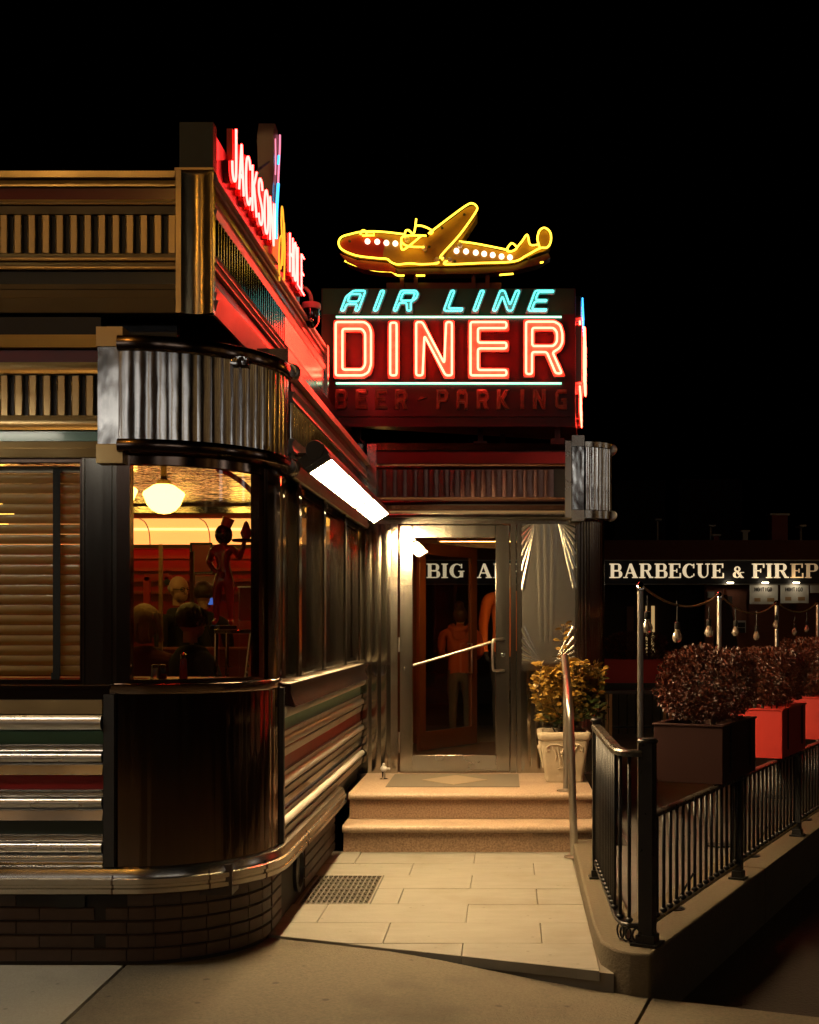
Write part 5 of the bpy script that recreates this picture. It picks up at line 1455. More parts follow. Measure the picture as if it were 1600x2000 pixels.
def standing(root, x, y, z, h, face, mats, mat_fn, arms, lean=0.0, wide=1.0, feet=(0.09, 0.10)):
    f = Vector(face).normalized(); l = Vector((0, 0, 1)).cross(f).normalized()
    def at(a, fw, up): return tuple(Vector((x, y, z)) + l * a * h + f * (fw * h) + Vector((0, 0, up * h)))
    wd = wide
    j = {'pelvis': (at(0, 0, .52), (0.088 * h * wd, 0.068 * h)), 'waist': (at(0, 0.005, .61), (0.080 * h * wd, 0.060 * h)), 'chest': (at(0, 0, .73), (0.100 * h * wd, 0.068 * h)),
         'collar': (at(0, -0.01, .815), (0.070 * h, 0.045 * h)), 'neck': (at(0, -0.005, .85), 0.036 * h), 'nape': (at(0, 0, .885), 0.034 * h)}
    bn = [('pelvis', 'waist'), ('waist', 'chest'), ('chest', 'collar'), ('collar', 'neck'), ('neck', 'nape')]
    for s, k in ((-1, 'a'), (1, 'b')):
        fx = feet[0] if s < 0 else feet[1]
        j[k + 'hip'] = (at(s * .052, 0, .48), (.056 * h * wd, .060 * h)); j[k + 'thigh'] = (at(s * .055, 0, .40), (.050 * h * wd, .052 * h)); j[k + 'knee'] = (at(s * .055, .006, .275), .034 * h); j[k + 'calf'] = (at(s * .055, -.008, .19), .034 * h)
        j[k + 'ankle'] = (at(s * .055, -.012, .045), .022 * h); j[k + 'ball'] = (at(s * .06, .055, .020), (.026 * h, .018 * h)); j[k + 'toe'] = (at(s * .062, .088, .016), (.022 * h, .013 * h))
        bn += [('pelvis', k + 'hip'), (k + 'hip', k + 'thigh'), (k + 'thigh', k + 'knee'), (k + 'knee', k + 'calf'), (k + 'calf', k + 'ankle'), (k + 'ankle', k + 'ball'), (k + 'ball', k + 'toe')]
        el, wr, hd = arms[k]
        j[k + 'sh'] = (at(s * .112 * wd, 0, .800), .040 * h); j[k + 'el'] = (at(*el), .030 * h); j[k + 'wr'] = (at(*wr), .021 * h)
        bn += [('collar', k + 'sh'), (k + 'sh', k + 'el'), (k + 'el', k + 'wr')]
        hand(j, bn, k + 'wr', at(*wr), l * hd[0] + f * hd[1] + Vector((0, 0, hd[2])), l * s, k, h / 1.7)
    def hd_(b): head_shape(b, at(0, 0.012, .935), h * 0.066, f)
    return skin_body('person', j, bn, mat_fn, mats, root, hd_), at

# woman waiting behind the glass door, back to the street
wx, wy, wz, wh = (899 - 988) * 12.95 / 2400, 12.95, LZ, 1.41
wroot = thing('person', 'person with a hair bun in a rust hoodie and grey leggings seen from behind', 'person', (wx, wy, wz), group='people inside the entrance')
b = MB(); b.box(-1.3, 0.75, 12.90, 15.0, LZ - 0.35, LZ - 0.002); tag(b.build('rear_landing', M['patio']), kind='structure')
def wm(c):
    z = (c.z - wz) / wh
    if z < 0.045: return 4
    if z < 0.52: return 3
    return 0
o, at = standing(wroot, wx, wy, wz, wh, (0.1, 1, 0), [M['hoodie'], M['skin'], M['ink'], M['leggings'], M['shoe']], wm,
                 {'a': ((-.150, 0.03, .655), (-.09, .13, .61), (.5, .8, -.2)), 'b': ((.150, 0.03, .655), (.09, .13, .61), (-.5, .8, -.2))}, wide=1.18)
b = MB(); hc = Vector(at(0, 0.0, .945))
b.ball(hc, wh * .052, wh * .060, wh * .066, 16, 10); b.ball(hc + Vector((-0.005, -0.01, wh * .072)), wh * .034, wh * .034, wh * .030, 12, 8)
for k in range(7): b.tube([hc + Vector((0.05 * math.cos(k), -0.05 * abs(math.sin(k)) - 0.02, 0.02)), hc + Vector((0.02 * math.cos(k), -0.05, wh * .065))], 0.010, 6)
b.build('hair', M['hair_dark'], wroot)
b = MB(); b.tube(smooth_line([at(-.06, .03, .855), at(-.065, -.03, .845), at(0, -.06, .825), at(.065, -.03, .845), at(.06, .03, .855)], 5), wh * 0.024, 10); b.ball(at(0, -.058, .80), wh * .055, wh * .022, wh * .045); b.build('hood', M['hoodie'], wroot)
# taller person at the right of the door glass, arm raised to the door
px_, py_, ph = (985 - 988) * 13.25 / 2400 + 0.03, 13.25, 1.88
proot = thing('person', 'person in an orange sweater and dark jeans half hidden by the door stile', 'person', (px_, py_, LZ), group='people inside the entrance')
def pm(c):
    z = (c.z - LZ) / ph
    if z < 0.04: return 4
    if z < 0.50: return 3
    return 0
o, at2 = standing(proot, px_, py_, LZ, ph, (0.35, -1, 0), [M['sleeve'], M['skin'], M['ink'], M['jeans'], M['shoe']], pm,
                  {'a': ((-.15, 0.02, .655), (-.16, .07, .53), (.1, .3, -.9)), 'b': ((.150, 0.00, .66), (.195, .05, .53), (0, .3, -.9))}, wide=1.05)
b = MB(); hc = Vector(at2(0, -.004, .950)); b.ball(hc, ph * .051, ph * .056, ph * .050, 16, 10); b.build('hair', M['hair_dark'], proot)

# ================================================================== inside the diner
b = MB(); b.box(-7, -1.32, 5.92, 12.9, 0.30, 0.45); tag(b.build('diner_floor', M['int_floor'], diner))
b = MB(); b.box(-7, -1.25, 12.9, 13.0, 0.3, 2.40); b.build('rear_wall', M['int_dark'], diner)
b = MB(); b.box(-7, -1.25, 12.88, 12.98, 2.725, 3.0); b.build('rear_bulkhead', M['int_brown'], diner)
b = MB(); b.box(-7, -1.25, 12.84, 12.88, 2.40, 2.435); b.box(-7, -1.25, 12.84, 12.88, 2.725, 2.76); b.build('rear_trim', M['int_brown'], diner)
b = MB(); b.box(-7, -1.25, 12.80, 12.87, 2.775, 2.84); b.build('chrome_trim', M['chrome'], diner)
cb = MB(); cb.box(-7, -1.25, 12.90, 12.96, 2.436, 2.724); cbo = cb.build('backlit_panel', M['cove'], diner)
b = MB(); b.box(-7, -1.25, 12.89, 12.899, 2.60, 2.625); b.build('panel_tube', M['cove_line'], cbo)
for x in (-3.78, -3.15):
    b = MB(); b.tube(smooth_line([(x + 0.05, 12.885, 2.437), (x + 0.04, 12.885, 2.58), (x, 12.885, 2.68), (x - 0.06, 12.885, 2.722)], 4), 0.006, 6); b.build('panel_rib', M['cream'], cbo)
b = MB(); b.box(-7, -1.25, 5.93, 12.9, 2.86, 2.90); b.build('metal_ceiling', M['ceiling_steel'], diner)
# arched rib near the corner and dark window head
b = MB(); b.tube(smooth_line([P(425, 916, 6.42), P(452, 928, 6.38), P(476, 945, 6.34), P(497, 967, 6.30), P(506, 990, 6.28)], 5), 0.014, 8); b.build('arched_rib', M['int_brown'], diner)
for z in (2.30, 2.17, 2.06, 1.93):
    b = MB(); b.box(-7, -1.25, 12.86, 12.899, z, z + 0.035); b.build('rear_rail', M['int_brown'], diner)
# red shelf inside the corner window
b = MB()
b.sweep(arc(n=12, a0=90, a1=5), [(-0.05, 1.24), (-0.05, 1.334), (-0.50, 1.334), (-0.50, 1.24)]); b.build('window_shelf', M['int_red'], diner)
# unseen red neon added inside the window heads to redden the room
b = MB(); b.tube([(x - nx * 0.34, y - ny * 0.34, 2.43) for (x, y, nx, ny) in arc(n=8, a0=82, a1=40)], 0.008, 8); b.build('added_inner_neon', M['n_added'], diner)
b = MB(); b.tube([(-6.5, 12.6, 2.41), (-1.4, 12.6, 2.41)], 0.010, 8); b.build('added_rear_neon', M['n_added_rear'], diner)  # unseen rear tube, added for more red in the room
b = MB(); b.box(-6.5, -1.4, 12.575, 12.585, 2.39, 2.43); b.build('added_neon_lip', M['int_brown'], diner)  # lip added in front of that tube to hide it
# pendant lamps
def pendant(x, y, z, lab):
    r = thing('pendant_lamp', lab, 'lamp', (x, y, 2.86), group='opal pendant lamps inside the diner')
    c = (x, y, z)
    b = MB(); b.lathe([(0.045, 0.135), (0.075, 0.125), (0.145, 0.075), (0.150, 0.055), (0.140, 0.035), (0.118, -0.02), (0.085, -0.058), (0.045, -0.078), (0.008, -0.084)], c, 28); b.build('lamp_shade', M['lamp_warm'], r)
    b = MB(); b.tube([(x, y, z + 0.13), (x, y, 2.86)], 0.022, 10); b.lathe([(0.055, 0.13), (0.05, 0.16), (0.025, 0.17)], c, 18); b.lathe([(0.06, 0), (0.055, -0.02), (0.025, -0.03)], (x, y, 2.858), 18); b.build('lamp_stem', M['pale_wood'], r)
    return r
pp_ = P(320, 972, 9.0); pendant(pp_.x, 9.0, pp_.z - 0.035, 'opal schoolhouse pendant lamp centred in the corner window')
pp_ = P(233, 972, 10.4); pendant(pp_.x, 10.4, pp_.z, 'opal pendant lamp cut off by the left jamb of the corner window')
for x, y, lab in ((-4.6, 8.0, 'unseen opal pendant lamp added behind the blinds of the left window'), (-4.4, 10.6, 'unseen opal pendant lamp added deep inside the diner behind the blinds'),
                  (-1.55, 10.4, 'unseen opal pendant lamp added inside the diner to light the side windows')): pendant(x, y, 2.52, lab)  # unseen extra pendants, added to brighten the interior
# booths, partition posts, boards
booth = thing('booth', 'booth seating tinted for the red room light with two wooden posts inside the corner window', 'booth', (-2.6, 9.6, 0.45))
b = MB(); b.box(-3.6, -1.9, 7.55, 7.75, 0.45, 1.28); b.box(-3.6, -1.9, 7.75, 8.15, 0.45, 0.95); b.build('seat_back', M['int_red'], booth, bevel=0.02)  # seats coloured red in place of red light
b = MB(); b.box(-4.2, -1.9, 10.2, 10.4, 0.45, 1.42); b.build('seat_back', M['int_dark'], booth, bevel=0.02)
for px_p, d, y0 in ((313, 9.6, 1063), (374, 8.8, 1077)):
    p = P(px_p, y0, d); b = MB(); b.box(p.x - 0.013, p.x + 0.013, d, d + 0.03, 0.95, p.z); b.build('partition_post', M['pale_wood'], booth)
def board(name, lab, cat, x0, y0, x1, y1, d, m, frame=None, parts=()):
    r = thing(name, lab, cat, tuple(P((x0 + x1) / 2, y1, d)))
    a, c = P(x0, y0, d), P(x1, y1, d)
    b = MB(); b.box(a.x, c.x, d, d + 0.04, c.z, a.z); b.build('board_panel', M[m], r, bevel=0.004)
    if frame:
        b = MB(); t = 0.02
        b.box(a.x - t, c.x + t, d - 0.02, d - 0.001, a.z, a.z + t); b.box(a.x - t, c.x + t, d - 0.02, d - 0.001, c.z - t, c.z); b.box(a.x - t, a.x, d - 0.02, d - 0.001, c.z, a.z); b.box(c.x, c.x + t, d - 0.02, d - 0.001, c.z, a.z); b.build('board_frame', M[frame], r)
    return r
board('menu_board', 'wide red board hanging under the lit panel behind the statue', 'board', 376, 1064, 412, 1117, 12.3, 'int_red', 'chrome')
board('wall_poster', 'pale poster with dark script on the rear wall of the diner', 'poster', 381, 1124, 424, 1168, 12.6, 'cream', 'int_brown')
board('blue_screen', 'small blue lit screen at the counter inside the diner', 'screen', 406, 1168, 422, 1181, 12.0, 'n_blue_dim' if 'n_blue_dim' in M else 'int_dark', None)
fr_ = thing('framed_board', 'bright red angled frame on the rear wall behind the seated man', 'frame', tuple(P(300, 1185, 11.8)))
b = MB()
for (u0, v0, u1, v1, wd_) in ((286, 1127, 286, 1186, .05), (282, 1128, 328, 1126, .05), (326, 1126, 346, 1165, .06)):
    p, q = P(u0, v0, 11.8), P(u1, v1, 11.8); dv = (q - p).normalized(); nn = Vector((-dv.z, 0, dv.x)) * wd_ * 0.6
    vs = [b.bm.verts.new(pt_ + s * nn + Vector((0, o_, 0))) for o_ in (0, 0.04) for pt_ in (p, q) for s in (-1, 1)]
    for f in ((0, 1, 3, 2), (4, 6, 7, 5), (0, 4, 5, 1), (2, 3, 7, 6), (0, 2, 6, 4), (1, 5, 7, 3)): b._f([vs[i] for i in f])
b.build('frame_bars', M['planter_red'], fr_)
b = MB(); p = P(327, 1137, 11.78); b.lathe([(0.030, 0), (0.028, -0.01), (0.01, -0.012)], p, 14, axis='Y'); b.build('frame_badge', M['ink'], fr_)
# seated guests
def strands(b, c, s, f, length, n=70, r=0.05):
    z = Vector((0, 0, 1)); l = z.cross(f).normalized()
    for i in range(n):
        a = random.uniform(0.55, 2 * math.pi - 0.55); e = random.uniform(0.05, 1.3)
        d0 = (f * math.cos(a) + l * math.sin(a)) * math.sin(e) + z * math.cos(e)
        d1 = (f * math.cos(a) + l * math.sin(a))
        p0 = c + z * s * .22 + d0 * s * .80
        p1 = c + z * s * .05 + d1 * s * .86
        p2 = p1 - z * s * length * random.uniform(.6, 1.0) + d1 * s * random.uniform(-.05, .12) + l * s * random.uniform(-.08, .08)
        b.tube(smooth_line([p0, (p0 + p1) / 2 + d0 * s * .10, p1, p2], 3), s * r, 4, radii=[s * r * k_ for k_ in (.7, .9, 1, 1, 1, 1, .9, .8, .7, .4)])
def guest(px, py, d, hs, face, lab, hairm, cloth, bald=False, beard=False, glasses=False, wide=1.0):
    c = P(px, py, d)
    r = thing('person', lab, 'person', (c.x, d, 0.45), group='guests seated inside the corner window')
    k = hs / 0.118
    f = Vector(face).normalized(); l = Vector((0, 0, 1)).cross(f).normalized()
    def at(a, fw, up): return tuple(c + l * a * k + f * fw * k + Vector((0, 0, up * k)))
    j = {'pelvis': (at(0, 0, -.80), (.16 * k * wide, .13 * k)), 'waist': (at(0, 0, -.62), (.145 * k * wide, .115 * k)), 'chest': (at(0, 0, -.42), (.175 * k * wide, .12 * k)), 'collar': (at(0, 0, -.25), (.12 * k, .085 * k)), 'neck': (at(0, 0, -.16), .06 * k)}
    bn = [('pelvis', 'waist'), ('waist', 'chest'), ('chest', 'collar'), ('collar', 'neck')]
    for s, q in ((-1, 'a'), (1, 'b')):
        j[q + 'sh'] = (at(s * .20 * wide, 0, -.29), .075 * k); j[q + 'el'] = (at(s * .25 * wide, .08, -.55), .055 * k); j[q + 'wr'] = (at(s * .14, .30, -.58), .036 * k)
        bn += [('collar', q + 'sh'), (q + 'sh', q + 'el'), (q + 'el', q + 'wr')]
        hand(j, bn, q + 'wr', at(s * .14, .30, -.58), f, Vector((0, 0, 1)), q, k)
        j[q + 'kn'] = (at(s * .11, .42, -.80), .075 * k); j[q + 'ft'] = (at(s * .11, .44, -1.18), .05 * k); bn += [('pelvis', q + 'kn'), (q + 'kn', q + 'ft')]
    skin_body('person', j, bn, lambda _c: 0, [M[cloth], M['skin'], M['ink']], r, lambda b: head_shape(b, c, hs, f))
    b = MB()
    rot = Matrix((l, f, Vector((0, 0, 1)))).transposed()
    if not bald: strands(b, c, hs, f, 1.3 if wide > 1.05 else (0.10 if bald else 0.35), 26 if bald else 80)
    if not bald:
        b.ball(c + Vector((0, 0, hs * .24)) - f * hs * .13, hs * .80, hs * .84, hs * .86, 16, 10, 0, rot)
        if wide > 1.05: b.ball(c - f * hs * .35 - Vector((0, 0, hs * .35)), hs * .80, hs * .55, hs * .95, 16, 10, 0, rot)
    else: b.ball(c - f * hs * .34 + Vector((0, 0, hs * .02)), hs * .72, hs * .58, hs * .42, 14, 9, 0, rot)
    b.build('hair', M[hairm], r)
    if glasses:
        b = MB()
        for s in (-1, 1):
            cc_ = c + l * s * hs * .27 + f * hs * .80 + Vector((0, 0, hs * .05)); b.tube([cc_ + l * hs * .2 * math.cos(a_) + Vector((0, 0, hs * .15 * math.sin(a_))) for a_ in [2 * math.pi * i / 10 for i in range(10)]], hs * .025, 6, closed=True)
            b.tube([cc_ + l * s * hs * .2, c + l * s * hs * .68 - Vector((0, 0, 0))], hs * .025, 6)
        b.build('glasses', M['ink'], r)
guest(350, 1151, 11.0, 0.118, (0.75, -0.6, -0.1), 'man with bald head and glasses in black seated facing right', 'hair_grey', 'cloth_black', bald=True, glasses=True)
guest(397, 1160, 11.6, 0.115, (-0.2, 1, 0), 'dark haired guest in black with back to the window beside the statue', 'hair_dark', 'cloth_black')
guest(284, 1215, 8.95, 0.125, (0.25, 1, 0), 'guest with long fair hair in dark red seated nearest the left jamb', 'hair_blond', 'cloth_maroon', wide=1.12)
guest(375, 1213, 8.7, 0.122, (0.7, 0.7, 0), 'guest with dark short hair leaning over the table in the middle of the window', 'hair_dark', 'cloth_black')
# plain waiter statue holding a tray, on a chrome stand
st_ = thing('waiter_statue', 'red glossy statuette of a waiter with a round hat and a raised tray', 'statue', tuple(P(440, 1222, 7.2)))
sp = P(437, 1222, 7.2); H = 0.61
def sat(a, fw, up): return (sp.x + a * H, sp.y + fw * H, sp.z + up * H)
j = {'pelvis': (sat(0, 0, .48), (.075 * H, .06 * H)), 'waist': (sat(0, 0, .58), (.055 * H, .05 * H)), 'chest': (sat(-.01, 0, .70), (.085 * H, .06 * H)), 'neck': (sat(0, 0, .79), .035 * H)}
bn = [('pelvis', 'waist'), ('waist', 'chest'), ('chest', 'neck')]
for s, q in ((-1, 'a'), (1, 'b')):
    j[q + 'hip'] = (sat(s * .055, 0, .42), .058 * H); j[q + 'kn'] = (sat(s * .065, -.01, .25), .040 * H); j[q + 'an'] = (sat(s * .07, 0, .05), .026 * H); j[q + 'to'] = (sat(s * .085, -.07, .02), .026 * H)
    bn += [('pelvis', q + 'hip'), (q + 'hip', q + 'kn'), (q + 'kn', q + 'an'), (q + 'an', q + 'to')]
j['ash'] = (sat(-.10, 0, .735), .036 * H); j['ael'] = (sat(-.15, .02, .61), .03 * H); j['awr'] = (sat(-.08, -.05, .53), .024 * H)
j['bsh'] = (sat(.10, 0, .735), .036 * H); j['bel'] = (sat(.16, -.04, .64), .03 * H); j['bwr'] = (sat(.20, -.08, .74), .024 * H)
bn += [('chest', 'ash'), ('ash', 'ael'), ('ael', 'awr'), ('chest', 'bsh'), ('bsh', 'bel'), ('bel', 'bwr')]
hand(j, bn, 'awr', sat(-.08, -.05, .53), (0.6, -0.3, -0.3), (0, -1, 0), 'ah', 0.5); hand(j, bn, 'bwr', sat(.20, -.08, .74), (0.3, -0.2, 0.9), (-1, 0, 0), 'bh', 0.5)
def shd(b):
    b.ball(sat(0, 0, .875), .085 * H, .085 * H, .10 * H, 16, 10, 1); b.ball(sat(0.04, -.08, .86), .018 * H, .02 * H, .022 * H, 8, 6, 1); b.tube([sat(0, 0, .74), sat(0, 0, .83)], .036 * H, 12)
M['statue_red'] = mat('statue_red_gloss', (0.30, 0.02, 0.015), 0.22, coat=0.5); M['statue_dark'] = mat('statue_dark_gloss', (0.02, 0.006, 0.006), 0.2, coat=0.5); M['statue_orange'] = mat('statue_orange_gloss', (0.55, 0.12, 0.03), 0.3, coat=0.4)
skin_body('statue', j, bn, lambda c: 0, [M['statue_red'], M['statue_dark']], st_, shd)
b = MB(); rot_ = Matrix.Rotation(R(22), 4, 'Y')
for k_, (r_, h_) in enumerate([(0, 0)]): 
    c_ = Vector(sat(.022, -.01, .955)); n_ = 20
    lo_ = [b.bm.verts.new(c_ + rot_ @ Vector((.052 * H * math.cos(2 * math.pi * i / n_), .052 * H * math.sin(2 * math.pi * i / n_), 0))) for i in range(n_)]
    hi_ = [b.bm.verts.new(c_ + rot_ @ Vector((.058 * H * math.cos(2 * math.pi * i / n_), .058 * H * math.sin(2 * math.pi * i / n_), .085 * H))) for i in range(n_)]
    for i in range(n_): b._f([lo_[i], lo_[(i + 1) % n_], hi_[(i + 1) % n_], hi_[i]], 0, True)
    b._f(hi_); b._f(lo_[::-1])
b.build('hat', M['statue_orange'], st_)
b = MB(); b.lathe([(.005, 0), (.13 * H, 0), (.14 * H, .012), (.13 * H, .014), (.005, .006)], sat(.235, -.09, .80), 20); b.build('serving_tray', M['statue_dark'], st_)
b = MB(); b.lathe([(.02, .012), (.035, .05), (.012, .11), (.004, .12)], sat(.235, -.09, .80), 12); b.build('tray_cone', M['statue_red'], st_)
b = MB(); b.lathe([(.13 * H, -.02), (.13 * H, 0.0), (.005, 0.002)], sat(0, -.02, 0.0), 20); b.build('statue_base', M['statue_dark'], st_)
sd_ = thing('display_stand', 'shiny chrome and glass display stand under the waiter statuette', 'stand', (sp.x, sp.y, 1.334))
b = MB(); b.box(sp.x - 0.02, sp.x + 0.20, 7.05, 7.35, sp.z - 0.045, sp.z - 0.021); b.build('stand_top', M['chrome'], sd_, bevel=0.004)
b = MB(); b.box(sp.x + 0.0, sp.x + 0.16, 7.10, 7.30, 1.36, sp.z - 0.05); b.build('stand_box', M['bulb_glass'], sd_)
b = MB()
for (a_, c_) in ((-0.01, 7.06), (0.19, 7.06), (-0.01, 7.34), (0.19, 7.34)): b.tube([(sp.x + a_, c_, sp.z - 0.045), (sp.x + a_ * 0.4 - 0.02, c_, 0.45)], 0.011, 8)
b.build('stand_legs', M['chrome'], sd_)
b = MB(); b.box(-1.98, -1.86, 7.8, 7.84, 1.35, 1.62); rc = thing('red_canister', 'red box with chrome rim at the right of the statuette', 'box', (-1.75, 7.8, 1.334))
b.bm.free(); b = MB(); a_, c_ = P(466, 1148, 8.2), P(492, 1212, 8.2); b.box(a_.x, c_.x, 8.2, 8.4, c_.z, a_.z); b.build('box_body', M['int_red'], rc, bevel=0.01)
b = MB(); b.box(a_.x - 0.006, c_.x + 0.006, 8.194, 8.406, a_.z + 0.001, a_.z + 0.012); b.build('box_lid', M['chrome'], rc)
# small things on the red shelf
for k, (th_, lab, mk_, ct_) in enumerate(((80, 'small glass salt shaker with steel top on the red shelf near the left jamb', 'bulb_clear', 'shaker'), (74, 'pepper shaker with steel top on the red shelf next to the salt', 'statue_dark', 'shaker'), (58, 'red squeeze bottle on the red shelf in the middle of the corner window', 'statue_red', 'bottle'))):
    a_ = R(th_); c_ = (D_C.x + 0.36 * math.cos(a_), D_C.y - 0.36 * math.sin(a_), 1.335)
    r = thing('shaker' if ct_ == 'shaker' else 'sauce_bottle', lab, ct_, c_)
    hh = 0.075 if ct_ == 'shaker' else 0.13
    b = MB(); b.lathe([(.018, 0), (.021, .004), (.017, hh * .7), (.015, hh * .78)], c_, 14); b.build('jar', M[mk_], r)
    b = MB(); b.lathe([(.017, hh * .78), (.017, hh * .92), (.006, hh)], c_, 14); b.build('lid', M['chrome'], r)
# blinds of the left window
bl_ = thing('window_blind', 'cream slatted blind hanging in the left window beside the steel pilaster', 'blind', (-2.9, 5.92, 2.34))
bmx = MB(); n_ = 5
lo_ = []; hi_ = []
for i in range(n_ + 1):
    t = i / n_ - 0.5
    yy, zz = 5.905 + 0.012 * t - 0.011 * math.cos(math.pi * t), -0.046 * t
    lo_.append(bmx.bm.verts.new((-4.6, yy, zz))); hi_.append(bmx.bm.verts.new((-2.03, yy, zz)))
for i in range(n_): bmx._f([lo_[i], hi_[i], hi_[i + 1], lo_[i + 1]], 0, True)
bmesh.ops.recalc_face_normals(bmx.bm, faces=bmx.bm.faces[:])
me_slat = bpy.data.meshes.new('blind_slat'); bmx.bm.to_mesh(me_slat); bmx.bm.free(); me_slat.materials.append(M['blind'])
for i in range(20): put('blind_slat', me_slat, bl_, loc=(0, random.uniform(-0.001, 0.001), 1.385 + i * 0.0485), rot=None)
b = MB(); b.box(-4.6, -2.03, 5.89, 5.93, 2.335, 2.365); b.build('head_rail', M['cream'], bl_)
b = MB(); b.box(-2.165, -2.130, 5.872, 5.876, 1.36, 2.35); b.build('ladder_tape', M['cloth_black'], bl_); b = MB(); b.box(-2.172, -2.132, 5.868, 5.876, 1.338, 1.375); b.build('cord_weight', M['cloth_black'], bl_)

# ================================================================== stone pot and shrub on the landing
PX, PY = 0.455, 9.66
pot = thing('stone_pot', 'square pale cast stone pot with relief ornament on the landing', 'pot', (PX, PY, LZ))
def rsq(h, r, n=5):
    out = []
    for k in range(4):
        cx_, cy_ = ((1, 1), (-1, 1), (-1, -1), (1, -1))[k]
        for i in range(n + 1):
            a = math.pi / 2 * k + math.pi / 2 * i / n
            out.append((cx_ * (h - r) + r * math.cos(a), cy_ * (h - r) + r * math.sin(a)))
    return out
b = MB(); rings = []
for h, r, z in ((.135, .03, .012), (.140, .03, 0.0), (.148, .03, .02), (.146, .03, .05), (.150, .03, .06), (.185, .03, .30), (.188, .03, .325), (.202, .035, .335), (.208, .035, .36), (.206, .035, .385), (.196, .03, .395), (.172, .03, .392), (.168, .03, .33)):
    rings.append([b.bm.verts.new((PX + x, PY + y, LZ + z + 0.001)) for x, y in rsq(h, r)])
for A1, B1 in zip(rings[1:], rings[2:]):
    for k in range(len(A1)): b._f([A1[k], A1[(k + 1) % len(A1)], B1[(k + 1) % len(A1)], B1[k]], 0, True)
b._f(rings[1][::-1]); b._f(rings[-1])
b.bm.verts.ensure_lookup_table()
for v in rings[0]: b.bm.verts.remove(v)
b.build('pot_body', M['terracotta'], pot)
def relief(face):
    bm = MB()
    def fp(u, z):
        t = 0.152 + (z - .06) * 0.145 + 0.004
        return Vector((PX + u, PY - t, LZ + z)) if face == 0 else Vector((PX - t, PY - u, LZ + z))
    for s in (-1, 1):
        bm.tube([fp(s * p[0], p[1]) for p in ((.02, .285), (.06, .300), (.11, .298), (.14, .275), (.135, .250), (.115, .255))], 0.008, 6)
        bm.tube([fp(s * p[0], p[1]) for p in ((.10, .285), (.075, .255), (.06, .215), (.07, .175))], 0.009, 6, radii=[.006, .011, .009, .003])
        bm.tube([fp(s * p[0], p[1]) for p in ((.055, .28), (.045, .23), (.03, .17), (.035, .13))], 0.009, 6, radii=[.006, .010, .008, .003])
    for (u, z, r) in ((0, .262, .024), (-.016, .238, .017), (.016, .238, .017), (0, .222, .017), (-.012, .204, .014), (.012, .204, .014), (0, .188, .014), (0, .168, .011), (0, .150, .009)): bm.ball(fp(u, z), r, r, r, 10, 7)
    for a in range(-2, 3): bm.tube([fp(0, .15), fp(a * .018, .115 - abs(a) * 0.002), fp(a * .028, .095 + abs(a) * .006)], 0.006, 6, radii=[.005, .007, .002])
    bm.build('relief_ornament', M['terracotta'], pot)
relief(0); relief(1)
b = MB(); b.box(PX - .165, PX + .165, PY - .165, PY + .165, LZ + .34, LZ + .365); b.build('soil', M['soil'], pot)

def leaf_mesh(l, wd, m, fold=0.25):
    bm = MB()
    pts = [(0, 0), (.35, .5), (.7, .42), (1, 0), (.7, -.42), (.35, -.5)]
    v = [bm.bm.verts.new((p[0] * l, p[1] * wd, abs(p[1]) * wd * fold - (p[0] ** 2) * l * 0.2)) for p in pts]
    mid = bm.bm.verts.new((.5 * l, 0, -.05 * l))
    for i in range(6): bm._f([v[i], v[(i + 1) % 6], mid], 0, True)
    me = bpy.data.meshes.new('leaf'); bm.bm.to_mesh(me); bm.bm.free(); me.materials.append(m)
    return me
def add_leaf(bm, c, d, l, wd, roll, mi=0):
    d = d.normalized(); s = d.cross(Vector((0, 0, 1)));
    if s.length < 1e-3: s = Vector((1, 0, 0))
    s = (Matrix.Rotation(roll, 3, d) @ s.normalized()); u = s.cross(d)
    pts = [(0, 0), (.4, .5), (.8, .36), (1, 0), (.8, -.36), (.4, -.5)]
    v = [bm.bm.verts.new(c + d * p[0] * l + s * p[1] * wd + u * (abs(p[1]) * wd * .3)) for p in pts]
    bm._f([v[0], v[1], v[2], v[3]], mi, True); bm._f([v[0], v[3], v[4], v[5]], mi, True)
shrub = thing('shrub', 'bushy golden leaved shrub with green lower leaves growing in the stone pot', 'shrub', (PX, PY, LZ + .365))
b = MB()
stems = []
for i in range(22):
    a = random.uniform(0, 2 * math.pi); rr = random.uniform(.04, .30) * (1 if i else 0.1); top = random.uniform(.46, .66) - rr * .35
    p0 = Vector((PX + random.uniform(-.06, .06), PY + random.uniform(-.06, .06), LZ + .36)); p2 = Vector((PX + 0.04 + rr * math.cos(a), PY + rr * math.sin(a) * .8, LZ + .36 + top))
    if i == 0: p2 = Vector((PX - 0.0, PY - 0.02, LZ + .36 + .86))
    p1 = (p0 + p2) / 2 + Vector((rr * math.cos(a) * .35, rr * math.sin(a) * .3, 0))
    ln = smooth_line([p0, p1, p2], 8); stems.append(ln); b.tube(ln, 0.005, 5, radii=[0.006 - 0.004 * k / len(ln) for k in range(len(ln))])
b.build('stems', M['bark'], shrub)
spots = []
for ln in stems:
    for k, p in enumerate(ln[3:]):
        for q in range(6 if ln is not stems[0] else 4):
            a = random.uniform(0, 2 * math.pi); d = Vector((math.cos(a), math.sin(a), random.uniform(-.1, .9)))
            spots.append((p + d * random.uniform(0, .03), d))
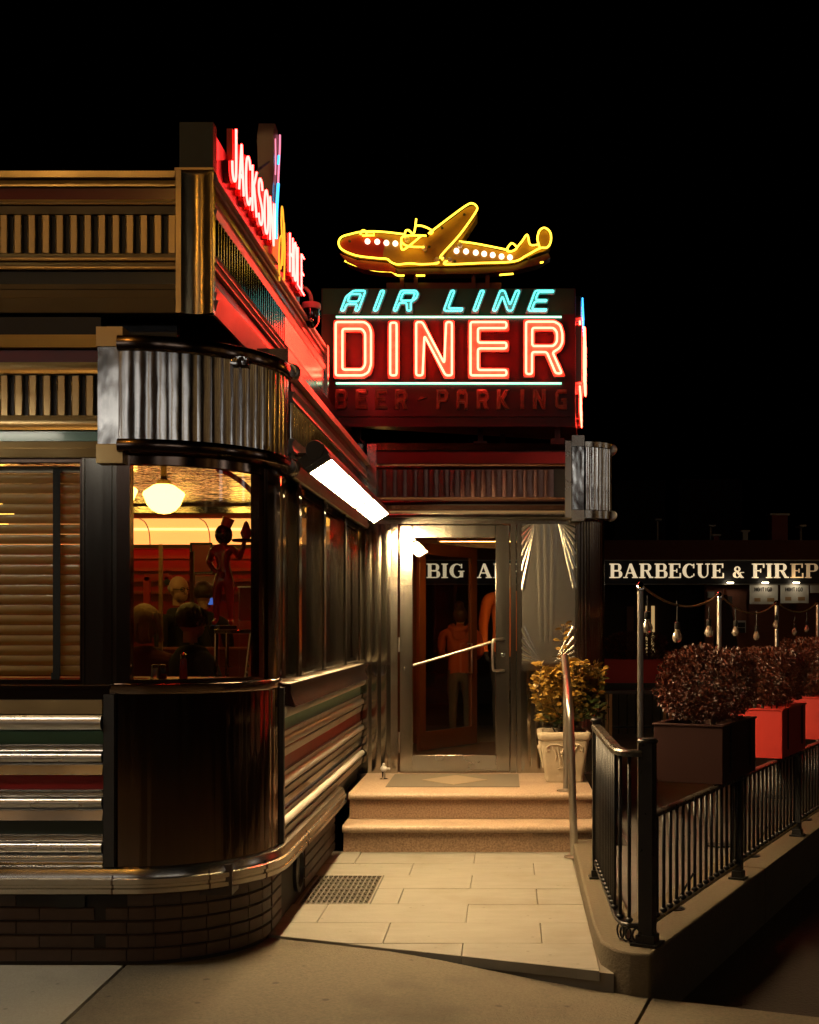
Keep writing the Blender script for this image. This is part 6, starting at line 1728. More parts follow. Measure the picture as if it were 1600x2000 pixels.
for i in range(650):                                  # fill of the crown
    a = random.uniform(0, 2 * math.pi); e = random.uniform(-.5, 1.0); rr = .26 * random.uniform(.55, 1.0)
    p = Vector((PX + 0.05 + rr * math.cos(a) * math.sqrt(max(0, 1 - e * e * .8)), PY + rr * .85 * math.sin(a) * math.sqrt(max(0, 1 - e * e * .8)), LZ + .60 + .27 * e))
    spots.append((p, Vector((math.cos(a), math.sin(a), random.uniform(-.2, .8)))))
def kindof(p):
    h = (p.z - LZ - .36) / .6 + random.uniform(-.25, .25) - (p.x - PX) * 0.8
    return 'leaf_gold' if h > .42 else ('leaf_olive' if h > .22 else 'leaf_green')
random.shuffle(spots)
front = sorted(spots, key=lambda s: s[0].y - 0.3 * s[0].z)
LM = {k: leaf_mesh(.062, .034, M[k]) for k in ('leaf_gold', 'leaf_olive', 'leaf_green')}
def rot_of(d, roll):
    d = d.normalized(); s = Vector((0, 0, 1)).cross(d)
    if s.length < 1e-3: s = Vector((0, 1, 0))
    s.normalize(); u = d.cross(s)
    m = Matrix((d, s, u)).transposed() @ Matrix.Rotation(roll, 3, 'X')
    return m.to_euler()
for p, d in front[:290]:
    o = put('leaf', LM[kindof(p)], shrub, loc=p, rot=rot_of(d, random.uniform(-1, 1))); 
b = MB(); mk = ['leaf_gold', 'leaf_olive', 'leaf_green']
for p, d in front[290:]: add_leaf(b, p, d, random.uniform(.05, .068), .032, random.uniform(-1.2, 1.2), mk.index(kindof(p)))
tag(b.build('foliage', [M[k] for k in mk], shrub), kind='stuff')

# ================================================================== iron fence on the kerb
fence = thing('iron_fence', 'black wrought iron terrace railing turning the corner on the low kerb', 'fence', (0.667, 5.78, TOPZ))
FD, FN = KD, KN
FP = Vector((0.667, 5.78))                                 # corner post
def fpos(t): p = FP + FD * t; return p
rail_l = [(0.538, 7.30), (0.538, 6.4), (0.538, 6.02)]
curve = [(0.540, 5.93), (0.548, 5.86), (0.568, 5.81), (0.60, 5.785), (0.64, 5.78)]
TR, BR = 0.985, 0.185
def rail(pts, z, wd, ht, name, m):
    pts = [Vector(p) for p in pts]
    bm = MB(); rings = []
    for i, p in enumerate(pts):
        a = pts[max(i - 1, 0)]; c = pts[min(i + 1, len(pts) - 1)]; d = (c - a).normalized(); n = Vector((d.y, -d.x))
        sec = [(-wd / 2, 0), (-wd / 2, ht * .7), (-wd * .35, ht), (wd * .35, ht), (wd / 2, ht * .7), (wd / 2, 0)]
        rings.append([bm.bm.verts.new((p.x + n.x * o, p.y + n.y * o, z + h)) for o, h in sec])
    for A1, B1 in zip(rings, rings[1:]):
        for k in range(6): bm._f([A1[k], A1[(k + 1) % 6], B1[(k + 1) % 6], B1[k]])
    bm._f(rings[0][::-1]); bm._f(rings[-1])
    return bm.build(name, m, fence)
cv = [(p.x, p.y) for p in smooth_line([Vector((*q, 0)) for q in rail_l + curve], 4)]
rail(cv, TR, 0.058, 0.030, 'top_rail', M['rail_iron'])
rail(cv, BR, 0.030, 0.014, 'bottom_rail', M['iron'])
FEND = 8.6
FT = 0.690
rail([fpos(0.03), fpos(FEND)], FT, 0.045, 0.020, 'top_rail', M['rail_iron'])
rail([fpos(0.03), fpos(FEND)], BR, 0.030, 0.014, 'bottom_rail', M['iron'])
def simple_mesh(fn, name, m):
    bm = MB(); fn(bm); bmesh.ops.recalc_face_normals(bm.bm, faces=bm.bm.faces[:])
    me = bpy.data.meshes.new(name); bm.bm.to_mesh(me); bm.bm.free(); me.materials.append(m); return me
def bal(bm):
    bm.tube([(0, 0, 0), (0, 0, TR - BR - 0.012)], 0.0095, 6)
    bm.lathe([(0.011, 0.0), (0.019, 0.006), (0.019, 0.014), (0.011, 0.022)], (0, 0, 0.004), 8)
me_bal = simple_mesh(bal, 'baluster', M['iron'])
def bal_low(bm):
    bm.tube([(0, 0, 0), (0, 0, FT - BR - 0.012)], 0.0095, 6)
    bm.lathe([(0.011, 0.0), (0.019, 0.006), (0.019, 0.014), (0.011, 0.022)], (0, 0, 0.004), 8)
me_bal_low = simple_mesh(bal_low, 'baluster', M['iron'])
me_ring = simple_mesh(lambda bm: bm.tube([(0.036 * math.cos(2 * math.pi * i / 12), 0, 0.036 * math.sin(2 * math.pi * i / 12)) for i in range(12)], 0.0055, 6, closed=True), 'ring_ornament', M['iron'])
bp = [(0.538, y) for y in [7.22 - 0.105 * i for i in range(12)]]
for x, y in bp: put('baluster', me_bal, fence, loc=(x, y, BR + 0.013))
for q in ((0.546, 5.865), (0.583, 5.796), ): put('baluster', me_bal, fence, loc=(q[0], q[1], BR + 0.013))
for i in range(60):
    p = fpos(0.14 + i * 0.105)
    if any(abs(0.14 + i * 0.105 - t) < 0.05 for t in (1.66, 3.3, 4.95, 6.6)): continue
    put('baluster', me_bal_low, fence, loc=(p.x, p.y, BR + 0.013))
for (x, y, a) in ((0.547, 5.855, 70), (0.568, 5.815, 50), (0.60, 5.79, 15), (0.632, 5.782, 5)): put('ring_ornament', me_ring, fence, loc=(x, y, BR - 0.040), rot=(0, 0, R(180 - a)))
def post(bm, w, h):
    bm.box(-w, w, -w, w, 0, h)
    bm.lathe([(w * 1.5, 0.0), (w * 1.5, 0.01), (w * 1.15, 0.02)], (0, 0, h), 12); bm.box(-w * 1.9, w * 1.9, -w * 1.9, w * 1.9, 0, 0.012); bm.box(-w * 1.3, w * 1.3, -w * 1.3, w * 1.3, 0.012, 0.05)
me_post = simple_mesh(lambda bm: post(bm, 0.034, 0.95), 'post', M['iron']); me_post2 = simple_mesh(lambda bm: post(bm, 0.023, 0.93), 'post', M['iron'])
ang = math.atan2(FD.y, FD.x)
put('post', me_post, fence, loc=(FP.x, FP.y, TOPZ + 0.001), rot=(0, 0, ang))
put('post', me_post2, fence, loc=(0.538, 7.30, TOPZ + 0.001))
me_post3 = simple_mesh(lambda bm: post(bm, 0.025, 0.585), 'post', M['iron'])
for t in (1.66, 3.3, 4.95, 6.6): p = fpos(t); put('post', me_post3, fence, loc=(p.x, p.y, TOPZ + 0.001), rot=(0, 0, ang))
for i in range(4):
    t = 0.75 + i * 1.65
    p = fpos(t); q = p - FN * 0.11
    b = MB(); b.tube([(p.x, p.y, 0.30), (q.x, q.y, TOPZ + 0.006)], 0.006, 6); b.lathe([(0.06, 0), (0.06, 0.006), (0.02, 0.010)], (q.x, q.y, TOPZ + 0.001), 12); b.build('stay', M['iron'], fence)

# ================================================================== planter boxes with clipped box shrubs
def foliage(b, cx_, cy_, z0, sx, sy, sz, n, ax, size, mats, bulge=0.35):
    ph_ = [random.uniform(0, 6) for _ in range(6)]
    for i in range(n):
        while True:
            u, v, w_ = random.uniform(-1, 1), random.uniform(-1, 1), random.uniform(-1, 1)
            q = abs(u) ** 2.6 + abs(v) ** 2.6 + abs(w_ if w_ > 0 else w_ * .9) ** 2.8
            lump = 0.84 + 0.13 * math.sin(u * 5.1 + ph_[0]) * math.sin(v * 4.7 + w_ * 5.3 + ph_[1]) + 0.10 * math.sin(u * 11 + ph_[2]) * math.sin(w_ * 12 + ph_[3] + v * 9)
            clump = math.sin(u * 9 + ph_[4] + w_ * 3) * math.sin(v * 8 + ph_[5]) * math.sin(w_ * 10 + u * 2)
            if 0.28 < q < lump and clump > -0.45: break
        p = Vector((cx_, cy_, z0 + sz)) + Vector((ax.x, ax.y, 0)) * (u * sx) + Vector((ax.y, -ax.x, 0)) * (v * sy) + Vector((0, 0, w_ * sz))
        d = Vector((u, v, w_ + .3)) + Vector((random.uniform(-.8, .8), random.uniform(-.8, .8), random.uniform(-.8, .8)))
        add_leaf(b, p, d, size * random.uniform(.8, 1.3), size * .6, random.uniform(-1.5, 1.5), 0 if random.random() < .6 else 1)
def planter(cor, along, across, L, W, z0, z1, label, mat_k, sh_label, sh_z, n, size, grp='planter boxes along the terrace railing', top=0.0):
    c = Vector(cor) + along * (L / 2) + across * (W / 2)
    r = thing('planter_box', label, 'planter', (c.x, c.y, z0), grp)
    b = MB()
    a, d = Vector(cor), 0.018
    def q(u, v, z): p = a + along * u + across * v; return Vector((p.x, p.y, z))
    b.plate([(0, 0), (L, 0), (L, W), (0, W)], [[(d, d), (L - d, d), (L - d, W - d), (d, W - d)]], lambda u, v, t: q(u, v, z0 + t), z1 - z0)
    b.build('box_walls', M[mat_k], r, bevel=0.003)
    b = MB(); b.plate([(-.008, -.008), (L + .008, -.008), (L + .008, W + .008), (-.008, W + .008)], [[(d + .004, d + .004), (L - d - .004, d + .004), (L - d - .004, W - d - .004), (d + .004, W - d - .004)]], lambda u, v, t: q(u, v, z1 + .001 + t), .012); b.build('box_rim', M[mat_k], r, bevel=0.003)
    b = MB(); b.plate([(d + .002, d + .002), (L - d - .002, d + .002), (L - d - .002, W - d - .002), (d + .002, W - d - .002)], [], lambda u, v, t: q(u, v, z0 + .01 + t), z1 - z0 - .05); b.build('soil', M['soil'], r)
    if grp.startswith('planter boxes along'):
        for u in (L * .2, L * .8):
            b = MB(); p0 = q(u, -0.006, z0 + .05); p1 = q(u, -0.006, z1 + .006); p2 = q(u, 0.03, z1 + .006); b.tube([p0, p1, p2], 0.005, 6); b.build('hanger_strap', M['iron'], r)
    s = thing('box_shrub', sh_label, 'shrub', (c.x, c.y, z1 - .04), 'clipped shrubs in planter boxes')
    b = MB()
    for k in range(9):
        u, v = random.uniform(.2, .8) * L, random.uniform(.3, .7) * W
        b.tube([q(u, v, z1 - .045), q(u + random.uniform(-.08, .08), v + random.uniform(-.05, .05), z1 + sh_z * .6)], 0.006, 5)
    b.build('stems', M['bark'], s)
    b = MB(); foliage(b, c.x, c.y, z1 + .02, L * .47, W * .68 + .02, sh_z / 2, n, along, size, None)
    tag(b.build('foliage', [M['leaf_box'], M['leaf_box_b']], s), kind='stuff')
A2, C2 = FD, -FN
for i, (t, lab, slab_, h) in enumerate(((1.154, 'planter box nearest the camera, coloured dark for its shade, hung on the iron railing', 'clipped shrub in the nearest planter box on the railing', .43),
                                         (2.62, 'bright red faced planter box second along the iron railing', 'clipped shrub in the second planter box on the railing', .40),
                                         (4.10, 'red planter box third along the railing at the right edge', 'clipped shrub in the third planter box at the right edge', .46))):
    p = fpos(t) - C2 * 0.045
    planter(p, A2, C2, 0.74, 0.40, 0.718, 1.035, lab, 'planter_shaded' if i == 0 else 'planter_red', slab_, h, 9500 if i < 2 else 6500, 0.020)  # nearest box takes the darker copy, its shade painted in
# planters on the far side of the terrace
p = P(1178, 1335, 19.5)
planter(Vector((p.x, 19.5)), Vector((1, 0)), Vector((0, 1)), 1.08, 0.40, 0.69, 1.05, 'flat red planter box at the back of the terrace beside the porch column', 'planter_red', 'low dark hedge behind the porch column at the back of the terrace', .44, 3000, .035, 'planters at the back of the terrace')
tb_ = thing('terrace_table', 'dark terrace table on thin legs in front of the red planter', 'table', (1.7, 16.2, 0.06))
b = MB(); b.box(1.30, 2.20, 15.9, 16.6, 0.72, 0.76); b.build('tabletop', M['dark_metal'], tb_)
for x, y in ((1.36, 15.95), (2.14, 15.95), (1.36, 16.55), (2.14, 16.55)):
    b = MB(); b.box(x - .02, x + .02, y - .02, y + .02, 0.06, 0.72); b.build('leg', M['pale_wood'], tb_)
cf = thing('back_railing', 'low black railing at the back of the terrace under the table', 'railing', (1.7, 17.5, 0.06))
b = MB(); b.box(1.2, 3.6, 17.5, 17.52, 0.14, 0.17); b.box(1.2, 3.6, 17.5, 17.52, 0.62, 0.65); b.build('rail', M['iron'], cf)
bmx = simple_mesh(lambda bm: bm.tube([(0, 0, 0.06), (0, 0, 0.62)], 0.008, 6), 'baluster', M['iron'])
for i in range(20): put('baluster', bmx, cf, loc=(1.25 + i * .12, 17.51, 0))

# ================================================================== light poles and festoon
poles = []
def pole(x, y, h, lab, r=0.024):
    o = thing('festoon_pole', lab, 'pole', (x, y, 0.06), 'poles carrying the string of bulbs')
    b = MB(); b.tube([(x, y, 0.06), (x, y, h)], r, 12); b.build('pole_tube', M['tube_steel'], o)
    b = MB(); b.lathe([(r + .004, -.03), (r + .004, 0.0), (r * .6, .012), (.004, .014)], (x, y, h), 12); b.build('pole_cap', M['chrome'], o)
    b = MB(); b.lathe([(.10, 0.0), (.10, .012), (.04, .02)], (x, y, 0.061), 16); b.build('pole_foot', M['iron'], o)
    return Vector((x, y, h))
p1 = pole((1251 - 988) * 6.35 / 2400, 6.35, CAMZ + 80 * 6.35 / 2400, 'tall thin steel pole just behind the fence corner', 0.0155)
p2 = pole((1405 - 988) * 8.6 / 2400, 8.6, CAMZ + 62 * 8.6 / 2400, 'short steel pole between the first two clipped shrubs', 0.017)
p3 = pole((1517 - 988) * 11.0 / 2400, 11.0, CAMZ + 46 * 11.0 / 2400, 'steel pole rising behind the second clipped shrub', 0.020)
p4 = pole((1597 - 988) * 13.2 / 2400, 13.2, CAMZ + 46 * 13.2 / 2400, 'steel pole at the right edge of the terrace', 0.024)
fest = thing('string_light', 'drooping cable of unlit clear bulbs strung between the terrace poles', 'string light', tuple(p1))
def sag(a, c, s, n=12):
    return [a.lerp(c, i / n) - Vector((0, 0, s * 4 * (i / n) * (1 - i / n))) for i in range(n + 1)]
pts = []
segs = [(p1, p2, .10), (p2, p3, .12), (p3, p4, .10)]
for a, c, s in segs:
    ln = sag(a, c, s)
    b = MB(); b.tube(ln, 0.0065, 6); b.build('cable', M['pale_wood'], fest)
def bulb(px, py, d, h):
    c = P(px, py, d)
    b = MB(); b.tube([(c.x, d, c.z + .045), (c.x, d, c.z + h)], 0.004, 6); b.build('bulb_cord', M['black_paint'], fest)
    b = MB(); b.lathe([(.010, .075), (.016, .07), (.017, .035), (.013, .030)], c, 12); b.build('bulb_socket', M['black_paint'], fest)
    b = MB(); b.lathe([(.012, .032), (.017, .018), (.027, -.004), (.029, -.018), (.022, -.036), (.008, -.046)], c, 14)
    g_ = b.build('bulb', M['bulb_clear'], fest)
    b = MB(); b.tube([(c.x - .008, d, c.z - .015), (c.x - .004, d, c.z + .02), (c.x + .004, d, c.z + .02), (c.x + .008, d, c.z - .015)], 0.0022, 5); b.build('filament', M['chrome'], g_)
for px, py, d, h in ((1265, 1221, 6.55, .16), (1323, 1240, 7.2, .20), (1385, 1231, 8.1, .15), (1437, 1231, 9.3, .17), (1478, 1240, 10.2, .20), (1516, 1218, 10.9, .10), (1552, 1232, 12.0, .14), (1576, 1227, 12.6, .16)): bulb(px, py, d, h)
# closed dark parasol among the poles
um = thing('closed_parasol', 'closed black parasol standing behind the second pole', 'parasol', tuple(P(1418, 1222, 17.0).xy) + (0.06,))
c = P(1417, 1222, 17.0)
b = MB(); b.lathe([(.012, 2.06), (.03, 2.0), (.10, 1.75), (.17, 1.35), (.20, 1.05), (.17, 0.98)], (c.x, 17.0, 0), 14); b.build('canopy', M['cloth_black'], um)
b = MB(); b.tube([(c.x, 17.0, 0.06), (c.x, 17.0, 2.12)], 0.022, 10); b.build('parasol_pole', M['pale_wood'], um)
b = MB(); b.lathe([(.26, 0), (.26, .05), (.05, .09)], (c.x, 17.0, 0.06), 18); b.build('parasol_base', M['iron'], um)

# ================================================================== the shop beyond the terrace
SY = 40.0
def sp_(x, y): return P(x, y, SY)
shop = thing('shop', 'dark low brick shop far behind the terrace under a long black sign', 'building', (5, SY, 0))
b = MB()
b.box(-7, sp_(1382, 0).x, SY + 1.5, SY + 1.8, 0, 4.2); b.build('recessed_wall', M['far_dark'], shop)
b = MB(); b.box(sp_(1382, 0).x, sp_(1463, 0).x, SY + 0.35, SY + 0.6, 0, 4.2); b.build('brick_wall', M['far_brick'], shop)
b = MB(); b.box(sp_(1463, 0).x, 18, SY + 0.45, SY + 0.7, 0, 4.2); b.build('right_wall', M['far_brick'], shop)
b = MB(); b.box(-7, 18, SY + 0.2, SY + 12, 4.2, 4.4); b.box(-7, 18, SY, SY + 0.2, sp_(0, 1094).z, sp_(0, 1066).z); b.build('parapet', M['far_brick'], shop)
b = MB(); b.box(-7, 18, SY - 0.12, SY - 0.04, sp_(0, 1095.5).z, sp_(0, 1093.5).z); b.box(-7, 18, SY - 0.10, SY - 0.04, sp_(0, 1142).z, sp_(0, 1140.5).z); b.build('sign_trim', M['galv'], shop)
for x in (1242, 1262, 1274, 1292): 
    a = sp_(x, 1180); 
b = MB(); b.box(sp_(1271.5, 0).x, sp_(1275, 0).x, SY + 1.45, SY + 1.49, 0.6, sp_(0, 1182).z); b.build('lit_window_strip', M['amber_glow'], shop); b = MB(); b.box(sp_(1283, 0).x, sp_(1289.5, 0).x, SY + 1.45, SY + 1.49, 0.6, sp_(0, 1182).z); b.build('lit_window_strip', M['amber_glow'], shop)
b = MB(); b.box(sp_(1233, 0).x, sp_(1247, 0).x, SY + 1.44, SY + 1.49, 0.2, sp_(0, 1183).z); b.build('shop_door', M['int_brown'], shop)
b = MB(); b.box(sp_(1424, 0).x, sp_(1434, 0).x, SY + 0.30, SY + 0.34, sp_(0, 1205).z, sp_(0, 1164).z); b.build('wall_louvre', M['far_dark'], shop)
b = MB(); b.box(sp_(1385, 0).x, sp_(1398, 0).x, SY + 0.22, SY + 0.34, sp_(0, 1167).z, sp_(0, 1155).z); b.build('meter_box', M['galv'], shop)
b = MB(); b.box(sp_(1443, 0).x, sp_(1461, 0).x, SY + 0.31, SY + 0.345, sp_(0, 1236).z, sp_(0, 1212).z); nb = b.build('notice_board', M['poster'], shop)
for k in range(2):
    b = MB(); z = sp_(0, 1218 + 11 * k).z; b.box(sp_(1445, 0).x, sp_(1459, 0).x, SY + 0.295, SY + 0.308, z - .12, z + .04); b.build('notice_panel', M['ink'], nb)
for x in (1424, 1492, 1552):
    b = MB(); b.box(sp_(x - 6, 0).x, sp_(x + 6, 0).x, SY - 0.30, SY - 0.22, sp_(0, 1139).z, sp_(0, 1138).z); b.build('added_sign_lamp', M['added_lamp'], shop)  # unseen lamps added to light the brick and posters
# serif lettering
sgn = thing('shop_sign', 'long black sign band with cream serif letters across the dark shop front', 'sign', (5, SY - 0.04, 3.0))
b = MB(); b.box(-7, 18, SY - 0.04, SY - 0.001, sp_(0, 1140.5).z, sp_(0, 1095.5).z); b.build('sign_band', M['store_black'], sgn)
def R4(x0, x1, y0, y1): return ([(x0, y0), (x1, y0), (x1, y1), (x0, y1)], [])
def arcpts(cx_, cy_, rx, ry, a0, a1, n=10): return [(cx_ + rx * math.cos(R(a0 + (a1 - a0) * i / n)), cy_ - ry * math.sin(R(a0 + (a1 - a0) * i / n))) for i in range(n + 1)]
def bowl(x0, x1, y0, y1, tk): # half ring to the right
    cy_, ry = (y0 + y1) / 2, (y1 - y0) / 2
    return ([(x0, y0)] + arcpts(x1 - ry * .9, cy_, ry * .9, ry, 90, -90) + [(x0, y1), (x0, y1 - .07)] + arcpts(x1 - ry * .9, cy_, ry * .9 - tk, ry - .07, -90, 90) + [(x0, y0 + .07)], [])
def stem(x, wd=.22, y0=0, y1=1, sl=.09): return [R4(x, x + wd, y0, y1), R4(x - sl, x + wd + sl, y0, y0 + .065), R4(x - sl, x + wd + sl, y1 - .065, y1)]
SER = {'B': (.86, stem(.10) + [bowl(.32, .80, 0, .52, .2), bowl(.32, .86, .48, 1, .22)]), 'I': (.42, stem(.10)), 'L': (.78, stem(.10) + [R4(.32, .76, .93, 1), R4(.68, .76, .66, .95)]),
       'E': (.84, stem(.10) + [R4(.32, .78, 0, .07), R4(.70, .78, .05, .30), R4(.32, .58, .46, .53), R4(.52, .58, .36, .63), R4(.32, .82, .93, 1), R4(.74, .82, .66, .95)]),
       'F': (.80, stem(.10) + [R4(.32, .78, 0, .07), R4(.70, .78, .05, .30), R4(.32, .58, .46, .53), R4(.52, .58, .36, .63)]),
       'P': (.84, stem(.10) + [bowl(.32, .82, 0, .56, .21)]), 'R': (.95, stem(.10) + [bowl(.32, .80, 0, .52, .2), ([(.42, .5), (.62, .5), (.80, .9), (.94, .93), (.94, 1), (.68, 1)], [])]),
       'A': (.98, [([(.42, 0), (.56, 0), (.92, .95), (.68, .95), (.44, .24), (.20, .95), (.12, .95)], []), R4(0, .30, .935, 1), R4(.58, .98, .935, 1), R4(.28, .70, .62, .69)]),
       'C': (.88, [(arcpts(.46, .5, .44, .5, 50, 310, 18) + arcpts(.50, .5, .24, .43, 310, 50, 18), []), R4(.72, .80, .02, .32), R4(.74, .80, .70, .86)]),
       'G': (.96, [(arcpts(.46, .5, .44, .5, 50, 320, 18) + arcpts(.50, .5, .24, .43, 320, 50, 18), []), R4(.72, .80, .02, .32), R4(.66, .86, .52, .95), R4(.56, .94, .50, .565)]),
       'U': (.92, [R4(.10, .32, 0, .66), R4(.70, .78, 0, .66), R4(.0, .42, 0, .065), R4(.58, .90, 0, .065), (arcpts(.44, .65, .34, .35, 180, 360, 12) + arcpts(.51, .65, .19, .28, 360, 180, 12), [])]),
       '&': (.86, [(arcpts(.36, .26, .22, .25, -60, 240, 14) + arcpts(.36, .26, .09, .17, 240, -60, 14), []), (arcpts(.34, .72, .30, .28, 120, 400, 14) + arcpts(.36, .72, .13, .2, 400, 120, 14), []), ([(.20, .36), (.36, .36), (.84, 1), (.62, 1)], []), R4(.56, .84, .50, .56)])}
def shop_word(txt, x, capz0, capz1, scale, m, gap=.07):
    for ch in txt:
        wd, shp = SER[ch]
        h = capz1 - capz0
        if ch == '&': hh, ws = h * .82, scale * .85
        else: hh, ws = h, scale
        for k, (poly, holes) in enumerate(shp):
            b = MB(); b.plate(poly, holes, lambda u, v, t: Vector((x + u * ws, SY - 0.042 - t, capz0 + (1 - v) * hh)), 0.03 + 0.002 * k)
            if k == 0: lt = b.build('sign_letter', M[m(x) if callable(m) else m], sgn)
            else: b.build('letter_stroke', M[m(x) if callable(m) else m], lt)
        x += (wd + gap) * ws
    return x
cz0, cz1 = sp_(0, 1129).z, sp_(0, 1101).z
mk_ = lambda x: 'store_letter' if x < sp_(1542, 0).x else 'store_letter_dim'  # fade of the lamplight over the last letters, put into their glow
def fit(txt, x0px, x1px, m, gap=.07):
    tot = sum((SER[c_][0] + gap) * (.85 if c_ == '&' else 1) for c_ in txt) - gap
    shop_word(txt, sp_(x0px, 0).x, cz0, cz1, (sp_(x1px, 0).x - sp_(x0px, 0).x) / tot, m, gap)
fit('BIG', 833, 908, 'store_letter'); fit('APPLE', 931, 1072, 'store_letter'); fit('BARBECUE', 1190, 1414, 'store_letter'); fit('&', 1430, 1453, 'store_letter'); fit('FIREPLACE', 1468, 1716, mk_)
# white trade posters with the printed word, hung below the sign
for k, (x0, x1, y1, lab) in enumerate(((1464, 1519, 1180, 'white hearth poster with dark print, the left of two under the sign'), (1524, 1579, 1178, 'white hearth poster with dark print, the right of two under the sign'))):
    r = thing('trade_poster', lab, 'poster', tuple(sp_((x0 + x1) / 2, y1)), 'white posters under the shop sign')
    a, c = sp_(x0, 1143), sp_(x1, y1)
    b = MB(); b.box(a.x, c.x, SY - 0.06, SY - 0.03, c.z, a.z); b.build('poster_sheet', M['poster'], r)
    wd = (c.x - a.x) * .62 / 7; x = a.x + (c.x - a.x) * .18
    for ch in 'MONTIGO':
        b = MB()
        for st in STROKE[ch]: b.tube([(x + p_[0] * wd * .7, SY - 0.066, a.z - .08 - p_[1] * .12) for p_ in st], 0.013, 5)
        b.build('print_letter', M['ink'], r); x += wd
    b = MB(); b.box(a.x + .15, a.x + .35, SY - 0.064, SY - 0.0605, c.z + .08, c.z + .2); b.box(c.x - .35, c.x - .12, SY - 0.064, SY - 0.0605, c.z + .08, c.z + .2); b.build('print_mark', M['pale_wood'], r)
r = thing('trade_poster', 'white hearth poster cut off at the right edge of the photo', 'poster', tuple(sp_(1600, 1160)), 'white posters under the shop sign')
a, c = sp_(1582, 1143), sp_(1640, 1158); b = MB(); b.box(a.x, c.x, SY - 0.06, SY - 0.03, c.z, a.z); b.build('poster_sheet', M['poster'], r)
# clutter on the shop roof
for k, (x0, x1, y0, mt, nm, lab, ct_) in enumerate(((1504, 1535, 1008, 'planter_box', 'chimney_box', 'square red brown chimney box on the shop roof', 'chimney'), (1448, 1458, 1040, 'galv', 'roof_vent', 'small pale vent on the shop roof left of the chimney box', 'vent'),
                                               (1385, 1391, 1030, 'galv', 'flue_pipe', 'thin flue pipe on the shop roof above the ampersand', 'pipe'), (1562, 1567, 1030, 'galv', 'flue_pipe', 'thin flue pipe on the shop roof right of the chimney box', 'pipe'),
                                               (1282, 1287, 1018, 'galv', 'flue_pipe', 'thin flue pipe on the shop roof near the porch column', 'pipe'), (1392, 1402, 1048, 'planter_box', 'roof_vent', 'squat reddish vent on the shop roof above the sign', 'vent'))):
    a, c = P(x0, y0, 41.5), P(x1, 1066, 41.5)
    r = thing(nm, lab, ct_, ((a.x + c.x) / 2, 41.5, 4.4))
    b = MB()
    if 'pipe' in nm: b.tube([((a.x + c.x) / 2, 41.5, 4.4), ((a.x + c.x) / 2, 41.5, a.z)], (c.x - a.x) / 2, 10)
    else: b.box(a.x, c.x, 41.2, 41.8, 4.4, a.z)
    b.build('vent_body', M[mt], r)
    b = MB(); b.box(a.x - .06, c.x + .06, 41.15, 41.85, a.z + .001, a.z + .06); b.build('vent_cap', M['galv'], r)
# building behind the shop
bk = thing('back_building', 'tall dark building standing behind the shop', 'building', (5, 60, 0))
b = MB(); b.box(P(1200, 0, 60).x, P(1300, 0, 60).x, 60, 68, 0, P(0, 938, 60).z); b.box(P(1325, 0, 60).x, P(1450, 0, 60).x, 60, 68, 0, P(0, 935, 60).z); b.build('wall', M['far_dark'], bk)

# ================================================================== the street behind the camera: lamps and lit shopfronts that the steel mirrors
def street_lamp(x, y, h, reach, lens, lab, size):
    r = thing('street_lamp', lab, 'street lamp', (x, y, -0.1))
    d = 1 if reach > 0 else -1
    b = MB(); b.tube([(x, y, -0.1), (x, y, h - .5)] + smooth_line([(x, y, h - .4), (x, y + reach * .2, h), (x, y + reach, h + .1)], 5), 0.07, 10); b.build('lamp_pole', M['dark_metal'], r)
    b = MB(); b.box(x - .16, x + .16, y + reach - .1, y + reach + .5, h + .02, h + .16); b.build('lamp_head', M['dark_metal'], r)
    b = MB(); b.box(x - size, x + size, y + reach - .05, y + reach + .45, h - .01, h + .018); b.build('lamp_lens', M[lens], r)
street_lamp(-4.2, -6.6, 7.0, 1.6, 'sodium', 'sodium street lamp across the road behind the photographer', .16)
street_lamp(17.0, 26.0, 7.5, 1.6, 'sodium', 'unseen sodium lamp added right of the shop to light its front', .22)  # unseen lamp, added to light the shop parapet and hedges
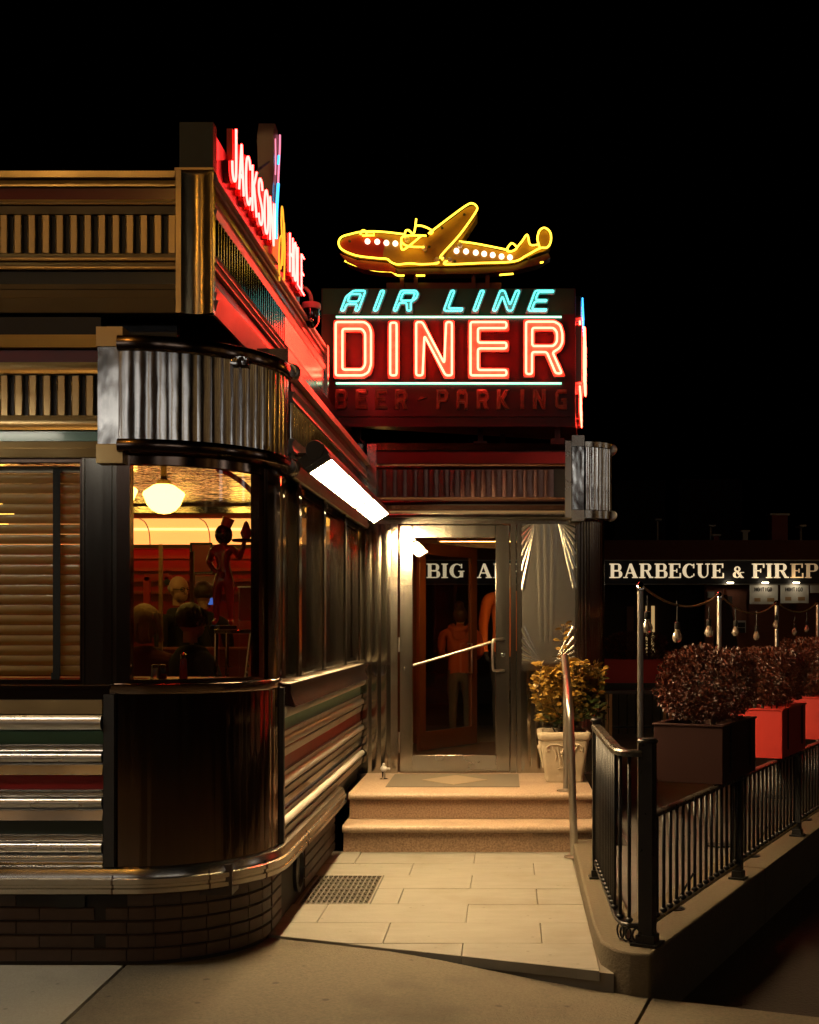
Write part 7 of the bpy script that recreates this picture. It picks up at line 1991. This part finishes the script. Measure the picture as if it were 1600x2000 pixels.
street_lamp(-9.5, -6.6, 7.0, 1.6, 'sodium', 'sodium street lamp further left across the road', .16)
ov = thing('street_lamp', 'overhead street lamp reaching over the pavement left of the photographer', 'street lamp', (-4.5, -1.2, -0.1))
b = MB(); b.tube([(-4.5, -1.2, -0.25), (-4.5, -1.2, 8.6)] + smooth_line([(-4.5, -1.1, 8.8), (-4.4, 0.2, 9.2), (-4.2, 2.2, 9.3)], 5), 0.07, 10); b.build('lamp_pole', M['dark_metal'], ov)
b = MB(); b.box(-4.4, -4.0, 2.1, 2.9, 9.22, 9.38); b.box(-4.4, -4.38, 2.1, 2.9, 9.08, 9.22); b.box(-4.02, -4.0, 2.1, 2.9, 9.08, 9.22); b.box(-4.38, -4.02, 2.1, 2.12, 9.08, 9.22); b.box(-4.38, -4.02, 2.88, 2.9, 9.08, 9.22); b.build('lamp_head', M['dark_metal'], ov)
b = MB(); b.box(-4.37, -4.03, 2.13, 2.87, 9.205, 9.218); b.build('lamp_lens', M['lamp_over'], ov)
op = thing('opposite_building', 'brick building with lit shopfronts across the street', 'building', (0, -22, 0))
b = MB(); b.box(-26, 20, -24, -22, -0.3, 9.5); b.build('wall', M['far_brick'], op)
for i, x in enumerate((-22, -19, -16, -13, -10.5, -8, 4.5, 7, 9.5, 12, 14.5, 17)):
    b = MB(); b.box(x - 1.1, x + 1.1, -22, -21.9, 6.7, 8.1); b.build('window', M['amber_glow'] if i in (1, 7, 11) else M['shop_glow'], op)
cr = thing('added_corner_building', 'unseen brick building at the right, its lit windows added to streak the steel', 'building', (22, 0, 0))  # unseen block added so its windows streak the curved steel
b = MB(); b.box(22, 24, -16, 24, -0.3, 9.5); b.build('wall', M['far_brick'], cr)
for i in range(9):
    y = -13 + i * 4
    for z0, z1, m_ in ((4.6, 6.2, 'amber_glow' if i % 3 else 'shop_glow'), (7.2, 8.6, 'amber_glow')):
        if (i * 7 + int(z0)) % 4 == 0: continue
        b = MB(); b.box(21.9, 22, y, y + 1.5, z0, z1); b.build('window', M[m_], cr)
